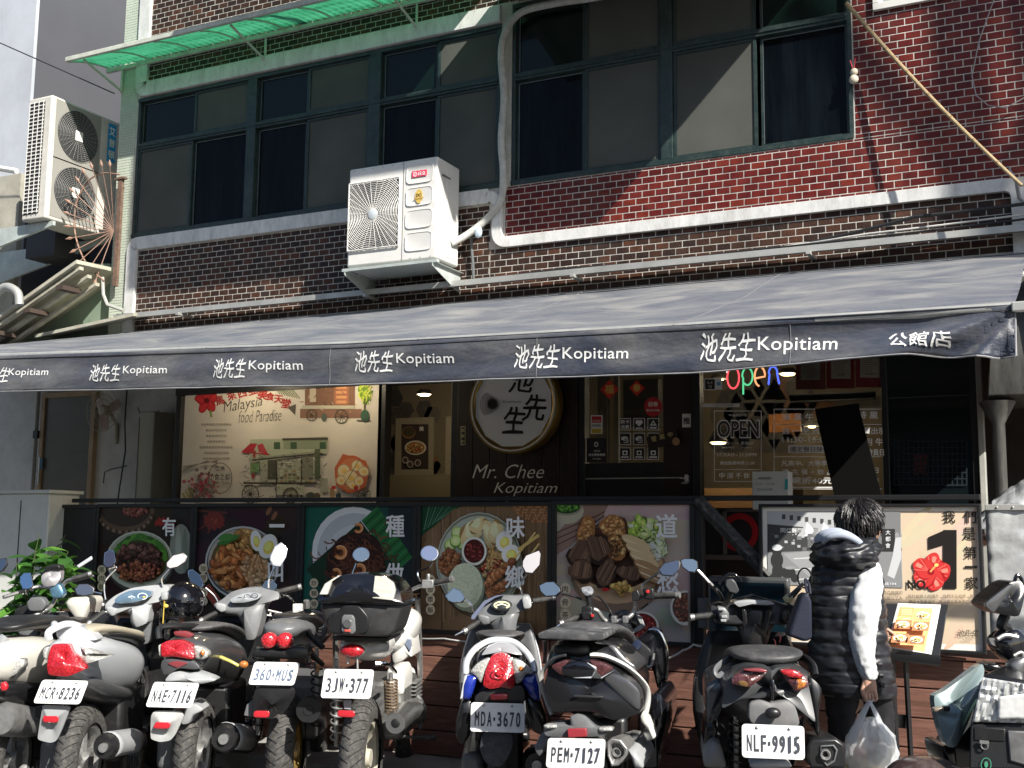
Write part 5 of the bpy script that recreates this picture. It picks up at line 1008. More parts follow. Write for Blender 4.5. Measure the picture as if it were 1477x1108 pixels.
# ------------------------------------------------------------------ air conditioner on the wall
wpl = mat('white enamel', (.74,.73,.69), .45, var=.05, dust=.12, dustcol=(.45,.42,.36))
ac = thing('air_conditioner', 'white outdoor air conditioner with one fan, red label and wall bracket over the awning', 'air conditioner', (-5, 1.1, 3.8))
Ya = 1.02
pTL, pTR, pBL = P(503, 243, Ya), P(630.5, 224, Ya), P(501, 378, Ya)
x0, x1 = P(502, 310, Ya).x, P(630, 300, Ya).x; z0, z1 = P(629, 372, Ya).z, P(630, 225, Ya).z
q = MB(); q.bx(x0, x1, Ya, WY-.07, z0, z1); q.build('casing', wpl, ac, bevel=.018, bseg=3)
W_, H_ = x1-x0, z1-z0
fx, fz, fr = x0+W_*.305, z0+H_*.50, W_*.30
q = MB(); q.bx(x0+.02, x0+W_*.59, Ya-.006, Ya+.002, z0+H_*.17, z0+H_*.83); q.build('fan_recess', mat('fan dark', (.03,.03,.032), .7), ac, smooth=False)
q = MB(); gx0, gx1, gz0, gz1 = x0+.015, x0+W_*.595, z0+H_*.16, z0+H_*.84
def clipr(p): return Vector((min(max(p.x, gx0), gx1), p.y, min(max(p.z, gz0), gz1)))
r = .045
while r < fr*1.45:
    pts = []
    n_ = 72
    for k in range(n_+1):
        a = 2*math.pi*k/n_; p = Vector((fx+r*math.cos(a), Ya-.02, fz+r*math.sin(a)))
        ok = gx0 < p.x < gx1 and gz0 < p.z < gz1
        if ok: pts.append(p)
        if (not ok or k == n_) and len(pts) > 2: q.tube(pts, .0026, 4, caps=False); pts = []
        elif not ok: pts = []
    r += .0148
o = q.build('fan_guard_rings', wpl, ac)
q = MB()
for k in range(32):
    a = 2*math.pi*k/32+.1; e = Vector((fx+fr*1.4*math.cos(a), Ya-.0175, fz+fr*1.4*math.sin(a)))
    q.tube([(fx+.04*math.cos(a), Ya-.024, fz+.04*math.sin(a)), clipr(e)], .002, 4)
for (a, b_) in (((gx0,gz0),(gx1,gz0)),((gx1,gz0),(gx1,gz1)),((gx1,gz1),(gx0,gz1)),((gx0,gz1),(gx0,gz0))): q.tube([(a[0],Ya-.014,a[1]),(b_[0],Ya-.014,b_[1])], .007, 6)
q.build('fan_guard_spokes', wpl, ac)
q = MB(); q.lathe([(.001,-.034),(.025,-.033),(.042,-.028),(.046,-.015)], (fx, Ya, fz), 'Y', 24); q.build('guard_hub', mat('pale hub', (.55,.60,.62), .4), ac)
q = MB()
for k in range(4):
    a = k*math.pi/2; q.plate([(.03,-.05),(.10,-.09),(fr*.9,-.03),(fr*.92,.05),(.09,.06),(.03,.04)], (fx, Ya-.008, fz), (math.cos(a),0,math.sin(a)), (-math.sin(a),.0,math.cos(a)), .003)
q.build('fan_blades', mat('fan grey', (.10,.10,.10), .5), ac)
for k in range(4):
    zc = z0+H_*(.845-.222*k); xc0, xc1 = x0+W_*.665, x0+W_*.955; h_ = H_*.088; q = MB()
    o_ = []
    for a in range(24):
        t = 2*math.pi*a/24; cxx, szz = math.cos(t), math.sin(t); o_.append(((xc1-xc0)/2*math.copysign(abs(cxx)**.35, cxx), h_*math.copysign(abs(szz)**.35, szz)))
    q.plate(o_, ((xc0+xc1)/2, Ya+.001, zc), (1,0,0), (0,0,1), .010, inset=.08, dome=-.004); q.build('front_cushion', wpl, ac)
    if k < 2:
        c = Canvas(lambda x, y, h: Vector((x, Ya-.0115-h, y)), .0004); mx_ = (xc0+xc1)/2
        if k == 0: c.rect(mx_-.068, zc-.024, mx_+.068, zc+.026, (.50,.03,.07)); c.ring(mx_-.038, zc, .019, .019, .004, (.75,.7,.7)); c.ring(mx_-.038, zc, .010, .010, .003, (.75,.7,.7)); c.text('日立', mx_+.025, zc, .032, (.8,.78,.76), bold=.02, width=.066)
        else: c.ell(mx_, zc, .034, .058, (.50,.36,.10)); c.ring(mx_, zc, .026, .045, .004, (.34,.22,.05)); c.text('DC', mx_, zc+.008, .026, (.10,.06,.02), bold=.03, width=.045); c.rect(mx_-.045, zc-.024, mx_+.045, zc-.014, (.34,.22,.06))
        c.build('label', dim_print, ac)
q = MB(); q.bx(x1-.001, x1+.004, Ya+.15, WY-.10, z0+.04, z1-.06); q.build('side_cover', wpl, ac, smooth=False, bevel=.003)
q = MB(); q.bx(x1-.001, x1+.006, Ya+.07, Ya+.2, z1-.14, z1-.125); q.build('handle_slot', mat('slot shade', (.15,.15,.14), .6), ac, smooth=False)
q = MB(); q.bx(x0+W_*.625, x0+W_*.63, Ya-.002, Ya+.002, z0+.01, z1-.01); q.build('panel_gap', mat('slot shade', (.15,.15,.14), .6), ac, smooth=False)
for k in range(9):
    q = MB(); q.sphere((x0+W_*(.06+.11*k), Ya-.001, z1-.022 if k < 6 else z0+.02), .004, 6, 4); q.build('screw', mat('screw', (.2,.19,.17), .5, metal=.6), ac)
galv = mat('painted bracket', (.50,.55,.52), .5, metal=.2, var=.2, dust=.3)
q = MB(); q.bx(x0-.03, x1+.02, Ya-.02, Ya+.02, z0-.035, z0-.012); q.bx(x0+.03, x1-.03, Ya+.02, WY-.05, z0-.03, z0-.018); q.build('support_tray', galv, ac, smooth=False)
for x in (x0-.005, x1-.02):
    q = MB(); q.loft([[(x, Ya-.02, z0-.036), (x+.035, Ya-.02, z0-.036)], [(x, WY-.01, z0-.036), (x+.035, WY-.01, z0-.036)], ], closed=False, cap0=False, cap1=False)
    q.loft([[(x,Ya-.02,z0-.038),(x,WY-.008,z0-.038),(x,WY-.008,z0-.19),(x,WY-.05,z0-.19),(x,Ya-.02,z0-.062)], [(x+.004,Ya-.02,z0-.038),(x+.004,WY-.008,z0-.038),(x+.004,WY-.008,z0-.19),(x+.004,WY-.05,z0-.19),(x+.004,Ya-.02,z0-.062)]]); q.build('bracket', galv, ac, smooth=False, solid=.003)
# pipe from the unit up the wall
lagm = mat('taped pipe lagging', (.52,.52,.48), .7, var=.2, vscale=15, bump=.5, bscale=40, dust=.4, dustcol=(.25,.24,.2))
def bez(pts, n=6):
    out = []
    for i in range(len(pts)-1):
        p0 = pts[max(i-1,0)]; p1 = pts[i]; p2 = pts[i+1]; p3 = pts[min(i+2,len(pts)-1)]
        for k in range(n):
            t = k/n; out.append(.5*((2*p1)+(p2-p0)*t+(2*p0-5*p1+4*p2-p3)*t*t+(3*p1-p0-3*p2+p3)*t**3))
    out.append(pts[-1]); return out
pp = [P(650, 352, 1.25), P(672, 340, 1.35), P(700, 318, WY-.05), P(722, 290, WY-.05), P(726, 250, WY-.05), P(723, 200, WY-.05), P(727, 140, WY-.05), P(723, 80, WY-.05), P(730, 45, WY-.05), P(752, 18, WY-.05), P(800, 5, WY-.05), P(870, -6, WY-.05), P(960, -30, WY-.05)]
q = MB(); q.tube(bez(pp, 8), .030, 10); tag(q.build('wrapped_pipe', lagm), 'grey tape wrapped pipe climbing the wall between the two window groups', 'pipe')
q = MB(); q.tube(bez([P(683,330,WY-.04), P(680,350,WY-.03), P(682,378,WY-.03), P(683,402,WY-.03)], 5), .012, 8); tag(q.build('drain_hose', mat('grey hose', (.12,.13,.13), .5)), 'thin grey drain hose on the bricks right of the wall air conditioner', 'hose')
q = MB(); p = P(690, 335, WY-.08); q.sphere(p, (.035,.02,.05), 10, 7); tag(q.build('plastic_wrap', mat('pale blue plastic', (.5,.6,.68), .3)), 'small scrap of pale blue plastic tied to the wrapped pipe', 'plastic scrap')
# bamboo pole, hanging ornament, wire loop
q = MB(); bam = mat('bamboo', (.42,.31,.17), .5, var=.3, vscale=20, stretch=(1,1,1))
a, b_ = P(1221, 5, WY-.03), P(1474, 268, WY-.42); pts = [a.lerp(b_, k/24)-Vector((0,0,.045*math.sin(math.pi*k/24))) for k in range(25)]; q.tube(pts, [.0145-.004*k/24 for k in range(25)], 8)
bp_ = thing('bamboo_pole', 'long bamboo pole leaning down across the red bricks from the window corner', 'pole', a); q.build('pole', bam, bp_)
for k in (3,6,9,12,15,18,21): q = MB(); q.tube([pts[k]-(pts[k+1]-pts[k]).normalized()*.006, pts[k]+(pts[k+1]-pts[k]).normalized()*.006], .0165-.004*k/24, 8); q.build('joint', mat('bamboo node', (.30,.20,.10), .6), bp_)
q = MB(); p = P(1232, 104, WY-.03); q.sphere(p, (.028,.02,.028), 10, 7); q.sphere(p+Vector((-.003,-.005,-.055)), (.033,.024,.033), 10, 7)
orn = thing('hanging_ornament', 'small cream double ball ornament with red tassel beside the open window', 'ornament', p); q.build('balls', mat('cream ball', (.6,.54,.42), .6), orn)
q = MB(); q.tube([p+Vector((0,0,.02)), p+Vector((.01,0,.10))], .004, 5); q.tube([p+Vector((-.01,0,.03)), p+Vector((-.025,0,.09))], .005, 5); q.build('tassel', mat('red string', (.5,.05,.06), .7), orn)
cable('wire', [P(1437,-10,WY-.05), P(1412,60,WY-.05), P(1402,110,WY-.05), P(1408,138,WY-.05), P(1425,152,WY-.05), P(1450,156,WY-.05), P(1480,140,WY-.05)], .004, mat('grey wire', (.3,.3,.3), .5), 'thin grey wire hanging in a loop on the red bricks at the upper right', cat='wire', n=5)
cable('wire', [P(1455,245,WY-.08), P(1466,262,WY-.12), P(1470,285,WY-.06), P(1480,295,WY-.05)], .012, mat('grey wire', (.3,.3,.3), .5), 'bundle of grey conduit curling at the right end of the white band', cat='wire', n=5)
# white framed window at the top right
q = MB(); tw = thing('white_window', 'corner of a white framed window at the top of the red brick wall', 'window', (-.9, WY, 5.2)); xa, xb, zz = PX(1268, 8, WY), PX(1332, -5, WY), PZ(1290, 8, WY)
q.bx(xa-.04, xb+.3, WY-.03, WY+.002, zz-.02, zz+.03); q.bx(xa-.04, xa, WY-.0305, WY+.002, zz+.03, zz+1); q.bx(xa, xa+.025, WY-.015, WY+.002, zz+.03, zz+1); q.build('frame', mat('white pvc', (.7,.7,.66), .5), tw, smooth=False, bevel=.003)
q = MB(); q.bx(xa+.025, xb+.3, WY-.006, WY-.001, zz+.03, zz+1); q.build('pane', mat('pale frosted', (.34,.38,.36), .3), tw, smooth=False)
# chimney duct at the right edge with its pipe
du = thing('exhaust_duct', 'dark steel exhaust duct with funnel and thin pipe at the right end of the awning', 'duct', (0, .3, 1.5)); steel = mat('stained steel', (.13,.13,.12), .38, metal=.65, var=.4, vscale=5, stretch=(4,4,.7), dust=.3, dustcol=(.2,.19,.17))
Yd = .45; xa = PX(1424, 570, Yd); xb = xa+.55; zb, zt = PZ(1440, 575, Yd), PZ(1440, 395, Yd)
q = MB(); ring = lambda x, y: [(x, Yd+.6, zb+.0), (x, Yd+.1, zb-.01), (x, Yd+.02, zb+.02), (x, Yd, zb+.12), (x, Yd+.02, zb+.4), (x, Yd+.12, zt), (x, Yd+.6, zt)]
q.loft([[(x+ .06*((z-zb)/(zt-zb)), y, z) for x, y, z in ring(xa, 0)], [(xa+.24+.0*z, y, z) for x, y, z in ring(xa, 0)]]); q.build('body', steel, du, bevel=.006)
q = MB(); xx = xa+.245; q.bx(xx, xx+.035, Yd-.02, Yd+.6, zb+.1, zt); q.build('pale_edge', mat('yellowed edge', (.55,.52,.38), .6), du, smooth=False)
pc = P(1441, 640, Yd+.12); q = MB(); q.lathe([(.10,zb-.005-pc.z),(.036,zb-.13-pc.z),(.036,1.55-pc.z)], pc, n=20); q.build('funnel_pipe', steel, du)
q = MB(); q.bx(-.235, 1.5, -1.02, -.985, 2.49, 2.535); tag(q.build('steel_bar', alu, smooth=False, bevel=.006), 'pale steel bar running on beyond the right end of the awning', 'bar')
# crinkled plastic sheet behind the rail at right
q = MB(); pl = mat('crumpled clear plastic', (.55,.57,.58), .2, metal=.3, var=.4, vscale=12, bump=1, bscale=25); cpt = P(1450, 712, .3)
n1, n2 = 26, 16
q.loft([[Vector((cpt.x-.16+.5*i/n1, .3-.14*math.sin(math.pi*j/n2)-.03*mnoise.noise(Vector((i*.3,j*.3,2))), 1.45+(j/n2)*(.52*math.sin(math.pi*(0.12+.5*i/n1))**1 *.75)+.018*mnoise.noise(Vector((i*.5,j*.5,5))))) for j in range(n2+1)] for i in range(n1+1)], closed=False, cap0=False, cap1=False)
tag(q.build('plastic_sheet', pl, ang=20, solid=.003), 'crumpled clear plastic sheet heaped by the thin pipe at the right edge', 'plastic sheet')
# neighbour wall right of the shopfront
q = MB(); q.bx(PX(1421, 640, 1.6), 4, 1.6, 1.8, .1, 3.1); tag(q.build('block_wall', mat('grey block wall', (.24,.24,.22), .8, var=.2, vscale=3)), 'dim grey wall seen behind the thin pipe at the right edge', 'wall')
# ------------------------------------------------------------------ left neighbour
nb = thing('neighbour_building', 'pale neighbouring building at the far left, its side wall coloured dark for shade', 'building', (-12, 1.6, 0))
XN = PX(50, 100, 1.9); q = MB(); q.bx(XN-9, XN, 1.9, 10, 0, 12); q.build('side_wall', mat('shaded grey render', (.085,.088,.10), .85, var=.08, vscale=1), nb, smooth=False)  # alley shade is put into the dark colour of the side wall
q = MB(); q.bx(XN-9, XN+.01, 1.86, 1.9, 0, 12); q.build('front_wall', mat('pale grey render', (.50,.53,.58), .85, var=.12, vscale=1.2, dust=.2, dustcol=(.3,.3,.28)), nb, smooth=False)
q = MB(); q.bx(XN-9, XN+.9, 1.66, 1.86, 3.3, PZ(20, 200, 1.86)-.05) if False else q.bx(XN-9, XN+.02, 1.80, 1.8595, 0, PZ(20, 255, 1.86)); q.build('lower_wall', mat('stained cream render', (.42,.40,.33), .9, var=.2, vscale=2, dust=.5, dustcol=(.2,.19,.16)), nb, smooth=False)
q = MB(); q.bx(XN, -8.21, 6.2, 6.4, 0, 12); q.build('rear_wall', mat('shaded grey render', (.085,.088,.10), .85), nb, smooth=False)
# double fan unit facing right
ag = thing('air_conditioner', 'tall pale air conditioner with two stacked fans and blue label in the side alley', 'air conditioner', (-9.4, 1.2, 4.6))
Yf = .95; xs0, xs1 = P(36, 230, Yf).x, P(70, 230, Yf).x; zt_, zb_ = P(72, 137, Yf).z, P(60, 315, Yf).z; yb_ = Yf+.88
q = MB(); q.bx(xs0, xs1, Yf, yb_, zb_, zt_); q.build('casing', mat('aged white enamel', (.62,.60,.54), .5, var=.08, dust=.3, dustcol=(.32,.30,.26)), ag, bevel=.02, bseg=3)
q = MB(); q.bx(xs0+.03, xs1-.09, Yf-.006, Yf+.002, zb_+.06, zt_-.05); q.build('grille_recess', mat('fan dark', (.03,.03,.032), .7), ag, smooth=False)
q = MB()
for k in range(30): z = zb_+.07+(zt_-zb_-.13)*k/29; q.bx(xs0+.03, xs1-.09, Yf-.014, Yf-.008, z, z+.009)
for k in range(4): x = xs0+.035+(xs1-xs0-.135)*k/3; q.bx(x, x+.007, Yf-.018, Yf-.0141, zb_+.06, zt_-.05)
q.build('side_grille', wpl, ag, smooth=False)
for k in range(2):
    zc = zb_+(zt_-zb_)*(.27+.47*k); yc = Yf+.33; r0 = .25
    q = MB(); q.bx(xs1-.002, xs1+.004, yc-.28, yc+.28, zc-.29, zc+.29); q.build('fan_plate', mat('fan plate', (.30,.29,.26), .6), ag, smooth=False)
    q = MB(); q.lathe([(.001,.006),(r0,.006)], (xs1, yc, zc), 'X', 36); q.build('fan_opening', mat('fan dark', (.03,.03,.032), .7), ag)
    q = MB()
    for j in range(12): rr = .05+.018*j; q.tube([(xs1+.016, yc+rr*math.cos(t), zc+rr*math.sin(t)) for t in [2*math.pi*i/32 for i in range(32)]], .0022, 4, closed=True)
    for j in range(28): t = 2*math.pi*j/28; q.tube([(xs1+.018, yc+.05*math.cos(t), zc+.05*math.sin(t)), (xs1+.014, yc+r0*math.cos(t), zc+r0*math.sin(t))], .0018, 4)
    q.build('fan_guard', mat('guard grey', (.20,.20,.19), .5), ag)
    q = MB(); q.bx(xs1+.015, xs1+.024, yc-.045, yc+.045, zc-.05, zc+.05); q.build('guard_centre', wpl, ag, bevel=.012)
c = Canvas(lambda x, y, h: Vector((xs1+.0015+h, x, y)), .0004); yl = Yf+.76; zl = zb_+(zt_-zb_)*.80
c.rect(yl-.055, zl-.20, yl+.055, zl+.20, (.02,.22,.42))
for k, ch in enumerate('艾普頓'): c.text(ch, yl, zl+.12-k*.12, .085, (.55,.62,.55), bold=.02)
c.build('label', dim_print, ag)
for y in (Yf+.08, yb_-.12):
    q = MB(); q.loft([[(XN-.2, y, zb_-.01),(xs1+.02, y, zb_-.01),(xs1+.02, y, zb_-.05),(XN-.2, y, zb_-.36)], [(XN-.2, y+.03, zb_-.01),(xs1+.02, y+.03, zb_-.01),(xs1+.02, y+.03, zb_-.05),(XN-.2, y+.03, zb_-.36)]]); q.build('bracket', galv, ag, smooth=False)
q = MB(); q.bx(xs0-.5, xs0-.1, Yf+.5, 1.9, zb_-.2, zt_-.15); q.build('mounting_frame', mat('dark mount', (.05,.05,.055), .6), ag, smooth=False)
q = MB(); q.tube([P(-30, 238, Yf), P(24, 247, Yf)], .028, 8); q.build('white_duct', wpl, ag)
# fan of spikes on the corner
sp = thing('spike_fan', 'rusty fan of arrow tipped anti climb spikes on the left corner of the tiled wall', 'spikes', P(165, 333, 1.3)); rust = mat('rusty iron', (.16,.10,.07), .7, var=.4, vscale=20); tipm = mat('pinkish spear tip', (.33,.20,.145), .6, var=.2)
Yp = 1.36; hub = P(164, 333, Yp)
q = MB(); q.bx(hub.x+.02, hub.x+.07, Yp, Yp+.03, PZ(168, 412, Yp), PZ(172, 255, Yp)); q.bx(hub.x-.02, hub.x+.10, Yp-.01, Yp+.04, PZ(172, 256, Yp)-.02, PZ(172, 256, Yp)); q.build('mounting_post', rust, sp, smooth=False)
for k, (px, py) in enumerate(((158,230),(145,230),(130,233),(117,241),(108,254),(99,270),(93,287),(90,305),(91,326),(94,345),(100,365),(108,383),(121,400),(135,413))):
    e = P(px, py, Yp-.10-.15*math.sin(k/13*math.pi)); d = (e-hub).normalized(); q = MB(); q.tube([hub, e-d*.05], .0045, 6); o = q.build('spike', rust if k < 4 else tipm, sp)
    q = MB(); q.tube([e-d*.07, e-d*.045, e], [.006, .017, .001], 6); q.build('spear_tip', tipm, o)
arc = [P(px, py, Yp-.07) for px, py in ((173,252),(150,250),(132,257),(122,268),(111,290),(107,318),(110,345),(120,372),(133,390),(150,405))]
q = MB(); q.tube(bez(arc, 5), .008, 6); q.build('arc_bar', tipm, sp)
# slanted shed roof and green sheet at left
sh = thing('shed_roof', 'slanting weathered shed roof with green side sheet at the far left', 'roof', (-9, 1, 3.3)); oldw = mat('weathered cream sheet', (.46,.45,.36), .7, var=.25, vscale=4, dust=.5, dustcol=(.28,.20,.13))
a, b_ = P(110, 380, 1.0), P(-60, 500, 1.0); q = MB(); th = Vector((0,0,.035)); dy = Vector((.05,.75,.02))
q.loft([[a, a+th, a+th+dy, a+dy], [b_, b_+th, b_+th+dy, b_+dy]]); q.build('roof_sheet', oldw, sh, smooth=False)
for k in range(3): o_ = Vector((0,.04+.1*k,-.05-.055*k)); q = MB(); q.loft([[a+o_, a+o_+th*.9, a+o_+th*.9+Vector((0,.05,0)), a+o_+Vector((0,.05,0))], [b_+o_, b_+o_+th*.9, b_+o_+th*.9+Vector((0,.05,0)), b_+o_+Vector((0,.05,0))]]); q.build('batten', oldw, sh, smooth=False)
for k in range(4): m_ = a.lerp(b_, .12+.27*k)+Vector((0,-.005,-.13)); q = MB(); q.box(m_+Vector((0,.1,0)), (.09,.22,.04)); q.build('bracket', mat('rust dark', (.06,.04,.03), .8), sh, smooth=False)
q = MB(); p1, p2, p3, p4 = P(-20, 520, 1.55), P(110, 382, 1.55), P(158, 380, 1.55), P(166, 520, 1.55); q.loft([[p1, p2, p3, p4], [p+Vector((0,.03,0)) for p in (p1, p2, p3, p4)]]); q.build('green_sheet', mat('faded green sheet', (.22,.30,.22), .6, var=.1, dust=.2), sh, smooth=False)
q = MB(); p1, p2 = P(50, 487, 1.25), P(192, 456, 1.25); q.loft([[p1, p1+Vector((0,.3,.05)), p1+Vector((0,.3,.10)), p1+Vector((0,0,.03))], [p2, p2+Vector((0,.3,.05)), p2+Vector((0,.3,.10)), p2+Vector((0,0,.03))]]); q.build('flashing', oldw, sh, smooth=False)
cable('cable', [P(148,400,1.3), P(149,425,1.3), P(155,440,1.28), P(178,448,1.3)], .016, mat('pale cable bundle', (.4,.4,.36), .6), 'pale cable bundle dropping from the spikes to the awning corner', n=6)
q = MB(); q.tube(bez([P(-10,428,.9), P(8,414,.9), P(25,422,.9), P(28,440,.9)], 6), .04, 12); tag(q.build('bent_pipe', alu), 'shiny bent vent pipe behind the slanting shed roof', 'pipe')
cable('wire', [(-14, 1.2, PZ(-150,10,1.2)), P(0,62,1.0), P(165,135,1.3)], .006, blackc, 'thin black wire crossing the pale neighbouring wall at the upper left', cat='wire', n=6)
# white sunlit cabinet at left and the plant
wc = thing('roadside_cabinet', 'sunlit white metal cabinet at the left edge beside the green plant', 'cabinet', (-7.4, -.6, 0)); Yw = -.15
q = MB(); q.bx(P(-60,800,Yw).x, P(66,800,Yw).x, Yw, Yw+.3, .1, PZ(30, 712, Yw)); q.build('body', mat('cabinet enamel', (.66,.67,.63), .5, var=.06, dust=.15), wc, bevel=.012)
q = MB(); q.bx(P(-60,800,Yw).x, P(66,800,Yw).x+.02, Yw-.02, Yw+.32, PZ(30, 712, Yw), PZ(30, 707, Yw)); q.build('lid', mat('cabinet enamel', (.66,.67,.63), .5), wc, smooth=False, bevel=.004)
q = MB(); x = P(25,800,Yw).x; q.bx(x, x+.008, Yw-.003, Yw+.001, .2, PZ(30, 722, Yw)); q.build('door_gap', blackm, wc, smooth=False)
plant = thing('potted_shrub', 'leafy green shrub between the white cabinet and the first food board', 'plant', (-7.1, -.45, .1))
leafm = bpy.data.materials.new('leaf'); leafm.use_nodes = True; nt = leafm.node_tree; b = nt.nodes['Principled BSDF']; b.inputs['Roughness'].default_value = .42
oi = nt.nodes.new('ShaderNodeAttribute'); oi.attribute_name = 'ink'; nt.links.new(oi.outputs['Color'], b.inputs['Base Color'])
tl = nt.nodes.new('ShaderNodeBsdfTranslucent'); nt.links.new(oi.outputs['Color'], tl.inputs[0]); mx = nt.nodes.new('ShaderNodeMixShader'); mx.inputs[0].default_value = .35; nt.links.new(b.outputs[0], mx.inputs[1]); nt.links.new(tl.outputs[0], mx.inputs[2]); nt.links.new(mx.outputs[0], nt.nodes['Material Output'].inputs[0])
r3 = random.Random(5); leaf_meshes = []
for k in range(6):
    L_, Wd = .10+.012*k, .030+.003*k; q = MB(); q.ink = ((.07,.20,.03),(.10,.27,.04),(.05,.15,.03),(.13,.32,.05),(.08,.22,.04),(.045,.13,.03))[k]
    rows = []
    for i in range(7):
        t = i/6; w = Wd*math.sin(math.pi*(.06+.90*t)**.8)*(1 if i not in (0,6) else .15); y = L_*t; z = -.25*L_*t*t
        rows.append([(-w, y, z+.25*w), (0, y, z), (w, y, z+.25*w)])
    q.loft(rows, closed=False, cap0=False, cap1=False); o = q.build('leaf', leafm, plant, world=False); leaf_meshes.append(o.data); bpy.data.objects.remove(o)
base = Vector((-7.05, -.42, .1)); nl = 0
stm = mat('plant stem', (.10,.13,.05), .7)
for s_i in range(19):
    tgt = P(r3.uniform(18, 128), r3.uniform(758, 865), r3.uniform(-.75, -.15)); pts = [base+Vector((r3.uniform(-.1,.1), r3.uniform(-.05,.05), .25)), base.lerp(tgt, .55)+Vector((0,0,.12)), tgt]
    q = MB(); cv = bez(pts, 6); q.tube(cv, [.007-.004*i/(len(cv)-1) for i in range(len(cv))], 5); q.build('stem', stm, plant, world=False).location = -plant.location
    for j in range(15):
        t = r3.uniform(.35, 1.0); p = cv[min(int(t*(len(cv)-1)), len(cv)-1)]+Vector((r3.uniform(-.03,.03), r3.uniform(-.03,.03), r3.uniform(-.03,.03)))
        o = bpy.data.objects.new('leaf', r3.choice(leaf_meshes)); COL.objects.link(o); o.parent = plant; nl += 1
        o.location = p-plant.location; o.rotation_euler = (r3.uniform(-.5,.7), r3.uniform(-.6,.6), r3.uniform(0,6.28)); s2 = r3.uniform(.8,1.5); o.scale = (s2,)*3
q = MB(); q.lathe([(.001,.0),(.14,.0),(.19,.30),(.20,.32),(.17,.32),(.001,.28)], (base.x, base.y, .1), n=24); q.build('pot', mat('clay pot', (.25,.10,.05), .8), plant)
# ------------------------------------------------------------------ buildings across the street (behind the camera; seen in glass and mirrors)
r4 = random.Random(3)
opp = mat('street facade', (.20,.19,.18), .8, var=.25, vscale=.6); opw = mat('street windows', (.03,.04,.05), .2)
def oppb(x0, x1, y, h, col, label):
    t = thing('building', label, 'building', ((x0+x1)/2, y, 0)); q = MB(); q.bx(x0, x1, y-8, y, 0, h); q.build('wall', mat('street facade %s' % str(col), col, .8, var=.2, vscale=.5), t, smooth=False)
    q = MB()
    for i in range(int(h/3.2)):
        for j in range(int((x1-x0)/2.4)): q.bx(x0+.6+j*2.4, x0+2.1+j*2.4, y+.01, y+.05, 1+i*3.2, 2.6+i*3.2)
    q.build('windows', opw, t, smooth=False)['kind'] = 'stuff'
oppb(-38, -20, -25, 10, (.26,.25,.23), 'grey office block across the street behind the camera, at its left')
oppb(-19.6, -3, -25, 12, (.17,.12,.10), 'brown apartment block across the street straight behind the camera')
oppb(-2.6, 14, -25, 9, (.34,.33,.30), 'pale apartment block across the street behind the camera, at its right')

up = thing('shadow_pole', 'added unseen concrete pole with slanting bar and tubes at the right, casting wall shadows', 'pole', (6.35, -2.55, 0)); pm2 = mat('pole concrete', (.3,.3,.28), .8)  # unseen pole added for the shadows on the right of the brick wall
q = MB(); q.tube([(6.35,-2.55,0),(6.35,-2.55,12.5)], [.14,.10], 14); q.build('shaft', pm2, up)
q = MB(); q.tube([(5.3,-2.55,11.45),(6.35,-2.55,9.9)], .06, 10); q.build('stay', pm2, up)  # slanted tube added for a broad diagonal shadow
for k, (x, w) in enumerate(((6.62,.05),(6.86,.10),(7.15,.06))): q = MB(); q.tube(bez([Vector((x,-2.5,12.6)), Vector((x-.05,-2.5,11.2)), Vector((x+.06,-2.5,10.3)), Vector((x-.25,-2.52,9.5))],6), w, 8); q.build('shadow_tube', blackc, up)  # out of view tubes added for soft upright shadow bands
# ------------------------------------------------------------------ motorcycles and scooters
pla = mat('black plastic', (.013,.013,.014), .36, var=.25, vscale=12, dust=.03)
plg = mat('grey plastic', (.13,.135,.14), .36, var=.1, vscale=10, dust=.12)
pll = mat('light grey plastic', (.34,.35,.355), .34, var=.08, vscale=8, dust=.1)
silver = mat('silver paint', (.58,.60,.62), .24, metal=.15, coat=.7)
blackp = mat('gloss black paint', (.006,.006,.008), .12, coat=1)
matblk = mat('satin black paint', (.011,.011,.012), .27, coat=.25)
gunm = mat('gunmetal paint', (.10,.102,.107), .28, metal=.45, coat=.5, dust=.08)
bluep = mat('blue paint', (.01,.03,.30), .2, coat=.9, dust=.08)
whitep = mat('white paint', (.74,.73,.69), .3, coat=.5, dust=.12)
creamp = mat('cream paint', (.60,.58,.52), .3, coat=.5, dust=.15)
chrome = mat('chrome', (.75,.75,.74), .12, metal=1, var=.1)
dulla = mat('dull aluminium', (.42,.42,.41), .38, metal=.8, var=.25, vscale=20, dust=.35)
rubber = mat('tyre rubber', (.045,.044,.042), .75, var=.2, vscale=20, dust=.6, dustcol=(.22,.20,.18))
gripm = mat('grip rubber', (.03,.03,.03), .6, dust=.3)
seatm = mat('black vinyl', (.016,.016,.017), .40, var=.15, bump=.15, bscale=150, dust=.04)
seatg = mat('grey vinyl', (.07,.07,.072), .45, var=.15, bump=.15, bscale=150, dust=.3)
seatb = mat('beige vinyl', (.42,.37,.28), .5, var=.1)
mirr = mat('mirror glass', (.98,.90,.78), .03, metal=1)
platem = mat('white plate', (.78,.78,.76), .35, var=.06, vscale=9, dust=.35, dustcol=(.5,.47,.40)); plate_ink = attr_mat('plate ink', .5)
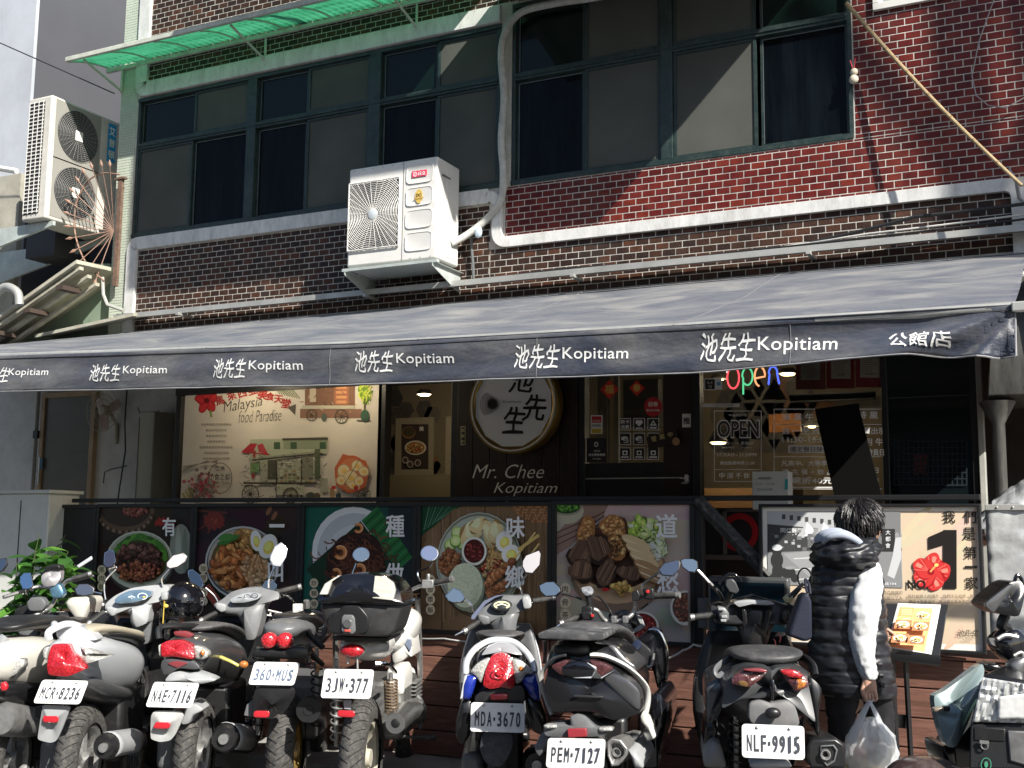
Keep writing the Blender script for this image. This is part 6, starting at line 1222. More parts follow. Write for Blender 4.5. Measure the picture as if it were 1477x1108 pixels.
def lens_mat(name, col, rough=.12):
    m = bpy.data.materials.new(name); m.use_nodes = True; nt = m.node_tree; b = nt.nodes['Principled BSDF']; b.inputs['Coat Weight'].default_value = 1; b.inputs['Roughness'].default_value = rough+.15; b.inputs['Coat Roughness'].default_value = .03
    tc = nt.nodes.new('ShaderNodeTexCoord'); vo = nt.nodes.new('ShaderNodeTexVoronoi'); vo.inputs['Scale'].default_value = 95; nt.links.new(tc.outputs['Object'], vo.inputs[0])
    rp = nt.nodes.new('ShaderNodeValToRGB'); rp.color_ramp.elements[0].color = (*[min(1,v*1.15+.01) for v in col],1); rp.color_ramp.elements[1].color = (*[v*.6 for v in col],1); rp.color_ramp.elements[1].position = .75; nt.links.new(vo.outputs['Distance'], rp.inputs[0]); nt.links.new(rp.outputs[0], b.inputs['Base Color'])
    bp = nt.nodes.new('ShaderNodeBump'); bp.inputs['Strength'].default_value = .4; bp.inputs['Distance'].default_value = .004; nt.links.new(vo.outputs['Distance'], bp.inputs['Height']); nt.links.new(bp.outputs[0], b.inputs['Normal']); return m
redl = lens_mat('red lens', (.50,.012,.02)); clrl = lens_mat('clear lens', (.50,.50,.47)); oral = lens_mat('amber lens', (.62,.22,.04)); smkl = lens_mat('smoked lens', (.10,.03,.03))
refl = mat('red reflector', (.50,.02,.03), .25, coat=.8, bump=.3, bscale=300)

class Bike:
    def __init__(s, name, label, cat, tail_px, depth, hd, crop):
        w = PD(*tail_px, depth); s.rz = YAW+R_(hd); s.t = thing(name, label, cat, (w.x, w.y, 0), s.rz, 'scooters and motorcycles parked in a row before the shop' if cat != 'bicycle' else None)
        s.o = Vector((w.x, w.y, 0)); s.dy = Vector((-math.sin(s.rz), math.cos(s.rz), 0)); s.dx = Vector((math.cos(s.rz), math.sin(s.rz), 0)); s.c = crop
    def W(s, x, y, z): return s.o+s.dx*x+s.dy*y+Vector((0,0,z))
    def at(s, cx, cy, yl):                 # crop pixel onto the bike's own plane y = yl, returned in the bike's frame
        px, py = s.c[0]+cx/s.c[2], s.c[1]+cy/s.c[2]
        d = FWD*F_PX+RGT*(px-CX)-UPV*(py-CY); n = s.dy
        t = ((s.o+s.dy*yl-CAM).dot(n))/d.dot(n); p = CAM+d*t-s.o
        return Vector((p.dot(s.dx), yl, p.z))
    def b(s, q, name, m, parent=None, **k):
        o = q.build(name, m, parent or s.t, world=False, **k)
        return o
    def pl(s, name, pts, yl, t, m, dome=0.0, inset=.25, parent=None, bevel=.004, sub=0, slope=0.0, bow=0.0):
        """solid piece whose rear outline is pts; extends t forward; domed to the rear; slope leans the outline forward with height"""
        ps = [s.at(x, y, yl) for x, y in pts]
        for _ in range(2 if (dome and len(ps) > 4) else (1 if dome else 0)):
            ps = [p for i in range(len(ps)) for p in (ps[i].lerp(ps[(i+1)%len(ps)], .16 if _ == 0 else .25), ps[i].lerp(ps[(i+1)%len(ps)], .84 if _ == 0 else .75))]
        n = len(ps); c = sum(ps, Vector())/n; zc = c.z
        def lean(p): return Vector((p.x, p.y+slope*(p.z-zc)+bow*abs(p.x-c.x)**2/.05, p.z))
        back = [lean(p)+Vector((0, t, 0)) for p in ps]; front = [lean(p) for p in ps]; rings = [back, front]
        if dome:
            for a, d in ((.18,.45),(.45,.8),(.75,.97),(.93,1)):
                rings.append([Vector((p.x+(c.x-p.x)*a, lean(p).y-dome*d, p.z+(c.z-p.z)*a)) for p in ps])
        q = MB(); q.loft(rings); area = sum(ps[i].x*ps[(i+1)%n].z-ps[(i+1)%n].x*ps[i].z for i in range(n))
        o = s.b(q, name, m, parent, bevel=bevel if not sub else 0, sub=sub, ang=55 if dome else 30)
        return o
    def tu(s, name, pts, r, m, parent=None, n=8, smooth=True):
        ps = [s.at(*p) if len(p) == 3 else Vector(p[:3]) for p in pts]
        if len(ps) > 2 and smooth and not isinstance(r, list): ps = bez(ps, 6)
        q = MB(); q.tube(ps, r, n); return s.b(q, name, m, parent)
    def lo(s, name, secs, m, e=.75, sub=1, n=14, parent=None, xo=0.0):
        rings = []
        for st in secs:
            y, hw, zb, zt = st[:4]; tp = st[4] if len(st) > 4 else .75; xc = st[5] if len(st) > 5 else 0; ring = []; zc, hh = (zb+zt)/2, (zt-zb)/2
            for k in range(n):
                a = 2*math.pi*(k+.5)/n; cx, sz = math.cos(a), math.sin(a); z = zc+hh*math.copysign(abs(sz)**e, sz); x = hw*math.copysign(abs(cx)**e, cx); f = (z-zb)/(zt-zb); x *= tp+(1-tp)*min(1, f*1.6); ring.append((xo+xc+x, y, z))
            rings.append(ring)
        q = MB(); q.loft(rings); return s.b(q, name, m, parent, sub=sub)
    def wheel(s, y, r, w, rim=None, x=0.0, tread=True, name='wheel', spokes=5):
        prof = []
        for k in range(11):
            a = -math.pi*.62+math.pi*1.24*k/10; prof.append((r-w*.62+w*.62*math.cos(a), w*.5*math.sin(a)/math.sin(min(math.pi/2, math.pi*.62))))
        q = MB(); N = 120; rings = []
        for k in range(N):
            t = 2*math.pi*k/N; ring = []
            for j, (pr, px_) in enumerate(prof):
                rr = pr
                if False and 2 <= j <= 8 and (k+abs(j-5)*2+(j>5)*3) % 6 < 2: rr -= .009
                ring.append(Vector((x+px_, y+rr*math.sin(t), r+rr*math.cos(t))))
            rings.append(ring)
        rings.append(rings[0]); q.loft(rings, closed=False, cap0=False, cap1=False)
        wo = s.b(q, name, rubber, ang=50)
        if tread:
            q = MB()
            for k in range(34):
                t0 = 2*math.pi*k/34
                for sg in (-1, 1):
                    ps = []
                    for j in range(4):
                        pr, px_ = prof[5+sg*(j+(sg>0)*0)]; t = t0+(sg>0)*.09+j*.062; ps.append((x+px_, y+(pr+.0005)*math.sin(t), r+(pr+.0005)*math.cos(t)))
                    q.tube(ps, .0042, 4, flat=.5)
            s.b(q, 'tread_groove', blackc, wo); rim = rim or dulla
        q = MB(); ri = r-w*.95; q.lathe([(ri+.012,-w*.36),(ri-.015,-w*.30),(ri-.02,0),(ri-.015,w*.30),(ri+.012,w*.36)], (x, y, r), 'X', 48)
        for k in range(spokes):
            t = 2*math.pi*k/spokes; q.tube([(x, y+.03*math.sin(t), r+.03*math.cos(t)), (x, y+(ri-.01)*math.sin(t+.12), r+(ri-.01)*math.cos(t+.12))], [.028,.016], 6)
        q.lathe([(.001,-.05),(.045,-.05),(.05,0),(.045,.05),(.001,.05)], (x, y, r), 'X', 20); s.b(q, 'rim', rim, wo)
        return wo
    def plate(s, pts, yl, txt, tilt=.25, ink=(.04,.045,.06)):
        """pts: crop corners TL, TR, BR, BL"""
        tl, tr, br, bl = [s.at(x, y, yl) for x, y in pts]
        ex = ((tr-tl)+(br-bl))/2; ez = ((tl-bl)+(tr-br))/2; c = (tl+tr+br+bl)/4
        W_, H_ = ex.length, ez.length; ex.normalize(); ez = ez.normalized(); ez.y += tilt; ez.normalize(); nrm = ex.cross(ez).normalized()
        q = MB(); o_ = []
        for (sx, sz, a0) in ((1,1,0),(-1,1,90),(-1,-1,180),(1,-1,270)):
            for a in (0,30,60,90): t = R_(a0+a); o_.append((sx*(W_/2-.014)+.014*math.cos(t), sz*(H_/2-.014)+.014*math.sin(t)))
        q.plate(o_, c, ex, ez, .002, 0); pt = s.b(q, 'license_plate', platem, smooth=False)
        f = lambda x, y, h: c+ex*x+ez*y+nrm*(.0024+h)
        cv = Canvas(f, .0002); a, b_ = txt.split('-'); fs = H_*.50
        wt = W_*.88; na, nb = len(a), len(b_); cw = wt/(na+nb+.6); x = -wt/2; yb = -H_*.06
        for ch in a: cv.text(ch, x+cw/2, yb, fs, ink, bold=.013, width=cw*(.72 if ch not in '1I' else .34)); x += cw
        cv.rect(x+cw*.12, yb-.008, x+cw*.42, yb+.008, ink); x += cw*.6
        for ch in b_: cv.text(ch, x+cw/2, yb, fs, ink, bold=.013, width=cw*(.70 if ch not in '1I' else .34)); x += cw
        cv.mb.build('plate_number', plate_ink, pt, smooth=False, world=False)
        for xx in (-.26, .26): q = MB(); q.sphere(c+ex*(xx*W_)+ez*(H_*.40)+nrm*.003, .0065, 8, 5); s.b(q, 'bolt', dulla, pt)
        return pt
    def mirror(s, pts, yl, stem=None, tiltx=0.0, tilty=0.30, case=None, m=None):
        ps = [s.at(x, y, yl) for x, y in pts]; c = sum(ps, Vector())/len(ps); ex = Vector((1, tiltx, 0)).normalized(); ez = Vector((0, tilty, 1)).normalized(); ez = (ez-ex*ez.dot(ex)).normalized()
        nrm = ex.cross(ez).normalized(); o2 = [((p-c).x, (p-c).z) for p in ps]
        if sum(o2[i][0]*o2[(i+1)%len(o2)][1]-o2[(i+1)%len(o2)][0]*o2[i][1] for i in range(len(o2))) < 0: o2 = o2[::-1]
        q = MB(); rings = []
        for k, sc_ in ((-.030,.45),(-.024,.8),(-.010,.98),(.004,1.0),(.0045,.97)): rings.append([c+ex*(x*sc_)+ez*(y*sc_)+nrm*k for x, y in o2])
        q.loft(rings); mo = s.b(q, 'mirror', case or pla, ang=60)
        q = MB(); q.loft([[c+ex*(x*.92)+ez*(y*.92)+nrm*.004 for x, y in o2], [c+ex*(x*.90)+ez*(y*.90)+nrm*.0062 for x, y in o2]]); s.b(q, 'mirror_glass', m or mirr, mo, smooth=False)
        if stem: ps2 = [s.at(*p) if len(p)==3 else Vector(p) for p in stem]; q = MB(); q.tube(bez(ps2, 6) if len(ps2) > 2 else ps2, .0065, 7); s.b(q, 'mirror_stem', case or chrome, mo)
        return mo
    def grip(s, a, b_, lever=True, m=None, r=.017, down=True, bar=False):
        a, b_ = s.at(*a), s.at(*b_); d = (b_-a).normalized(); q = MB(); N = 14
        for k in range(N): p = a.lerp(b_, k/N); q.tube([p, a.lerp(b_, (k+.62)/N)], r, 12); 
        q.tube([a, b_], r*.88, 12); g = s.b(q, 'grip', m or gripm)
        q = MB(); q.tube([b_, b_+d*.02], r*1.05, 12); s.b(q, 'bar_end', dulla, g)
        if lever: q = MB(); e = Vector((0,.045,-.012)); q.tube(bez([a+e-d*.02, a.lerp(b_,.35)+e*1.25, b_+e*1.15+d*.015], 5), .0065, 6); s.b(q, 'brake_lever', dulla)
        return g
    def muffler(s, ax, az, y0, y1, r, m=pla, shield=pll, drop=.06):
        q = MB(); q.tube([(ax, y0, az), (ax, y0+.03, az), (ax, y1-.1, az-drop), (ax-.03, y1, az-drop-.02)], [r*.82, r, r*.95, r*.5], 18); mf = s.b(q, 'muffler', m)
        q = MB(); q.tube([(ax, y0-.02, az+.0), (ax, y0+.01, az)], r*.35, 14); s.b(q, 'tail_pipe', dulla, mf)
        q = MB(); rings = []
        for k in range(8): t = k/7; y = y0+.04+(y1-y0-.12)*t*.8; zz = az-drop*t*.8; rings.append([Vector((ax+r*1.06*math.cos(a), y, zz+r*1.06*math.sin(a))) for a in [R_(-50+20*j) for j in range(9)]])
        q.loft(rings, closed=False, cap0=False, cap1=False); s.b(q, 'heat_shield', shield, mf, solid=.004)
    def spring(s, x, y0, z0, y1, z1, r=.026, turns=9, m=None, name='shock_spring'):
        a, b_ = Vector((x,y0,z0)), Vector((x,y1,z1)); d = (b_-a).normalized(); u = d.cross(Vector((1,0,0))).normalized(); v = Vector((1,0,0)); q = MB()
        pts = [a.lerp(b_, k/(turns*12))+u*r*math.cos(k*math.pi/6)+v*r*math.sin(k*math.pi/6) for k in range(turns*12+1)]; q.tube(pts, .0055, 6); sp_ = s.b(q, name, m or dulla)
        q = MB(); q.tube([a-d*.04, b_+d*.04], .012, 8); s.b(q, 'damper_rod', dulla, sp_)
    def under(s, wr=.285, w=.115, wx=0.0, L=1.33, y0=.36, rim=None, engine=True, col=pla, front_col=None, wname='wheel'):
        s.wheel(y0, wr, w, rim, wx); s.wheel(y0+L, wr, w*.85, rim, 0)
        if engine:
            q = MB(); q.bx(-.19, -.075, y0-.10, y0+.55, wr-.08, wr+.12); s.b(q, 'engine_case', plg, bevel=.04, bseg=3)
            q = MB(); q.bx(-.13, .13, y0+.22, y0+.62, wr-.05, .62); s.b(q, 'engine_block', pla, bevel=.03, bseg=2)
        q = MB(); q.bx(-.17, .17, .95, 1.32, .32, .38); s.b(q, 'floorboard', pla, bevel=.02)
        s.lo('front_fender', [(y0+L-.30,.05,.40,.52),(y0+L-.15,.075,.50,.62),(y0+L+.05,.08,.55,.64),(y0+L+.25,.06,.44,.54)], front_col or col)
        q = MB(); 
        for x in (-.065, .065): q.tube([(x, y0+L, wr), (x, y0+L-.14, .78)], .018, 8)
        s.b(q, 'front_fork', dulla)
    def shield(s, w=.22, z0=.36, z1=.92, y=1.30, m=pla, outer=None):
        rings = []
        for k in range(9):
            t = k/8; z = z0+(z1-z0)*t; hw = w*(.72+.55*math.sin(math.pi*(.15+.75*t)))/1.25; rings.append([(hw*u, y+.10*t-.03+.10*(1-abs(u)**2)*.6, z) for u in (-1,-.8,-.5,-.2,.2,.5,.8,1)])
        q = MB(); q.loft(rings, closed=False, cap0=False, cap1=False); s.b(q, 'leg_shield', m, solid=.012)
        if outer: q = MB(); q.loft([[(x*1.04, yy+.03, z) for x, yy, z in r] for r in rings], closed=False, cap0=False, cap1=False); s.b(q, 'front_panel', outer, solid=.010)

# ---- MCR-8236 silver scooter
B = Bike('scooter', 'silver scooter with plate MCR-8236, big red tail lamp and beige edged seat', 'scooter', (88, 950), 5.70, 0, (0,880,4.862))
B.under(.29, .115, rim=dulla)
B.lo('tail_body', [(.02,.095,.77,.925,.8),(.12,.135,.73,.95,.72),(.3,.155,.67,.955,.66),(.5,.168,.61,.93,.62),(.75,.175,.57,.88,.62),(.98,.155,.55,.80,.7)], silver, sub=2)
B.lo('lower_side_cover', [(.14,.10,.69,.78),(.3,.15,.60,.72),(.55,.172,.54,.66),(.85,.165,.50,.60)], gunm, sub=1)
B.lo('seat', [(.13,.08,.94,.985),(.25,.12,.94,1.01),(.5,.15,.91,.985),(.7,.155,.87,.95),(.88,.15,.84,.93),(1.02,.11,.80,.90)], seatb, sub=1); B.lo('seat_side', [(.30,.14,.915,.965),(.55,.168,.88,.945),(.8,.17,.83,.91),(1.0,.13,.78,.87)], seatm)
B.pl('tail_lamp', [(352,240),(470,238),(500,290),(560,360),(608,412),(560,432),(485,465),(350,455),(332,400),(336,320)], -.012, .05, redl, dome=.013, slope=.25)
B.pl('turn_signal', [(478,240),(600,270),(690,310),(750,330),(690,350),(600,382),(555,350),(510,290)], .03, .05, clrl, dome=.016, bow=.5)
B.pl('turn_signal', [(300,270),(338,255),(330,350),(306,345)], .01, .04, clrl, dome=.008)
rr = [B.at(345,210,.03), B.at(340,160,.03), B.at(390,125,.06), B.at(470,98,.12), B.at(560,112,.20), B.at(640,160,.32), B.at(780,262,.52)]
q = MB(); q.tube(bez(rr,6), .020, 8, flat=.75); lp = [Vector((-p.x*.95-.0, p.y, p.z)) for p in rr[2:]]; q.tube(bez([rr[2]]+[Vector((-.09,.12,rr[3].z)), Vector((-.145,.3,.97)), Vector((-.15,.52,.93))],6), .018, 8); B.b(q, 'grab_rail', silver)
B.pl('rail_plate', [(390,135),(470,108),(560,112),(640,160),(690,215),(560,215),(400,205)], .14, .10, silver, dome=.01)
B.plate([(292,490),(612,494),(572,664),(240,652)], -.06, 'MCR-8236', tilt=.35)
B.pl('rear_fender', [(312,660),(500,672),(500,690),(390,920),(340,940),(250,915),(262,860),(305,690)], -.02, .012, pll, dome=.004, slope=-.25)
B.pl('reflector', [(300,740),(412,742),(405,792),(296,788)], -.045, .008, refl, dome=.003)
B.pl('fender_bracket', [(245,680),(310,665),(300,780),(240,750)], .02, .03, pla)
B.muffler(.19, .40, .14, .75, .065, m=pla, shield=pll, drop=.06)
B.spring(-.13, .36, .35, .42, .66)
B.shield(.24, .36, .95, 1.28, m=pla, outer=silver)
B.c = (130,720,4.765)
B.pl('handlebar_cowl', [(102,720),(160,665),(260,615),(370,598),(530,590),(538,690),(490,705),(430,712),(412,760),(405,850),(330,880),(290,850),(280,790),(250,775),(200,780),(150,805),(108,760)], 1.10, .16, pll, dome=.03, slope=.35, bevel=.010)
B.pl('meter_panel', [(170,690),(200,660),(260,630),(340,622),(415,634),(418,660),(380,690),(300,712),(220,718),(180,712)], 1.055, .04, mat('meter glass', (.10,.16,.22), .08, coat=1), dome=.006, slope=.5)
cv = Canvas(lambda x, y, h: B.at(x, y, 1.046-h)); [cv.ring(a, b_, 34, 24, 5, (.55,.75,.9)) for a, b_ in ((285,690),(360,668))]; [cv.ell(a, b_, 9, 6, (.8,.4,.1)) for a, b_ in ((275,700),(372,672))]; B.b(cv.mb, 'dials', print_m, smooth=False)
B.pl('switch_pod', [(108,735),(190,750),(190,790),(150,808),(112,770)], 1.07, .05, pll, dome=.006); B.pl('switch_pod', [(485,640),(532,640),(532,695),(488,695)], 1.07, .05, pll, dome=.006)
B.grip((98,775,1.10), (5,845,1.06)); B.pl('steering_neck', [(300,780),(420,770),(420,900),(400,1000),(300,1000),(290,880)], 1.16, .1, plg, dome=.01)
c_ = (130,720,4.765); B.c = c_
B.mirror([(88,370),(125,345),(160,355),(185,430),(170,468),(125,478),(98,455)], 1.14, [(130,478,1.15),(182,472,1.15),(100,570,1.15),(104,690,1.14)], tiltx=-.25, m=mat('mirror reddish', (.42,.32,.32), .05, metal=1), case=chrome)
B.mirror([(525,440),(570,385),(640,368),(665,395),(655,430),(600,470),(545,482),(525,465)], 1.12, [(545,482,1.13),(495,545,1.12),(500,590,1.12)], tiltx=.3)
q = MB(); p = B.at(520, 735, 1.0); q.tube([p, p+Vector((-.01,0,.03)), p+Vector((-.012,0,-.10))], .003, 5); q.sphere(p, (.016,.006,.012), 8, 5); B.b(q, 'key_fob', mat('yellow fob', (.62,.45,.08), .5))
# ---- NAE-7116 dark grey scooter
B = Bike('scooter', 'dark grey scooter with plate NAE-7116, yellow stripe and pale grey fender', 'scooter', (262, 940), 5.95, 0, (190,880,4.862))
B.under(.29, .115)
B.lo('tail_body', [(.02,.115,.77,.91,.75),(.12,.145,.72,.94,.7),(.3,.16,.68,.955,.64),(.5,.17,.63,.93,.6),(.75,.175,.58,.88,.62),(.98,.155,.55,.80,.7)], gunm, sub=2)
B.lo('seat', [(.20,.11,.945,.985),(.35,.14,.945,1.00),(.6,.155,.90,.975),(.8,.155,.86,.93),(1.0,.12,.80,.90)], seatg, sub=1)
B.pl('tail_lamp', [(200,240),(250,215),(340,210),(425,245),(440,345),(380,340),(290,325),(215,330),(205,290)], -.012, .05, redl, dome=.010, slope=.2)
B.pl('turn_signal', [(428,245),(500,262),(545,300),(530,335),(490,350),(442,345)], .01, .05, clrl, dome=.014); q = MB(); p = B.at(497,300,-.01); q.sphere(p, (.012,.012,.016), 10, 6); B.b(q, 'amber_bulb', oral)
B.pl('turn_signal', [(186,250),(202,238),(206,330),(192,320)], .0, .04, clrl, dome=.006)
B.pl('lower_tail_panel', [(215,345),(300,335),(440,352),(488,410),(440,418),(330,405),(225,470),(200,400)], -.002, .06, gunm, dome=.01)
B.pl('tail_reflector', [(245,375),(310,355),(400,372),(350,395),(320,408)], -.018, .02, mat('dull red lens', (.22,.04,.045), .2, coat=.7), dome=.002)
B.pl('yellow_stripe', [(552,290),(690,352),(750,385),(745,402),(690,372),(575,322),(555,312)], .25, .03, mat('yellow stripe', (.62,.55,.14), .3, coat=.5))
q = MB(); q.tube(bez([B.at(195,205,.05), B.at(200,125,.08), B.at(330,112,.14), B.at(470,120,.26), B.at(600,190,.42), B.at(700,250,.6), B.at(790,360,.75)],6), .017, 8); q.tube(bez([Vector((-.11,.10,.93)),Vector((-.15,.3,.985)),Vector((-.15,.6,.93))],5), .016, 8); B.b(q, 'grab_rail', pla)
q = MB(); q.tube(bez([B.at(430,185,.2), B.at(500,165,.26), B.at(560,195,.34), B.at(610,240,.42)],6), .010, 8); B.b(q, 'rail_insert', pll)
B.pl('rail_badge', [(290,150),(380,145),(440,175),(400,200),(300,180)], .10, .03, mat('dull red lens', (.22,.04,.045), .2), dome=.005)
B.pl('tail_bracket', [(270,440),(330,428),(400,445),(450,435),(610,490),(480,520),(460,508),(250,505),(235,490)], .0, .10, pll, dome=.02, slope=.4)
B.plate([(150,503),(470,512),(425,688),(105,680)], -.06, 'NAE-7116', tilt=.35)
B.pl('rear_fender', [(165,702),(350,705),(375,735),(300,880),(262,920),(190,932),(128,910),(128,870),(140,740)], -.03, .012, mat('bleached grey plastic', (.48,.49,.48), .5, var=.15, vscale=10, dust=.3), dome=.006, slope=-.25)
B.pl('reflector', [(165,785),(275,788),(262,835),(145,832)], -.058, .010, refl, dome=.003)
B.pl('inner_fender', [(385,660),(450,655),(510,700),(430,740),(400,800),(340,805)], .08, .14, pll, dome=.01)
B.muffler(.20, .40, .16, .80, .075, m=pla, shield=pll, drop=.10)
B.tu('turn_stalk', [(690,375,.42),(760,385,.42)], .008, pla); q = MB(); q.sphere(B.at(785,380,.42), (.026,.022,.020), 12, 8); B.b(q, 'turn_signal', oral)
B.shield(.24, .36, .95, 1.28, m=pla, outer=gunm)
B.c = (130,720,4.765)
B.pl('handlebar_cowl', [(850,720),(905,690),(960,640),(1050,612),(1160,608),(1200,620),(1290,640),(1295,690),(1240,700),(1200,720),(1190,760),(1170,880),(1150,960),(1080,960),(1060,860),(1020,800),(950,790),(890,770),(858,745)], 1.10, .16, mat('cowl grey', (.16,.165,.17), .38, var=.1, dust=.3), dome=.03, slope=.35, bevel=.010)
B.pl('meter_panel', [(960,690),(1010,660),(1080,642),(1150,645),(1180,660),(1150,690),(1060,712),(980,712)], 1.055, .04, mat('meter pale', (.30,.32,.33), .1, coat=1), dome=.006, slope=.5)
cv = Canvas(lambda x, y, h: B.at(x, y, 1.046-h)); [cv.ring(a, b_, 24, 17, 5, (.05,.05,.06)) for a, b_ in ((1030,690),(1080,672),(1130,664))]; B.b(cv.mb, 'dials', print_m, smooth=False)
B.pl('switch_pod', [(865,710),(935,725),(930,770),(900,780),(860,750)], 1.06, .05, pll, dome=.006)
B.grip((905,762,1.10), (775,828,1.06)); q = MB(); a, b_ = B.at(775,828,1.06), B.at(720,855,1.05); q.tube([a,b_], [.016,.003], 10); B.b(q, 'bar_end_cone', chrome)
B.grip((1285,640,1.16), (1430,605,1.18))
B.mirror([(655,490),(690,482),(760,525),(800,590),(795,618),(750,610),(690,570),(660,520)], 1.14, [(795,610,1.15),(850,660,1.15),(878,705,1.14)], tiltx=-.35, m=mat('mirror dark', (.30,.31,.33), .06, metal=1), case=chrome)
B.mirror([(1237,395),(1270,320),(1315,295),(1355,340),(1345,400),(1305,465),(1255,462),(1235,420)], 1.16, [(1270,465,1.16),(1230,550,1.16),(1225,612,1.15)], tiltx=.25, case=chrome)
# helmet hanging between the first two scooters
hm = thing('helmet', 'glossy black open helmet with clear visor hanging by the grey scooter handlebar', 'helmet', PD(266, 868, 6.9)); c0 = PD(266, 868, 6.9)
q = MB(); q.sphere(c0, (.115,.13,.12), 24, 16); q.v = [(x, y, max(z, c0.z-.08)) for x, y, z in q.v]; q.build('shell', blackp, hm)
q = MB(); rg = []
for k in range(7): a0 = R_(-70+23*k); rg.append([c0+Vector((.13*math.sin(a0)*1.0, -.16*math.cos(a0), z)) for z in (-.14,-.06,.0)])
q.loft(rg, closed=False, cap0=False, cap1=False); q.build('visor', clear, hm, solid=.002)
q = MB(); q.tube(bez([c0+Vector((-.12,0,-.08)), c0+Vector((-.10,-.05,-.17)), c0+Vector((-.03,-.08,-.12))],5), .006, 6); q.build('strap', seatm, hm)
# bicycle behind, between the first two scooters
bc = Bike('bicycle', 'black bicycle standing between the silver and the dark grey scooter', 'bicycle', (185, 1040), 6.45, 8, (0,0,1))
def bic_wheel(y):
    q = MB(); r = .335; q.tube([(0, y+r*math.sin(t), r+.01+r*math.cos(t)) for t in [2*math.pi*k/64 for k in range(64)]], .019, 10, closed=True); w = bc.b(q, 'wheel', rubber)
    q = MB(); q.tube([(0, y+(r-.03)*math.sin(t), r+.01+(r-.03)*math.cos(t)) for t in [2*math.pi*k/64 for k in range(64)]], .010, 6, closed=True); q.tube([(-.05,y,r+.01),(.05,y,r+.01)], .018, 10)
    for k in range(28): t = 2*math.pi*k/28; sg_ = -1 if k % 2 else 1; q.tube([(.03*sg_, y, r+.01), (0, y+(r-.03)*math.sin(t), r+.01+(r-.03)*math.cos(t))], .0012, 4)
    bc.b(q, 'rim', dulla, w)
bic_wheel(.25); bic_wheel(1.25)
q = MB(); 
for a, b_ in (((0,.25,.345),(0,.68,.32)),((0,.25,.345),(0,.58,.72)),((0,.68,.32),(0,.55,.82)),((0,.68,.32),(0,1.08,.72)),((0,.58,.72),(0,1.06,.78)),((0,1.25,.345),(0,1.05,.92))): q.tube([a,b_], .014, 8)
bc.b(q, 'frame', matblk); q = MB(); q.tube([(-.26,.95,.98),(-.1,1.04,.95),(.1,1.04,.95),(.26,.95,.98)], .012, 8); bc.b(q, 'handlebar', matblk); bc.lo('saddle', [(.40,.08,.86,.90),(.52,.075,.87,.91),(.68,.025,.87,.90)], seatm)
q = MB(); q.lathe([(.075,-.006),(.09,0),(.075,.006)], (.06,.68,.32), 'X', 28); bc.b(q, 'crank', dulla)
# ---- 360-MUS black motorcycle with twin lamps
B = Bike('motorcycle', 'black motorcycle with twin round red tail lamps, plate 360-MUS and white front rack', 'motorcycle', (400, 926), 6.0, 0, (340,860,4.467))
B.wheel(.38, .30, .15, mat('gold rim', (.30,.20,.06), .4, metal=.7), 0, tread=True); B.wheel(1.62, .29, .11, mat('gold rim', (.30,.20,.06), .4, metal=.7))
for cx in (212, 315):
    c0 = B.at(cx, 287, -.03); q = MB(); R0 = .0415; q.lathe([(.001,-.028),(R0*.55,-.026),(R0*.9,-.014),(R0,0),(R0,.04)], c0, 'Y', 28); tl_ = B.b(q, 'tail_lamp', lens_mat('bright red lens', (.62,.02,.03)))
    q = MB()
    for k in range(8): t = k*math.pi/4; q.sphere(c0+Vector((R0*.55*math.cos(t), -.026, R0*.55*math.sin(t))), (.005,.003,.005), 6, 4)
    B.b(q, 'led_dots', refl, tl_)
B.pl('lamp_bracket', [(110,350),(180,330),(250,350),(330,345),(385,320),(460,335),(470,380),(440,410),(300,405),(130,395),(100,375)], -.01, .12, pla, dome=.02)
B.lo('tail_body', [(.03,.09,.93,1.0),(.15,.12,.90,1.03),(.35,.13,.86,1.02),(.6,.14,.82,.98)], plg, sub=1); B.lo('seat', [(.22,.09,1.0,1.04),(.4,.13,.99,1.05),(.7,.14,.93,1.0),(.95,.11,.88,.96)], seatm)
B.lo('fuel_tank', [(.85,.12,.80,.98),(1.0,.16,.78,1.03),(1.2,.15,.80,1.02),(1.35,.10,.84,.98)], blackp, sub=2)
B.plate([(118,424),(412,426),(378,578),(85,568)], -.055, '360-MUS', tilt=.30, ink=(.10,.14,.22))
B.pl('rear_fender', [(130,575),(380,582),(385,640),(300,770),(270,760),(230,795),(100,790),(110,700)], -.03, .02, pla, dome=.006, slope=-.2)
B.pl('reflector', [(118,738),(220,740),(212,785),(110,782)], -.062, .010, refl, dome=.003)
B.pl('side_flap', [(70,700),(115,660),(105,780),(50,770)], .02, .05, plg)
B.tu('turn_stalk', [(60,440,.05),(110,430,.05)], .008, pla); q = MB(); q.sphere(B.at(52,440,.04), (.024,.022,.02), 12, 8); B.b(q, 'turn_signal', oral)
B.tu('turn_stalk', [(410,450,.05),(470,440,.05)], .008, pla); q = MB(); q.sphere(B.at(488,448,.04), (.026,.022,.017), 12, 8); B.b(q, 'turn_signal', smkl); B.pl('side_reflector', [(522,432),(540,440),(538,490),(515,500)], .2, .01, oral)
q = MB(); q.tube(bez([B.at(430,215,.35), B.at(470,245,.25), B.at(520,295,.18), B.at(560,330,.14)],5), .016, 8); q.tube(bez([B.at(470,320,.12), B.at(500,380,.2), B.at(560,440,.3)],5), .013, 8); B.b(q, 'grab_rail', pla)
B.spring(.16, .36, .42, .30, .82, r=.030, m=pla); B.spring(-.16, .36, .42, .30, .82, r=.030, m=pla)
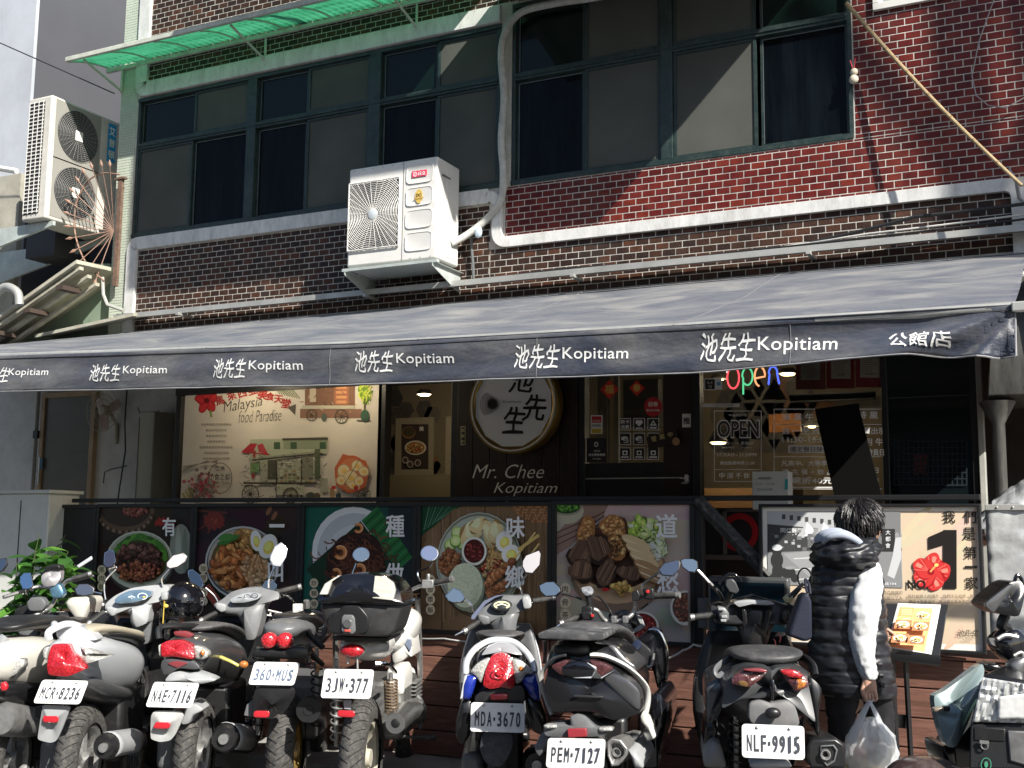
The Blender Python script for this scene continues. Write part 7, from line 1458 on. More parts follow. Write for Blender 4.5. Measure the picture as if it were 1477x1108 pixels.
q = MB(); c0 = B.at(468,735,.10); q.tube([c0, c0+Vector((.0,.05,0)), c0+Vector((-.01,.3,-.05)), c0+Vector((-.03,.6,-.16))], [.066,.070,.07,.045], 20); mf = B.b(q, 'muffler', pla); q = MB(); q.lathe([(.001,-.004),(.026,-.004),(.03,.004)], c0, 'Y', 18); B.b(q, 'tail_pipe', blackm, mf); q = MB(); q.bx(-.13,.15,.55,1.1,.32,.66); B.b(q, 'engine_block', plg, bevel=.05, bseg=3)
B.lo('front_fender', [(1.32,.05,.42,.56),(1.5,.07,.54,.64),(1.75,.06,.54,.62)], blackp); q = MB(); [q.tube([(x,1.62,.3),(x,1.35,1.05)], .02, 8) for x in (-.09,.09)]; B.b(q, 'front_fork', dulla)
q = MB(); q.tube(bez([B.at(275,130,1.05), B.at(380,110,1.10), B.at(430,95,1.2), B.at(480,115,1.25), B.at(535,125,1.22)],6), .014, 8); B.b(q, 'handlebar', matblk); B.grip((375,108,1.10), (272,132,1.05)); B.grip((700,80,1.2),(790,110,1.1), lever=True)
q = MB(); p = B.at(400,85,1.1); q.box(p, (.06,.05,.07)); q.box(p+Vector((.02,-.01,-.04)), (.05,.04,.04)); B.b(q, 'switch_pod', mat('white plastic', (.62,.60,.56), .4), bevel=.008)
q = MB()
for k in range(5): a, b_ = B.at(165+k*32,75+k*7,1.5), B.at(145+k*32,150+k*9,1.5); q.tube([a,b_], .006, 5)
for k in range(3): a, b_ = B.at(160-k*8,78+k*32,1.49), B.at(300-k*8,112+k*32,1.49); q.tube([a,b_], .006, 5)
for k in range(4): a, b_ = B.at(200+k*30,150,1.45), B.at(350-k*20,175+k*12,1.38); q.tube([a,b_], .007, 5)
B.b(q, 'front_rack', whitep)
B.c = (130,720,4.765)
B.mirror([(1182,590),(1200,560),(1250,553),(1290,590),(1285,630),(1250,650),(1205,640),(1182,615)], 1.12, [(1285,635,1.14),(1380,680,1.16),(1405,750,1.2)], tiltx=-.3, case=chrome, m=mat('mirror bronze', (.55,.50,.42), .06, metal=1))
# ---- 3JW-377 white motorcycle with top box
B = Bike('motorcycle', 'white motorcycle with plate 3JW-377 and a large black top box', 'motorcycle', (507, 940), 5.80, -5.5, (440,780,3.377))
B.wheel(.30, .315, .135, mat('cream rim', (.50,.47,.38), .5, var=.2, dust=.4), .0, spokes=3); B.wheel(1.66, .31, .10, mat('dark rim', (.05,.05,.05), .5), spokes=3)
tb = [(.0,.245,.0),(.0,.245,.0)]
B.pl('top_box_base', [(68,300),(475,300),(472,330),(440,440),(405,470),(180,462),(120,455),(78,340)], -.13, .30, mat('box plastic', (.024,.024,.025), .45, var=.2, bump=.2, bscale=200, dust=.06), dome=.02, bevel=.012)
B.pl('top_box_lid', [(66,290),(72,250),(95,205),(140,178),(190,165),(300,162),(390,178),(430,205),(465,250),(476,300),(470,305),(72,305)], -.14, .32, blackp, dome=.035, bevel=.012, slope=.35)
B.pl('lid_rim', [(64,275),(478,292),(478,318),(64,300)], -.150, .33, blackp, dome=.006, bevel=.005)
B.pl('lid_insert', [(335,172),(390,178),(428,205),(440,240),(432,290),(330,280)], -.176, .03, mat('pale lid insert', (.50,.49,.42), .3, coat=.5, var=.25, vscale=30, stretch=(.3,1,3)), slope=.35); B.pl('lid_insert', [(140,180),(172,168),(128,200),(112,262),(72,262),(95,210)], -.176, .03, mat('pale lid insert', (.50,.49,.42), .3), slope=.35)
B.pl('lock_panel', [(188,310),(260,312),(310,370),(308,455),(110,452),(115,360),(160,345)], -.156, .03, mat('box plastic dark', (.014,.014,.015), .3), dome=.006)
B.pl('lock_tower', [(178,360),(240,362),(246,455),(176,452)], -.172, .03, plg, dome=.004); q = MB(); c0 = B.at(207,404,-.180); q.lathe([(.001,-.006),(.020,-.006),(.022,.004)], c0, 'Y', 20); B.b(q, 'lock', chrome); B.pl('red_badge', [(190,432),(222,433),(222,446),(190,445)], -.182, .006, mat('red badge', (.45,.08,.06), .4))
B.tu('carrier_rack', [(150,470,.0),(150,480,.3),(150,480,.5)], .010, pla); B.tu('carrier_rack', [(400,478,.0),(400,490,.3),(400,490,.5)], .010, pla); B.pl('rack_plate', [(130,465),(405,472),(400,492),(140,486)], -.06, .34, pla)
B.pl('tail_lamp', [(162,535),(180,515),(220,505),(262,512),(288,535),(270,562),(225,572),(185,560)], -.06, .04, redl, dome=.018)
B.tu('lamp_stay', [(208,570,-.03),(208,600,-.03)], .006, dulla); B.tu('lamp_stay', [(254,570,-.03),(256,625,-.03)], .006, dulla)
B.plate([(92,625),(335,628),(322,770),(80,765)], -.07, '3JW-377', tilt=.22)
B.pl('reflector', [(158,825),(243,830),(240,862),(156,858)], -.05, .012, refl, dome=.003); B.pl('reflector_stay', [(185,775),(225,778),(222,825),(188,822)], -.03, .012, mat('clear bracket', (.3,.33,.35), .2))
B.lo('tail_body', [(.02,.07,.86,.93),(.15,.11,.83,.96),(.4,.14,.80,.97),(.6,.14,.78,.95)], whitep, sub=1); B.lo('seat', [(.22,.10,.96,.99),(.45,.14,.95,1.0),(.75,.14,.90,.97),(.95,.11,.87,.94)], seatm)
B.lo('fuel_tank', [(.85,.11,.80,.98),(1.0,.165,.78,1.05),(1.2,.17,.80,1.06),(1.38,.12,.86,1.0)], whitep, sub=2)
B.pl('tank_shroud', [(440,430),(490,435),(518,470),(522,570),(505,560),(470,590),(430,600),(410,500)], .95, .30, whitep, dome=.02, bevel=.01); B.pl('shroud_decal', [(455,470),(515,480),(518,510),(510,540),(480,500)], .925, .02, mat('blue grey decal', (.16,.19,.26), .4))
B.pl('side_cover', [(400,620),(470,610),(485,660),(480,750),(440,755),(395,700)], .55, .25, whitep, dome=.02); B.pl('leg_guard', [(485,700),(510,690),(582,795),(575,812),(540,815),(500,780),(480,745)], .85, .03, plg, dome=.008)
B.pl('leg_guard_lower', [(540,818),(580,820),(570,920),(552,925)], .95, .03, plg, dome=.006)
s0 = B.at(418,680,.30); s1 = B.at(405,830,.34); B.spring(s0.x, .30, s0.z, .34, s1.z, r=.034, turns=10, m=mat('bronze spring', (.30,.22,.15), .4, metal=.6)); B.spring(-.15, .30, .78, .34, .40, r=.03, m=dulla)
B.tu('frame_bar', [(340,600,.15),(400,600,.2),(440,640,.4)], .012, chrome)
c0 = B.at(440,890,.20); q = MB(); q.tube([c0, c0+Vector((0,.04,0)), c0+Vector((.01,.22,.02)), c0+Vector((.04,.5,.0))], [.052,.058,.062,.04], 20); mf = B.b(q, 'muffler', mat('polished steel', (.35,.35,.34), .25, metal=.9, dust=.4)); q = MB(); q.lathe([(.001,-.003),(.018,-.003),(.03,.003)], c0, 'Y', 16); B.b(q, 'tail_pipe', blackm, mf)
q = MB(); q.bx(-.12,.17,.55,1.0,.36,.68); q.tube([(.1,.62,.5),(.26,.7,.5)], .07, 14); B.b(q, 'engine_block', mat('engine metal', (.20,.20,.195), .4, metal=.7, var=.4, vscale=25, dust=.4), bevel=.03, bseg=2)
q = MB(); 
for k in range(9): z = .46+k*.022; q.bx(-.10,.20,.78,.98,z,z+.008)
B.b(q, 'cooling_fins', dulla, smooth=False)['kind'] = 'stuff'
a, b_ = B.at(530,958,.62), B.at(640,958,.62); q = MB(); q.tube([a-Vector((.12,0,0)),b_], .009, 8); 
for k in range(9): q.tube([a.lerp(b_,k/9), a.lerp(b_,(k+.6)/9)], .017, 10)
B.b(q, 'foot_peg', gripm)
B.lo('front_fender', [(1.42,.05,.44,.60),(1.58,.06,.58,.66),(1.8,.055,.56,.64)], whitep); q = MB(); [q.tube([(x,1.66,.31),(x,1.40,1.08)], .019, 8) for x in (-.085,.085)]; B.b(q, 'front_fork', dulla)
q = MB(); q.tube(bez([Vector((-.34,1.02,1.22)), Vector((-.18,1.12,1.20)), Vector((-.06,1.24,1.10)), Vector((.06,1.24,1.10)), B.at(520,240,1.16), B.at(580,215,1.08), B.at(630,205,1.05)],6), .012, 8); B.b(q, 'handlebar', dulla)
B.grip((630,205,1.06), (708,188,1.02)); q = MB(); p = B.at(600,210,1.05); q.box(p, (.07,.05,.05)); q.tube([p+Vector((.0,0,.02)), p+Vector((.0,0,.06))], .012, 8); B.b(q, 'switch_pod', dulla, bevel=.006)
circ = lambda cx, cy, rx, ry: [(cx+rx*math.cos(2*math.pi*k/20), cy+ry*math.sin(2*math.pi*k/20)) for k in range(20)]
B.mirror(circ(606,62,43,40), 1.10, [(622,102,1.12),(600,130,1.12),(550,155,1.12),(562,200,1.1)], tiltx=.15, case=chrome, m=mat('mirror bluish', (.60,.62,.72), .05, metal=1))
B.mirror(circ(273,69,42,38), 1.14, [(252,110,1.14),(232,162,1.14)], tiltx=-.1, case=chrome)
q = MB(); bx0 = [B.at(470,270,1.42), B.at(540,262,1.42), B.at(545,310,1.42), B.at(470,370,1.42)]
for f_ in (0,.33,.66,1):
    q.tube([bx0[0].lerp(bx0[3],f_), bx0[1].lerp(bx0[2],f_)], .0035, 5); q.tube([bx0[0].lerp(bx0[1],f_), bx0[3].lerp(bx0[2],f_)], .0035, 5); d_ = Vector((0,.2,0)); q.tube([bx0[0].lerp(bx0[1],f_)+d_, bx0[3].lerp(bx0[2],f_)+d_], .0035, 5); q.tube([bx0[0].lerp(bx0[1],f_), bx0[0].lerp(bx0[1],f_)+d_], .0035, 5)
B.b(q, 'wire_basket', mat('orange wire', (.50,.24,.10), .5))
# ---- MDA-3670 silver and blue scooter
B = Bike('scooter', 'silver and blue scooter with plate MDA-3670 and tall red tail lamp', 'scooter', (720, 968), 5.60, 0, (640,780,3.379))
B.under(.27, .105)
B.lo('tail_body', [(.04,.13,.62,.93,.9),(.15,.165,.60,.95,.85),(.35,.185,.58,.97,.8),(.6,.195,.56,.93,.75),(.85,.19,.54,.86,.75),(1.0,.16,.52,.78,.8)], matblk, sub=1)
B.lo('seat', [(.20,.10,.955,.985),(.4,.14,.95,1.0),(.7,.15,.90,.96),(1.0,.11,.82,.90)], seatg)
B.pl('blue_side_panel', [(388,660),(445,650),(470,700),(474,775),(440,780),(410,740),(380,690)], .0, .25, bluep, dome=.018); B.pl('blue_side_panel', [(112,655),(165,655),(150,720),(128,775),(88,772),(92,700)], .0, .25, bluep, dome=.018)
B.pl('side_edge', [(100,660),(114,656),(92,770),(78,775)], -.008, .2, silver); B.pl('side_edge', [(447,650),(458,655),(474,720),(476,775),(468,770)], -.008, .2, silver)
B.pl('side_skirt', [(88,775),(130,778),(150,800),(130,950),(90,1000),(60,960),(58,880)], .03, .5, matblk, dome=.02); B.pl('side_skirt', [(400,760),(474,778),(500,860),(505,960),(430,930),(400,830)], .03, .5, matblk, dome=.02)
B.pl('clear_cover', [(160,600),(205,575),(232,570),(200,650),(185,700),(150,655),(128,640)], -.01, .05, clrl, dome=.012); B.pl('clear_cover', [(330,570),(380,585),(430,630),(440,648),(400,650),(380,690),(350,700),(340,640)], -.01, .05, clrl, dome=.012)
q = MB(); q.sphere(B.at(378,625,-.02), (.013,.01,.013), 10, 7); B.b(q, 'amber_bulb', oral)
B.pl('tail_lamp', [(232,560),(280,545),(325,562),(338,620),(347,700),(330,722),(280,712),(225,722),(190,705),(205,630)], -.03, .05, redl, dome=.016, slope=.2)
q = MB(); c0 = B.at(268,645,-.066); q.lathe([(.001,-.004),(.012,-.003),(.014,.002)], c0, 'Y', 14); q.lathe([(.024,.0),(.027,-.002),(.030,.0)], c0, 'Y', 20); B.b(q, 'lamp_centre', refl)
q = MB(); arcp = [B.at(x,y,yy) for x,y,yy in ((108,650,.06),(112,590,.08),(150,530,.12),(215,490,.16),(280,482,.17),(345,495,.16),(400,540,.12),(436,600,.08),(443,640,.06))]; q.tube(bez(arcp,6), .016, 10, flat=.8); B.b(q, 'grab_rail', silver)
B.pl('rail_cover', [(180,560),(215,515),(280,498),(345,515),(390,560),(330,555),(280,540),(230,552)], .06, .10, mat('clear grey cover', (.30,.30,.31), .15, coat=1), dome=.012, slope=.3)
B.pl('reflector', [(228,748),(315,745),(312,775),(228,778)], -.045, .02, refl, dome=.004)
B.pl('plate_bracket', [(190,730),(380,700),(400,740),(395,800),(150,795),(150,760)], -.02, .04, pla, dome=.003)
B.plate([(133,788),(396,795),(392,936),(130,928)], -.06, 'MDA-3670', tilt=.12, ink=(.03,.035,.05))
B.pl('rear_fender', [(190,930),(340,935),(340,1010),(290,1100),(240,1108),(200,1080),(172,1010)], -.03, .015, mat('dark blue black plastic', (.018,.022,.035), .5, dust=.2), dome=.006)
B.muffler(.19, .36, .12, .7, .07, m=pla, shield=pla)
B.shield(.235, .36, .95, 1.26, m=plg, outer=silver)
B.pl('handlebar_cowl', [(150,375),(165,345),(200,300),(250,275),(300,268),(360,270),(415,262),(430,300),(425,330),(370,350),(355,400),(345,480),(300,490),(262,470),(240,420),(220,400),(190,415),(155,395)], 1.08, .15, plg, dome=.03, slope=.35, bevel=.010)
B.pl('cowl_trim', [(150,350),(195,295),(250,270),(300,262),(250,280),(205,310),(165,360),(150,385),(132,385),(135,365)], 1.06, .05, mat('blue grey paint', (.14,.16,.24), .3, coat=.6))
B.pl('meter_panel', circ(283,314,52,27), 1.035, .05, mat('meter dark', (.04,.042,.045), .1, coat=1), dome=.008, slope=.5)
cv = Canvas(lambda x, y, h: B.at(x, y, 1.018-h)); cv.ring(283,314,40,20,8,(.50,.48,.30)); cv.line([(255,316),(285,308),(312,318)], 6, (.6,.58,.42)); B.b(cv.mb, 'dial', print_m, smooth=False)
B.pl('switch_pod', [(165,355),(225,370),(228,405),(195,412),(170,385)], 1.04, .05, plg, dome=.006); B.pl('switch_pod', [(380,275),(412,268),(425,330),(390,335)], 1.04, .05, pll, dome=.006)
B.grip((178,390,1.06), (112,435,1.02)); q = MB(); q.tube([B.at(112,435,1.02), B.at(55,462,1.0)], [.009,.005], 8); B.b(q, 'bar_end_rod', chrome)
B.grip((435,295,1.10), (530,278,1.12))
B.mirror([(5,270),(45,228),(85,245),(105,275),(98,300),(50,305),(20,295)], 1.10, [(105,285,1.11),(135,315,1.12),(150,350,1.12)], tiltx=-.3, case=chrome)
B.mirror([(382,100),(400,70),(470,42),(478,60),(470,120),(430,165),(395,160),(380,130)], 1.10, [(405,165,1.12),(375,210,1.12),(385,265,1.12)], tiltx=.1)
# ---- PEM-7127 big black scooter
B = Bike('scooter', 'large black scooter with plate PEM-7127, white side arcs and flat rear carrier', 'scooter', (835, 985), 5.05, -14, (770,820,3.845))
B.under(.29, .13)
B.lo('tail_body', [(.03,.155,.72,1.0,.95),(.14,.195,.68,1.04,.92),(.35,.22,.63,1.05,.85),(.6,.235,.60,1.0,.8),(.85,.225,.56,.92,.8),(1.05,.18,.52,.82,.8)], matblk, sub=1)
B.pl('rear_panel', [(95,545),(180,505),(250,515),(330,500),(440,550),(590,690),(600,800),(500,830),(440,840),(330,790),(200,790),(100,800),(50,640)], -.01, .10, mat('satin black paint', (.014,.014,.015), .38), dome=.020, slope=.12)
q = MB()
def arcx(pts, w, name, m, yl=.0): 
    a = bez([B.at(*p) for p in pts], 6); q = MB(); q.tube(a, w, 8, flat=.5); B.b(q, name, m)
arcx([(310,480,.02),(400,490,.04),(520,550,.10),(610,640,.2),(630,720,.22),(610,830,.2)], [.030*1.0]*31 if False else .024, 'white_arc', whitep)
arcx([(175,480,.02),(110,500,.04),(55,560,.08),(42,620,.10),(60,700,.12),(100,810,.12)], .013, 'white_arc', mat('grey white paint', (.45,.45,.43), .35))
B.pl('white_arc_tail', [(605,790),(640,820),(655,860),(680,930),(660,950),(640,900),(595,850),(590,820)], .18, .04, whitep, dome=.01)
B.pl('grey_side_panel', [(380,610),(430,580),(520,610),(590,680),(590,800),(480,710)], -.03, .10, gunm, dome=.008)
B.pl('lamp_wing', [(90,540),(175,505),(200,515),(155,545),(180,600),(140,585)], -.035, .04, smkl, dome=.006); B.pl('lamp_wing', [(300,505),(380,520),(445,555),(370,610),(320,608),(345,560)], -.035, .04, smkl, dome=.006)
B.pl('chrome_v', [(290,520),(345,548),(345,580),(325,606),(370,606),(450,562),(375,612),(215,608),(320,600),(338,560)], -.052, .012, silver)
B.pl('lamp_centre', [(150,545),(230,510),(300,520),(350,560),(320,606),(210,608),(165,590)], -.045, .03, blackp, dome=.010)
B.pl('logo_badge', [(220,700),(382,708),(380,722),(218,716)], -.058, .01, mat('raised lettering', (.03,.03,.03), .3))
B.pl('seat_hump', [(105,430),(190,415),(300,420),(310,480),(250,495),(180,475),(110,478)], .05, .35, seatm, dome=.02, bevel=.02)
B.lo('seat', [(.12,.13,1.03,1.09),(.3,.17,1.02,1.10),(.6,.18,.96,1.04),(.9,.15,.88,.97)], seatg)
B.pl('seat_side_panel', [(300,420),(440,420),(500,490),(560,540),(572,580),(500,530),(430,490),(330,470)], .12, .35, gunm, dome=.01)
B.pl('carrier_plate', [(22,360),(60,345),(230,350),(395,358),(398,395),(300,402),(60,392),(22,385)], -.06, .30, mat('carrier plate', (.06,.06,.062), .4, dust=.5, dustcol=(.4,.4,.4)), dome=.006)
B.tu('carrier_leg', [(60,395,-.05),(62,450,.0),(60,520,.04)], .009, pla); B.tu('carrier_leg', [(340,400,-.05),(450,430,.2),(480,500,.3)], .010, pla)
B.pl('plate_holder', [(200,820),(240,805),(280,815),(340,880),(430,890),(400,930),(180,940),(60,930),(50,870),(160,860),(205,880)], -.02, .10, plg, dome=.01); B.pl('reflector', [(185,890),(290,888),(292,935),(188,940)], -.05, .03, mat('dull red reflector', (.30,.03,.04), .3, coat=.5))
B.pl('turn_signal', [(50,868),(125,864),(130,885),(60,892)], -.03, .05, clrl, dome=.012); B.pl('turn_signal', [(355,882),(432,880),(440,902),(360,908)], -.03, .05, clrl, dome=.012)
B.plate([(78,940),(395,948),(392,1110),(68,1104)], -.08, 'PEM-7127', tilt=.15)
c0 = B.at(460,1020,.02); q = MB(); o_ = [(405,960),(430,942),(480,950),(520,1000),(515,1040),(470,1095),(430,1100),(408,1040)]; ps = [B.at(x,y,.0) for x,y in o_]
q.loft([[p+Vector((0.02,.55,-.05)) for p in ps], [p+Vector((0,.04,0)) for p in ps], ps, [p.lerp(c0,.25)+Vector((0,-.005,0)) for p in ps], [p.lerp(c0,.55)+Vector((0,.03,0)) for p in ps]]); mf = B.b(q, 'muffler', dulla, bevel=.004); q = MB(); q.lathe([(.010,.0),(.016,-.015),(.020,-.015),(.022,.0)], c0+Vector((0,.01,0)), 'Y', 18); B.b(q, 'tail_pipe', dulla, mf)
B.pl('muffler_guard', [(520,1000),(560,1010),(600,1060),(610,1110),(560,1110),(540,1050)], .05, .4, pll, dome=.02); B.pl('side_box', [(60,900),(160,890),(165,930),(70,980),(30,1050),(0,1000),(30,930)], .05, .3, plg, dome=.01)
B.pl('foot_peg', [(515,925),(580,920),(580,945),(555,970),(530,965)], .25, .1, dulla, dome=.01); B.pl('hand_guard_knob', [(600,905),(640,880),(680,910),(670,950),(625,960)], .25, .08, dulla, dome=.01)
B.pl('right_skirt', [(640,700),(700,690),(740,760),(735,860),(690,1000),(690,1108),(600,1108),(620,960),(650,850)], .5, .5, blackp, dome=.02)
B.pl('leg_shield', [(610,360),(650,325),(700,340),(735,420),(740,560),(725,660),(690,690),(660,560),(600,500),(540,470),(560,400)], 1.05, .08, blackp, dome=.01); B.tu('shield_edge', [(640,340,1.04),(690,345,1.03),(730,420,1.03),(742,520,1.03),(735,620,1.03)], .007, chrome)
B.pl('inner_shield', [(390,360),(560,380),(660,460),(650,560),(560,600),(430,560)], 1.02, .10, pla, dome=.01); q = MB(); c0 = B.at(565,425,.99); q.lathe([(.001,-.01),(.012,-.01),(.026,-.008),(.030,.01)], c0, 'Y', 20); B.b(q, 'ignition_lock', mat('blue black', (.02,.03,.06), .3)); B.tu('bag_hook', [(600,548,1.0),(650,540,1.0),(665,470,1.0)], .008, dulla)
B.pl('handlebar_cover', [(400,310),(440,300),(520,305),(540,360),(520,380),(430,378),(405,340)], 1.10, .10, matblk, dome=.01); B.pl('front_visor', [(410,250),(500,225),(580,260),(620,330),(560,350),(500,290),(420,300)], 1.30, .06, matblk, dome=.01); B.pl('screen_edge', [(560,250),(600,270),(615,320),(590,345),(555,360),(530,355),(590,310)], 1.28, .01, pll)
q = MB(); q.tube(bez([B.at(285,260,1.06), B.at(300,225,1.1), B.at(350,235,1.12), B.at(385,280,1.15), B.at(430,300,1.17), B.at(520,275,1.18), B.at(560,230,1.2), B.at(570,180,1.18), B.at(620,155,1.15), B.at(700,150,1.12)],6), .013, 10); B.b(q, 'handlebar', dulla)
for cx in (445, 508): q = MB(); p = B.at(cx, 283, 1.15); q.box(p, (.030,.05,.04)); B.b(q, 'bar_clamp', plg, bevel=.006)
B.grip((275,262,1.06), (165,300,1.02)); B.grip((670,152,1.13), (790,148,1.10)); q = MB(); q.tube([B.at(165,300,1.02), B.at(120,328,1.0)], [.010,.006], 8); B.b(q, 'bar_end_rod', chrome)
q = MB(); q.box(B.at(300,235,1.05), (.06,.06,.05)); q.box(B.at(300,262,1.03), (.055,.05,.045)); B.b(q, 'switch_pod', pla, bevel=.008); q = MB(); q.box(B.at(640,140,1.13), (.055,.05,.06)); B.b(q, 'switch_pod', pla, bevel=.008); q = MB(); q.box(B.at(632,128,1.09), (.016,.01,.016)); q.box(B.at(325,262,1.0), (.014,.01,.014)); B.b(q, 'red_switch', mat('red switch', (.6,.03,.03), .4), bevel=.002)
B.pl('phone_holder', [(262,105),(310,98),(328,125),(325,145),(290,152),(268,130)], 1.02, .03, mat('grey phone', (.22,.23,.25), .35), dome=.003, slope=.3); B.tu('phone_arm', [(300,150,1.05),(310,200,1.06),(290,230,1.06)], .018, pla); B.pl('brake_reservoir', [(540,130),(575,120),(590,150),(580,180),(545,180)], 1.1, .05, pla)
B.tu('brake_hose', [(300,190,1.1),(350,150,1.2),(420,230,1.3),(440,280,1.25)], .006, blackc); B.tu('brake_hose', [(640,190,1.2),(600,220,1.25),(560,240,1.25),(530,290,1.25)], .006, blackc)
B.mirror([(22,95),(60,75),(110,72),(150,105),(158,130),(130,155),(70,158),(35,130)], 1.04, [(155,140,1.06),(215,152,1.06),(265,172,1.06)], tiltx=-.2, case=pla)
B.mirror([(690,10),(720,-28),(800,-50),(812,-30),(805,10),(770,45),(710,40)], 1.10, [(695,20,1.13),(640,60,1.13),(605,90,1.13),(605,140,1.13)], tiltx=.1, m=mat('mirror dark', (.30,.31,.33), .06, metal=1))
# ---- NLF-9915 dark grey scooter at the person
B = Bike('scooter', 'matt dark grey scooter with plate NLF-9915 parked beside the person in the vest', 'scooter', (1113, 972), 4.62, -7.5, (1000,840,4.136))
B.under(.29, .13)
B.lo('tail_body', [(.05,.16,.80,.92,.8),(.15,.20,.72,.97,.6),(.35,.23,.64,.985,.62),(.6,.235,.58,.94,.65),(.85,.225,.52,.86,.7),(1.05,.18,.48,.76,.8)], gunm, sub=1)
B.lo('seat', [(.12,.14,.955,1.01),(.28,.175,.96,1.045),(.55,.18,.90,1.0),(.85,.16,.84,.93),(1.0,.12,.80,.88)], mat('dark grey vinyl', (.045,.045,.047), .45, bump=.15, bscale=150, dust=.2), sub=2)
B.pl('tail_panel', [(215,570),(250,530),(330,500),(440,510),(470,535),(500,515),(620,510),(680,560),(700,640),(735,840),(700,820),(650,700),(560,640),(520,690),(470,560),(440,690),(300,690),(170,770),(190,690)], .0, .14, mat('dark grey plastic', (.045,.047,.05), .35), dome=.006, slope=.35, bow=.1)
B.pl('tail_lamp', [(245,555),(300,520),(400,515),(445,530),(400,580),(330,628),(270,615),(225,600)], -.02, .05, smkl, dome=.010, slope=.3); B.pl('tail_lamp', [(510,525),(560,515),(630,525),(680,565),(690,620),(640,640),(600,648),(560,590)], -.02, .05, smkl, dome=.010, slope=.3)
B.pl('red_lens', [(515,525),(600,520),(660,560),(640,575),(570,568),(535,550)], -.035, .03, redl, dome=.006); B.pl('red_lens', [(290,520),(400,512),(445,528),(430,540),(330,532)], -.035, .03, mat('dull red lens', (.22,.04,.045), .2), dome=.004); B.pl('amber_lens', [(595,590),(640,575),(678,590),(665,625),(610,645)], -.035, .03, oral, dome=.006); B.pl('amber_lens', [(262,590),(330,575),(345,600),(320,628),(275,618)], -.035, .03, mat('dull amber', (.16,.09,.03), .2, coat=.8), dome=.005)
B.pl('spine', [(458,580),(485,580),(488,660),(478,710),(462,705)], -.03, .04, blackp, dome=.008)
B.pl('inner_fender', [(330,720),(390,700),(470,720),(560,700),(610,740),(640,850),(560,900),(330,845)], -.02, .10, mat('faded grey plastic', (.15,.15,.15), .5, var=.2, dust=.35), dome=.012)
q = MB(); c0 = B.at(475,780,-.06); q.sphere(c0, (.032,.02,.022), 16, 10); B.b(q, 'plate_lamp', pla)
B.plate([(288,842),(665,862),(662,1056),(292,1045)], -.08, 'NLF-9915', tilt=.12)
B.pl('rear_fender', [(340,1080),(400,1058),(560,1060),(600,1108),(340,1110)], -.03, .12, pll, dome=.02)
q = MB(); q.tube(bez([B.at(345,425,.40), B.at(260,428,.36), B.at(160,490,.26), B.at(130,530,.22), B.at(150,560,.22), B.at(240,490,.30)],6), .010, 8, flat=1.4); B.b(q, 'grab_rail', plg); q = MB(); q.tube(bez([B.at(600,445,.40), B.at(660,450,.36), B.at(715,500,.26), B.at(730,560,.22)],6), .014, 8, flat=1.4); B.b(q, 'grab_rail', pla)
B.pl('side_panel', [(85,600),(215,540),(205,560),(170,700),(100,820),(82,800),(78,680)], .25, .5, gunm, dome=.02); B.pl('black_side_strip', [(215,540),(250,530),(190,700),(150,800),(100,850),(110,810),(175,690)], .12, .3, matblk, dome=.01); B.pl('side_panel', [(690,560),(740,600),(770,640),(740,830),(760,880),(745,930),(715,820),(700,700)], .10, .5, matblk, dome=.015)
B.pl('lower_skirt', [(80,850),(120,820),(150,880),(130,960),(60,1000),(70,900)], .35, .4, matblk, dome=.01); B.pl('engine_cover', [(60,1000),(120,940),(160,960),(185,1040),(200,1108),(60,1108)], .25, .4, mat('grey engine cover', (.20,.20,.20), .45, dust=.3), dome=.03)
sx = B.at(255,880,.30); B.spring(sx.x, .28, sx.z+.06, .34, sx.z-.22, r=.028, m=pla)
c0 = B.at(790,1030,.0); o_ = [(680,970),(710,938),(850,930),(905,970),(910,1110),(700,1112),(682,1060)]; ps = [B.at(x,y,.02) for x,y in o_]; q = MB(); q.loft([[p+Vector((.02,.5,-.05)) for p in ps], [p+Vector((0,.05,0)) for p in ps], ps]); mf = B.b(q, 'muffler', pla, bevel=.01)
o2 = [(760,975),(840,970),(862,1000),(845,1070),(800,1100),(755,1050)]; ps2 = [B.at(x,y,.012) for x,y in o2]; q = MB(); q.loft([[p+Vector((0,.02,0)) for p in ps2], ps2, [p.lerp(c0,.12)+Vector((0,.0,0)) for p in ps2], [p.lerp(c0,.25)+Vector((0,.02,0)) for p in ps2]]); B.b(q, 'muffler_end_trim', plg, mf, bevel=.003); q = MB(); q.lathe([(.010,.0),(.017,-.012),(.020,-.012),(.022,.006)], c0+Vector((0,.01,0)), 'Y', 18); B.b(q, 'tail_pipe', dulla, mf)
B.shield(.27, .36, 1.0, 1.24, m=pla, outer=matblk)
B.pl('handlebar_cowl', [(105,140),(160,125),(230,118),(300,108),(480,112),(560,140),(600,135),(610,180),(590,240),(540,262),(490,240),(460,290),(440,360),(410,400),(310,400),(280,300),(260,262),(215,262),(150,250),(110,190)], 1.06, .16, mat('cowl black', (.016,.016,.017), .38, dust=.05), dome=.035, slope=.35, bevel=.010)
B.pl('cowl_ridge', [(320,165),(410,165),(420,200),(390,390),(345,390)], 1.01, .05, mat('cowl black', (.022,.022,.023), .4), dome=.008); B.pl('cowl_ridge', [(285,155),(320,165),(345,388),(318,385)], 1.018, .03, matblk, dome=.004); B.pl('cowl_ridge', [(425,165),(475,160),(430,380),(400,388)], 1.018, .03, matblk, dome=.004)
B.pl('meter_rim', [(235,118),(320,104),(460,112),(490,130),(440,138),(320,130),(275,150)], 1.00, .06, pll, dome=.004); B.pl('short_screen', [(230,100),(270,90),(350,68),(420,90),(470,105),(440,108),(360,84),(280,104)], 1.16, .03, blackp)
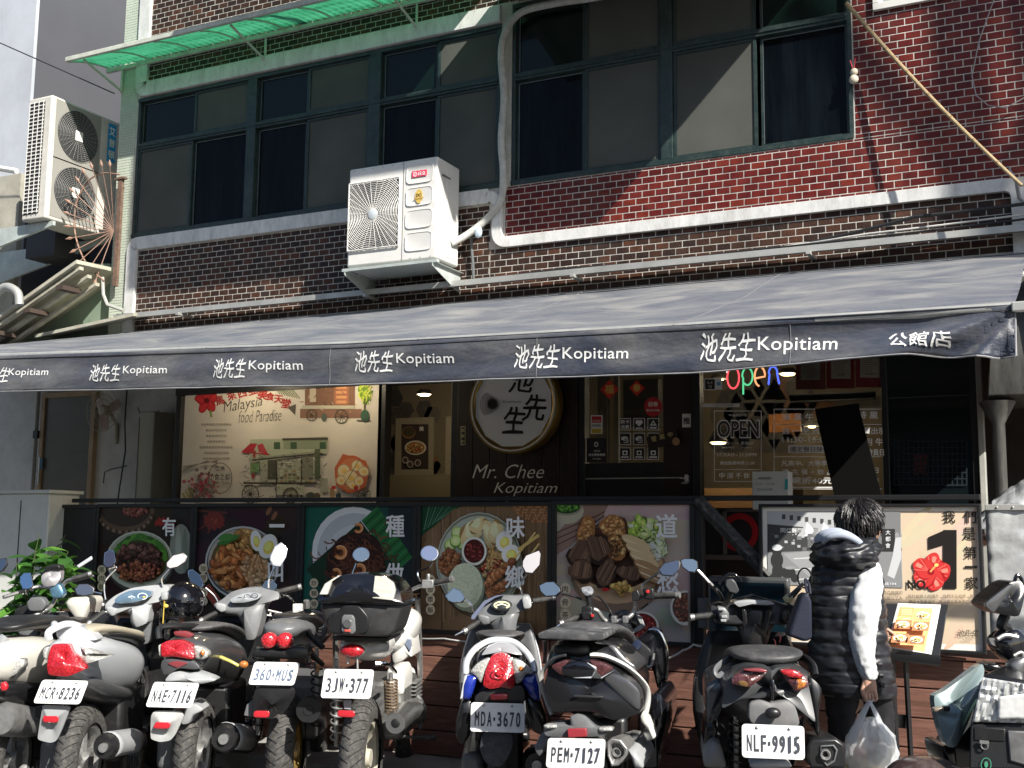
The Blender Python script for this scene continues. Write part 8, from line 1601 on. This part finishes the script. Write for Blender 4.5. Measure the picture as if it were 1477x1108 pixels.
B.pl('switch_pod', [(140,140),(190,150),(215,185),(210,230),(165,235),(150,190)], 1.0, .05, plg, dome=.008); B.pl('switch_pod', [(525,170),(570,165),(575,230),(540,245),(525,210)], 1.0, .05, pla, dome=.008)
B.grip((130,195,1.04), (5,208,1.02)); q = MB(); [q.box(B.at(x,y,.985), (.028,.012,.014)) for x, y in ((165,160),(185,205),(180,228))]; B.b(q, 'switch_button', pll, bevel=.003)
B.mirror([(-80,-130),(-60,-142),(0,-140),(25,-125),(32,-80),(15,-55),(-25,-60),(-65,-90)], 1.04, [(25,-75,1.06),(60,-40,1.06),(95,0,1.06)], tiltx=-.25)
B.tu('mirror_stalk', [(95,0,1.06),(150,60,1.06),(175,110,1.08)], .011, matblk); B.tu('mirror_stem_right', [(640,30,1.1),(600,80,1.1),(560,130,1.1)], .010, matblk)
q = MB(); o_ = [B.at(x,y,1.0) for x,y in ((195,-15),(235,-22),(255,0),(275,50),(255,70),(215,60),(190,20))]; q.loft([[p+Vector((0,.035,0)) for p in o_], o_]); B.b(q, 'phone_cover', mat('black cover', (.05,.052,.055), .4), bevel=.006); B.pl('phone_hood', [(150,10),(160,-20),(210,-60),(255,-55),(290,-15),(285,0),(250,-35),(205,-40),(175,-10),(165,20)], 1.0, .06, blackp); B.tu('phone_arm', [(225,60,1.02),(200,110,1.05),(180,140,1.06)], .014, pla)
q = MB(); q.tube(bez([B.at(480,340,1.0),B.at(490,360,.99),B.at(482,400,.99)],5), .0035, 5); q.tube(bez([B.at(505,310,1.0),B.at(520,330,.99),B.at(515,360,.99)],5), .0035, 5); B.b(q, 'pink_tag', mat('pink strap', (.65,.12,.12), .5))
B.pl('silk_flower', [(535,95),(560,70),(590,75),(600,100),(575,130),(545,115)], 1.02, .03, mat('pale yellow flower', (.62,.58,.32), .6), dome=.01)
# ---- partly visible scooter at the left edge
B = Bike('scooter', 'cream and black scooter cut off by the left edge, black seat and grey grab rail', 'scooter', (-22, 975), 5.75, 0, (0,880,4.862))
B.under(.28, .11)
B.lo('tail_body', [(.02,.10,.74,.90,.8),(.15,.15,.68,.93,.75),(.35,.20,.62,.94,.7),(.6,.225,.56,.90,.68),(.85,.22,.52,.84,.7),(1.0,.18,.50,.78,.7)], creamp, sub=1)
B.lo('lower_cover', [(.0,.10,.60,.76),(.3,.18,.54,.70),(.7,.205,.50,.66),(.95,.18,.48,.6)], matblk, sub=1)
B.pl('turn_signal', [(15,470),(60,380),(120,340),(170,350),(175,385),(110,455),(60,480)], .10, .04, clrl, dome=.012); B.pl('lens_rim', [(8,476),(50,378),(115,332),(178,342),(183,388),(115,465),(60,490)], .115, .03, plg)
B.lo('seat', [(.12,.10,.95,1.0),(.35,.16,.95,1.03),(.65,.17,.93,1.02),(.95,.15,.88,.98),(1.1,.12,.84,.93)], seatm, sub=1)
q = MB(); q.tube(bez([B.at(0,200,.10), B.at(40,225,.14), B.at(90,285,.25), B.at(150,300,.38)],6), .016, 8, flat=1.5); B.b(q, 'grab_rail', pll); B.pl('reflector', [(5,510),(35,502),(52,530),(45,565),(10,572),(0,545)], -.01, .02, refl, dome=.006)
c0 = B.at(10,770,.05); q = MB(); q.tube([c0+Vector((0,-.02,0)), c0+Vector((0,.03,0)), c0+Vector((.03,.25,-.05)), c0+Vector((.1,.6,-.1))], [.07,.085,.08,.05], 20); B.b(q, 'muffler', dulla)
B.shield(.25, .36, .98, 1.24, m=pla, outer=creamp)
B.c = (0,720,3.958)
q = MB(); q.tube(bez([B.at(175,675,1.06), B.at(260,635,1.1), B.at(300,600,1.18), B.at(340,520,1.25), B.at(380,470,1.25), B.at(430,455,1.2)],6), .012, 8); q.tube(bez([B.at(20,560,1.1), B.at(120,530,1.2), B.at(220,500,1.25), B.at(340,520,1.25)],6), .012, 8); B.b(q, 'handlebar', dulla)
B.grip((260,638,1.1), (170,680,1.06)); B.grip((415,455,1.2), (505,430,1.22)); B.pl('bar_end_light', [(435,380),(520,325),(525,345),(450,395)], 1.2, .02, silver)
B.pl('meter_pod', [(235,440),(260,395),(300,380),(340,395),(345,460),(320,495),(260,500),(240,475)], 1.12, .06, mat('grey meter pod', (.30,.29,.30), .25, coat=.6), dome=.012, slope=.3); B.pl('meter_hood', [(238,425),(262,385),(300,372),(335,378),(345,398),(300,392),(262,405)], 1.10, .08, pla)
B.pl('blue_clamp', [(280,490),(340,480),(370,540),(340,570),(290,560)], 1.12, .05, mat('blue anodised', (.15,.30,.42), .3, metal=.6), dome=.01); B.pl('reservoir', [(150,590),(180,560),(240,560),(265,600),(240,640),(165,640)], 1.05, .06, plg, dome=.006)
B.mirror([(108,440),(130,420),(170,420),(195,490),(185,518),(140,520),(115,480)], 1.14, [(150,520,1.15),(160,545,1.18)], tiltx=-.1, tilty=.35, case=chrome, m=mat('mirror sky', (.55,.72,.88), .04, metal=1)); B.mirror([(428,515),(450,485),(500,485),(535,510),(530,545),(480,555),(440,545)], 1.0, [(530,530,1.02),(580,540,1.02)], tiltx=.2, m=mat('mirror dark', (.30,.31,.33), .06, metal=1)); B.mirror([(0,340),(30,335),(42,370),(20,410),(-20,430),(-30,370)], 1.1, None, m=mat('mirror dark', (.30,.31,.33), .06, metal=1))
B.pl('front_fairing', [(80,630),(160,600),(200,650),(270,650),(275,780),(200,800),(120,790),(85,740)], 1.15, .12, pla, dome=.01); B.pl('fuel_lid', [(95,715),(150,705),(215,720),(215,780),(170,790),(105,770)], 1.0, .05, plg, dome=.006)
# ---- motorcycle behind with beige tank
B = Bike('motorcycle', 'motorcycle with a beige tank half hidden behind the silver scooter', 'motorcycle', (60, 975), 6.5, 0, (0,720,3.958))
B.wheel(.35, .3, .11); B.pl('tank', [(370,590),(400,560),(500,560),(515,590),(480,690),(440,698),(395,640)], .55, .25, creamp, dome=.02, bevel=.02)
B.lo('seat', [(.05,.08,.88,.95),(.4,.13,.88,.97),(.6,.12,.86,.95)], seatm); B.pl('round_gauge', circ(480,515,52,32), .62, .05, matblk, dome=.01); B.pl('headlamp_shell', [(500,620),(540,580),(590,570),(620,600),(600,680),(540,700)], .9, .15, matblk, dome=.03)
B.grip((600,650,.8), (500,690,.75)); q = MB(); q.tube(bez([B.at(500,690,.76),B.at(600,650,.8),B.at(650,640,.85)],5), .012, 8); B.b(q, 'handlebar', dulla)
# ---- right edge scooter with delivery box
B = Bike('scooter', 'grey green scooter seen from its front with phone hood, cut by the right edge', 'scooter', (1372, 1010), 4.6, 0, (1320,780,3.376))
gg = mat('grey green paint', (.20,.26,.26), .25, coat=.6, metal=.2, dust=.06)
B.pl('front_fairing', [(95,755),(150,735),(220,690),(350,600),(360,640),(300,780),(240,900),(180,995),(130,995),(105,900),(95,820)], 0, .05, gg, dome=.012, slope=.3); B.pl('fairing_lower', [(128,997),(185,997),(200,1108),(160,1108),(140,1060)], .02, .2, matblk, dome=.01)
B.pl('green_edge', [(305,770),(312,775),(186,995),(177,992)], -.04, .02, mat('lime edge', (.30,.42,.22), .4)); B.pl('turn_stalk', [(140,808),(172,806),(172,832),(142,832)], -.06, .03, pla); B.pl('turn_signal', [(88,815),(140,808),(142,830),(90,835)], -.06, .025, mat('smoky amber', (.25,.20,.15), .2, coat=.8), dome=.006)
B.pl('windscreen_base', [(350,600),(400,598),(440,620),(430,650),(360,640)], .03, .12, matblk, dome=.01); B.pl('dark_inner', [(360,640),(330,650),(270,900),(190,1000),(200,1108),(290,1108),(290,900),(330,720)], .06, .2, matblk)
B.pl('phone_hood', [(332,310),(470,205),(530,195),(545,250),(500,365),(470,368),(400,355)], -.05, .16, matblk, dome=.01, slope=.3); B.pl('hood_flap', [(332,310),(470,205),(480,215),(385,352),(370,345)], -.08, .02, gunm, dome=.003); B.tu('hood_loop', [(480,215,-.02),(495,170,-.02),(520,190,-.02),(525,240,-.02)], .008, blackp)
B.tu('phone_arm', [(440,360,.02),(420,410,.02),(450,430,.04),(400,480,.05),(420,540,.06)], .022, pla); B.pl('switch_pod', [(395,480),(440,440),(500,430),(545,470),(545,600),(470,600),(430,560),(400,520)], .0, .10, blackp, dome=.02); B.pl('round_cover', [(460,600),(500,575),(545,565),(545,720),(500,700),(470,650)], -.12, .05, gunm, dome=.012)
B.tu('brake_lever', [(400,480,-.05),(440,460,-.05),(500,470,-.05)], .009, dulla); B.tu('cable_loop', [(480,560,-.08),(520,545,-.08),(530,600,-.08)], .007, dulla)
db = thing('delivery_box', 'foil covered black delivery bag with a taped white panel at the right edge', 'delivery box', PD(1440, 1040, 4.3)); B2 = B; 
D2 = Bike.__new__(Bike); D2.t = db; D2.rz = 0; w_ = PD(1440,1040,4.3); D2.o = Vector((w_.x, w_.y, 0)); db.location = D2.o; D2.dx = Vector((1,0,0)); D2.dy = Vector((0,1,0)); D2.c = (1320,780,3.376)
def fbox(pts, yl, t, m, name, dome=0, bevel=.006): return D2.pl(name, pts, yl, t, m, dome=dome, bevel=bevel)
fbox([(270,892),(560,892),(560,1112),(262,1112)], 0, .35, mat('black nylon', (.014,.015,.017), .65, bump=.4, bscale=220), 'bag_body')
q = MB(); a, b_, c_2, d_ = [D2.at(x,y,-.002) for x,y in ((332,650),(575,690),(575,896),(276,890))]; q.loft([[a+Vector((.06,.32,.01)), b_+Vector((0,.32,.01)), c_2+Vector((0,.32,0)), d_+Vector((0,.32,0))], [a+Vector((0,.02,0)), b_+Vector((0,.02,0)), c_2, d_]]); D2.b(q, 'bag_lid_core', matblk, bevel=.01)
q = MB(); n1 = 26; q.loft([[ (a.lerp(b_, i/n1)).lerp(d_.lerp(c_2, i/n1), .06+.9*j/16)+Vector((0, -.006-.010*mnoise.noise(Vector((i*.45,j*.6,7))), 0)) for j in range(17)] for i in range(n1+1)], closed=False, cap0=False, cap1=False); D2.b(q, 'foil_cover', foil, ang=20, solid=.003)
q = MB(); e0 = [D2.at(x,y,-.022) for x,y in ((405,760),(570,740),(570,870),(400,868))]; q.loft([[e0[0].lerp(e0[1],i/10).lerp(e0[3].lerp(e0[2],i/10), j/8)+Vector((0,-.003*mnoise.noise(Vector((i*.9,j*.8,3))),0)) for j in range(9)] for i in range(11)], closed=False, cap0=False, cap1=False); D2.b(q, 'white_panel', mat('taped white panel', (.72,.72,.70), .35, var=.15, vscale=20), solid=.002)
fbox([(285,905),(440,915),(440,980),(285,975)], -.004, .01, seatm, 'strap_band'); q = MB(); cc = D2.at(338,1000,-.012); q.tube([cc+Vector((.012*math.cos(t),0,.012*math.sin(t))) for t in [2*math.pi*k/20 for k in range(20)]], .0025, 6, closed=True); q.box(cc+Vector((0,0,.014)), (.032,.006,.012)); D2.b(q, 'd_ring', dulla)
fbox([(448,925),(570,930),(570,1105),(460,1075)], -.008, .012, mat('grey pocket', (.16,.16,.16), .5, var=.3, vscale=20), 'side_pocket')
cv = Canvas(lambda x, y, h: D2.at(x, y, -.006-h), .0003); cv.ring(346,1090,26,34,4,(.05,.22,.13)); cv.ell(346,1090,9,16,(.05,.22,.13)); D2.b(cv.mb, 'green_emblem', dim_print, smooth=False)
# rounded dark thing at the bottom right
q = MB(); c0 = PD(1337, 1128, 4.5); q.sphere(c0, (.165,.14,.10), 24, 14); tag(q.build('round_case', mat('dark brown gloss', (.05,.03,.028), .25, coat=.6, dust=.3)), 'dark brown rounded case at the bottom edge below the menu stand', 'case')
# ------------------------------------------------------------------ person at the menu stand
def Q(cx, cy, d=5.4): return PD(1140+cx/2.783, 710+cy/2.783, d)
g0 = Q(250, 600); per = thing('person', 'person in a long black quilted vest with white sleeves reading the menu, bag in hand', 'person', (g0.x, g0.y, 0))
HR = Vector((math.cos(YAW), math.sin(YAW), 0)); HF = Vector((-math.sin(YAW), math.cos(YAW), 0)); UP = Vector((0,0,1))
skin = mat('skin', (.50,.30,.21), .5, var=.06, vscale=30)
# continuous body: one vertex per joint, grown with a skin modifier
vs, es, rs = [], [], []
def J(p, r, par=None):
    vs.append(p); rs.append(r)
    if par is not None: es.append((par, len(vs)-1))
    return len(vs)-1
pel = Q(255,800,5.42); root = J(pel, .09); wa = J(Q(245,640,5.42), .085, root); ch = J(Q(225,430,5.42), .09, wa); nk0 = J(Q(240,290,5.42), .065, ch); nk = J(Q(262,225,5.40), .055, nk0); hd = J(Q(275,170,5.40), .075, nk); h2 = J(Q(280,115,5.40), .092, hd); J(Q(278,75,5.41), .07, h2)
rsld = J(Q(315,330,5.35), .040, nk0); rel = J(Q(292,560,5.27), .036, rsld); rwr = J(Q(316,735,5.24), .026, rel); rpl = J(Q(320,785,5.235), .033, rwr)
for k in range(4):     # curled fingers round the bag handles
    b0 = Q(300+k*13, 800, 5.232-.004*abs(k-1.5)); a = J(b0, .0105, rpl); b1 = J(b0+Vector((0,0,-.030))+HR*.002*(k-1)-HF*.010, .0098, a); c1 = J(b0+Vector((0,0,-.042))+HF*.014, .0092, b1); J(b0+Vector((0,0,-.024-.003*k))+HF*.026, .0082, c1)
t0 = J(Q(295,770,5.23), .013, rpl); t1 = J(Q(288,800,5.222), .0115, t0); J(Q(298,828,5.222), .0095, t1)
lsld = J(Q(130,330,5.52), .06, nk0); lel = J(Q(210,520,5.72), .042, lsld); lwr = J(Q(352,545,5.60), .024, lel); lpl = J(Q(385,560,5.57), .028, lwr)
for k, (fx_, fy_) in enumerate(((442,592),(436,604),(424,611),(408,612))):
    s0 = J(Q(398-k*5,565+k*8,5.565), .0095, lpl); m0 = J(Q((398-k*5+fx_)/2,(565+k*8+fy_)/2-4,5.558), .0088, s0); J(Q(fx_,fy_,5.555), .0068, m0)
th = J(Q(392,552,5.56), .010, lpl); J(Q(418,572,5.55), .0085, th)
for sx, kx, fx2 in ((-.056,.0,.0),(.098,.02,.03)):
    hp = J(pel+HR*sx+UP*-.03, .060, root); kn = J(pel+HR*(sx*1.05+kx)+UP*-.38-HF*.01, .040, hp); an = J(Vector((pel.x,pel.y,0))+HR*(sx*1.15+fx2)+UP*.09-HF*.02, .032, kn); J(Vector((pel.x,pel.y,0))+HR*(sx*1.25+fx2)+UP*.035+HF*.13, .025, an)
me = bpy.data.meshes.new('body'); me.from_pydata([tuple(v) for v in vs], es, []); bo = bpy.data.objects.new('body', me); COL.objects.link(bo)
md = bo.modifiers.new('skin', 'SKIN'); md.use_smooth_shade = True
for i, v in enumerate(me.skin_vertices[0].data): v.radius = (rs[i], rs[i]); v.use_root = (i == 0)
sb_ = bo.modifiers.new('sub', 'SUBSURF'); sb_.levels = 1; sb_.render_levels = 1; me.materials.append(skin); bo.parent = per; bo.matrix_parent_inverse = wmat(per).inverted()
def cloth(name, rows, m, seg=44, fold=0.0, seed=1, puff=None, amp=.010, steps=6, part=per, e=.9, solid=.004):
    """rows: (cy, xl, xr, depth of centre, half thickness)"""
    rings = []; tot = []
    for i in range(len(rows)-1):
        for k in range(steps): t = k/steps; tt = t; tot.append([a+(b-a)*tt for a, b in zip(rows[i], rows[i+1])])
    tot.append(list(rows[-1]))
    for cy, xl, xr, d, th_ in tot:
        c = Q((xl+xr)/2, cy, d); hw = (Q(xr, cy, d)-Q(xl, cy, d)).length/2; ring = []
        pf = 0
        if puff:
            for a, b in zip(puff, puff[1:]):
                if a <= cy < b: pf = amp*(math.sin(math.pi*(cy-a)/(b-a))**.45-.55)
        for k in range(seg):
            an = 2*math.pi*k/seg; w = fold*mnoise.noise(Vector((math.cos(an)*3, math.sin(an)*3, cy*.02+seed)))+fold*.6*mnoise.noise(Vector((an*3.3, cy*.06, seed)))
            ca, sa = math.cos(an), math.sin(an); r1 = hw+pf+w; r2_ = th_+pf+w
            ring.append(c+HR*(r1*math.copysign(abs(ca)**e, ca))-HF*(r2_*math.copysign(abs(sa)**e, sa)))
        rings.append(ring)
    q = MB(); q.loft(rings, cap0=False, cap1=False); return q.build(name, m, part, ang=180, solid=solid)
vestm = mat('black quilted nylon', (.013,.014,.018), .42, var=.1, bump=.35, bscale=28, spec=.5)
jersey = mat('white sweatshirt', (.62,.63,.64), .85, bump=.25, bscale=160); greyj = mat('pale grey blue hood', (.36,.40,.48), .85, bump=.3, bscale=160); blk = mat('black trousers', (.010,.010,.012), .75, bump=.2, bscale=150)
v = cloth('vest', [(262,140,335,5.42,.10),(300,98,352,5.42,.12),(340,86,358,5.42,.13),(400,78,365,5.42,.132),(460,84,370,5.42,.15),(540,88,374,5.42,.145),(620,84,386,5.42,.15),(700,80,400,5.42,.16),(760,100,410,5.42,.165),(812,128,412,5.42,.16)], vestm, seg=64, fold=.010, puff=[262,300,338,372,412,455,500,548,598,650,702,756,815], amp=.008, steps=14, e=.82)
q = MB()
for cy in (690, 735, 775): p = Q(352+ (cy-690)*.12, cy, 5.245); q.tube([p, p+HR*.016-HF*.002], .012, 8)
q.build('toggle', blackc, v)
hdm = cloth('vest_hood', [(168,165,330,5.40,.05),(190,125,342,5.38,.115),(225,98,345,5.37,.15),(262,92,345,5.37,.165),(292,110,330,5.38,.14),(312,160,300,5.39,.09)], vestm, seg=56, fold=.028, seed=9, steps=8, e=.9)
q = MB(); hp_ = bez([Q(132,205,5.31), Q(155,182,5.27), Q(205,172,5.25), Q(255,188,5.25), Q(300,228,5.27), Q(332,275,5.31)], 7); q.tube(hp_, [.008+.011*math.sin(math.pi*k/(len(hp_)-1)) for k in range(len(hp_))], 12); q.tube([p+HF*.05+UP*.008 for p in hp_], .020, 12); q.tube([p+HF*.09+UP*.012 for p in hp_], .022, 12); q.build('hood', greyj, per, ang=180)
cloth('sleeve', [(275,300,345,5.36,.03),(300,288,356,5.34,.055),(335,268,364,5.32,.068),(400,244,362,5.29,.072),(480,236,354,5.27,.068),(560,236,345,5.265,.062),(630,244,334,5.26,.055),(690,266,338,5.25,.048),(728,280,346,5.245,.040),(746,290,344,5.242,.034),(750,296,342,5.242,.030)], jersey, seg=32, fold=.009, seed=4, steps=8)
cloth('collar', [(225,225,330,5.40,.07),(250,215,338,5.40,.08)], greyj, seg=28, fold=.004)
for nm_, sx, ex_ in (('trouser_leg', -1, 0), ('trouser_leg', 1, 1)):
    rows = [(790,140,275,5.42,.11),(860,150,262,5.42,.095),(960,160,245,5.42,.08),(1080,168,238,5.42,.072),(1200,172,232,5.42,.065),(1300,176,230,5.42,.065)] if sx < 0 else [(790,250,402,5.42,.12),(860,272,405,5.42,.10),(960,300,410,5.42,.085),(1080,322,418,5.42,.078),(1200,335,415,5.42,.07),(1300,340,412,5.42,.07)]
    cloth(nm_, rows, blk, seg=28, fold=.010, seed=12+sx)
for sx in (-.10,.12):
    q = MB(); b0 = Vector((pel.x, pel.y, 0))+HR*sx*1.25; rg = []
    for y_, w_, h_ in ((-.08,.030,.05),(-.05,.040,.09),(.03,.042,.10),(.12,.046,.07),(.19,.040,.05),(.21,.02,.03)): rg.append([b0+HF*y_+HR*(w_*math.cos(a))+UP*(max(.0, h_*.5+h_*.5*math.sin(a))) for a in [2*math.pi*k/14 for k in range(14)]])
    q.loft(rg); q.build('shoe', mat('dark shoe', (.02,.02,.022), .6), per, ang=60)
# head: hair cap, strands, ear, nose, glasses arm
hc = Q(277, 118, 5.40); q = MB(); rg = []; r5 = random.Random(8); hairm = mat('black hair', (.012,.010,.010), .38, bump=.6, bscale=140)
q.sphere(hc+UP*.005, (.096,.110,.106), 26, 18); hb_ = q.build('hair', hairm, per, ang=180)
q = MB()
for k in range(900):
    a = r5.uniform(0, 6.283); el_ = r5.uniform(-.35, 1.45); d = HR*math.cos(a)*math.cos(el_)-HF*math.sin(a)*math.cos(el_)+UP*math.sin(el_)
    if d.dot(HR) > .75 and el_ < .35: continue
    p0 = hc+UP*.005+Vector((d.x*.097, d.y*.108, d.z*.106)); tdir = (HR*r5.uniform(-.15,.5)-UP*r5.uniform(.8,1.1)-HF*r5.uniform(-.2,.3)); tdir = (tdir-d*tdir.dot(d)*.92).normalized(); L_ = r5.uniform(.05,.095)
    pts = [p0, p0+tdir*L_*.4+d*.0035, p0+tdir*L_*.75+d*.001, p0+tdir*L_-d*.010]; q.tube(pts, [.003,.0034,.0026,.0005], 4)
q.build('hair_strands', hairm, hb_)
q = MB(); q.sphere(Q(338,128,5.39), (.012,.02,.03), 10, 7); q.build('ear', skin, per)
q = MB(); fc = hc+HR*.035+HF*.055-UP*.01; q.sphere(fc, (.085,.085,.105), 20, 14); nd = (HR*.6+HF*.8).normalized(); q.tube([fc+nd*.08+UP*.01, fc+nd*.105-UP*.02, fc+nd*.08-UP*.03], [.008,.012,.008], 8); q.tube([fc+nd*.078-UP*.05-Vector((nd.y,-nd.x,0))*.02, fc+nd*.084-UP*.05, fc+nd*.078-UP*.05+Vector((nd.y,-nd.x,0))*.02], .006, 6); q.build('face', skin, per, ang=180)
for sg_ in (-1,1): q = MB(); q.sphere(fc+nd*.074+UP*.015+Vector((nd.y,-nd.x,0))*.03*sg_, (.012,.012,.007), 10, 6); q.build('eye', mat('eye', (.05,.04,.04), .2), per)
# carrier bag
bagm = bpy.data.materials.new('translucent plastic'); bagm.use_nodes = True; nt = bagm.node_tree; b = nt.nodes['Principled BSDF']; b.inputs['Base Color'].default_value = (.80,.83,.86,1); b.inputs['Roughness'].default_value = .22; b.inputs['Specular IOR Level'].default_value = .8
tr_ = nt.nodes.new('ShaderNodeBsdfTransparent'); tl_ = nt.nodes.new('ShaderNodeBsdfTranslucent'); tl_.inputs[0].default_value = (.8,.84,.88,1); m1 = nt.nodes.new('ShaderNodeMixShader'); m1.inputs[0].default_value = .45; m2 = nt.nodes.new('ShaderNodeMixShader'); m2.inputs[0].default_value = .42
nt.links.new(b.outputs[0], m1.inputs[1]); nt.links.new(tl_.outputs[0], m1.inputs[2]); nt.links.new(m1.outputs[0], m2.inputs[1]); nt.links.new(tr_.outputs[0], m2.inputs[2]); nt.links.new(m2.outputs[0], nt.nodes['Material Output'].inputs[0])
bag = thing('carrier_bag', 'translucent white plastic carrier bag of food hanging from the person hand', 'bag', Q(320, 1180, 5.22))
rows = [(905,292,352,.022),(935,262,378,.05),(975,236,408,.08),(1020,222,424,.10),(1080,216,430,.115),(1140,222,430,.115),(1185,240,415,.10),(1200,270,390,.07)]; rings = []
for i in range(len(rows)-1):
    for k in range(6):
        t = k/6; cy, xl, xr, th_ = [a+(b_-a)*t for a, b_ in zip(rows[i], rows[i+1])]; c = Q((xl+xr)/2, cy, 5.23); hw = (Q(xr,cy,5.23)-Q(xl,cy,5.23)).length/2; ring = []
        for j in range(72):
            an = 2*math.pi*j/72; pl_ = (.085*math.sin(an*9+.02*cy)+.05*math.sin(an*17+1))*max(.15, 1-(cy-905)/330); w = .012*mnoise.noise(Vector((math.cos(an)*4, math.sin(an)*4, cy*.03)))
            ring.append(c+HR*((hw*(1+pl_)+w)*math.cos(an))-HF*((th_*(1+pl_)+w)*math.sin(an)))
        rings.append(ring)
q = MB(); q.loft(rings, cap0=False, cap1=True); q.build('bag_body', bagm, bag, ang=40)
for (xa, xb, xc) in ((305,262,240),(330,372,398)):
    q = MB(); a_ = [Q(318,838,5.225), Q(xa,862,5.215), Q((xa+xb)/2,905,5.205), Q(xb,955,5.20), Q(xc,1000,5.21)]; q.tube(bez(a_,6), [.012+.022*k/24 for k in range(25)], 10, flat=.4); q.build('handle', bagm, bag, ang=60)
q = MB(); q.tube(bez([Q(300,830,5.222), Q(318,842,5.218), Q(338,828,5.222)],5), .008, 8); q.build('knot', bagm, bag)
fm = mat('food box', (.62,.50,.28), .5, var=.3, vscale=15)
q = MB(); q.sphere(Q(275,1110,5.23), (.085,.07,.045), 18, 10); q.sphere(Q(330,1130,5.25), (.08,.07,.05), 18, 10); q.build('food_parcel', fm, bag); q = MB(); q.box(Q(385,1080,5.25), (.08,.10,.15)); q.build('paper_box', mat('pale card', (.55,.55,.52), .6), bag, bevel=.006)
# handbag on the scooter bar
hbg = thing('handbag', 'small dark navy tote bag hanging between the scooter handlebar and the person', 'bag', Q(45, 600, 5.15)); navy = mat('dark navy fabric', (.010,.013,.030), .7, bump=.3, bscale=100)
o_ = [(72,400),(88,440),(90,590),(60,602),(0,580),(-8,570),(20,490),(50,415)]; ps = [Q(x,y,5.14) for x, y in o_]; q = MB(); q.loft([[p+HF*.10 for p in ps], [p+HF*.05 for p in ps], ps]); q.build('bag_body', navy, hbg, bevel=.015, bseg=3)
q = MB(); q.tube(bez([Q(68,405,5.16), Q(62,380,5.2), Q(60,350,5.25), Q(75,372,5.22), Q(80,410,5.18)],6), .006, 6); q.build('strap', navy, hbg)
q = MB(); q.tube([Q(58,345,5.3)+Vector((.032*math.cos(t)*1, 0, .045*math.sin(t))) for t in [2*math.pi*k/24 for k in range(24)]], .004, 6, closed=True); q.tube([Q(52,366,5.3), Q(20,395,5.3), Q(-8,420,5.3)], .008, 6); o = q.build('round_mirror', matblk); tag(o, 'small round dark mirror on a stem just left of the person', 'mirror')
# menu stand
ms = thing('menu_stand', 'black menu stand with an open page of six dish photographs, in front of the person', 'menu stand', Q(440, 1100, 5.62))
TL, TR, BR, BL = Q(372,447,5.80), Q(636,449,5.80), Q(598,672,5.56), Q(350,640,5.56); nrm = (TR-TL).cross(BL-TL).normalized(); nrm = -nrm if nrm.dot(HF) > 0 else nrm
q = MB(); q.loft([[p-nrm*.03 for p in (TL,TR,BR,BL)], [TL,TR,BR,BL]]); q.build('board', matblk, ms, bevel=.004)
q = MB(); q.loft([[BL+nrm*.004-UP*.02, BR+nrm*.004-UP*.02, BR+nrm*.03-UP*.0, BL+nrm*.03], [BL+nrm*.004-UP*.035, BR+nrm*.004-UP*.035, BR+nrm*.03-UP*.03, BL+nrm*.03-UP*.03]]); q.build('lip', matblk, ms)
def on(x, y, h=0.0):    # crop pixel onto the tilted board
    d = Q(x, y, 1.0)-CAM; t = (TL+nrm*(.003+h)-CAM).dot(nrm)/d.dot(nrm); return CAM+d*t
for k in range(4): q = MB(); pg = [on(432+k*2,446+k,-.0+.0022*k), on(604-k*2,452,.0022*k), on(566-k*3,652-k,.0022*k), on(384+k*2,626-k,.0022*k)]; q.loft([[p-nrm*.0012 for p in pg], pg]); q.build('page', mat('paper', (.75,.74,.70), .5), ms, smooth=False)
cv = Canvas(lambda x, y, h: on(x, y, .0075+h), .0002, -1)
cv.poly([(440,460),(572,466),(540,642),(392,618)], (.55,.27,.12)); cv.poly([(440,462),(498,464),(490,500),(430,498)], (.45,.20,.08))
for k in range(4): cv.line([(446,470+k*7),(490,471+k*7)], 1.6, (.7,.5,.32))
for (x, y) in ((533,493),(452,530),(524,537),(440,585),(506,592)):
    w_, h_ = 33, 18; cv.poly([(x-w_+4,y-h_),(x+w_+4,y-h_+2),(x+w_-4,y+h_+2),(x-w_-4,y+h_)], (.30,.13,.06) if y > 500 else (.45,.25,.12)); cv.ell(x, y, 26, 13, (.66,.60,.50)); cv.ell(x, y, 21, 10, (.55,.34,.12)); cv.chunks(26, x, y, 16, 7, [(.6,.4,.14),(.5,.2,.08),(.3,.35,.1),(.75,.65,.4)], (2,4.5), r5)
cv.text('MENU', 468, 508, 5, (.7,.55,.4), width=30); cv.build('menu_print', print_m, ms)
for cx in (408, 462): q = MB(); t_ = Q(cx, 668, 5.62); b0 = Vector((t_.x, t_.y, 0))+HR*.02; q.tube([t_, b0], .013, 4); q.build('leg', matblk, ms, smooth=False)
q = MB(); c1 = Q(412,893,5.61); q.loft([[Q(412,890,5.61),Q(472,895,5.61),Q(474,950,5.61),Q(414,945,5.61)], [p+HF*.015 for p in (Q(412,890,5.61),Q(472,895,5.61),Q(474,950,5.61),Q(414,945,5.61))]]); q.build('cross_panel', matblk, ms, smooth=False)
q = MB(); b0 = Q(440,668,5.62); q.bx(b0.x-.2, b0.x+.25, b0.y-.15, b0.y+.15, 0, .02); q.build('foot_plate', matblk, ms, smooth=False)
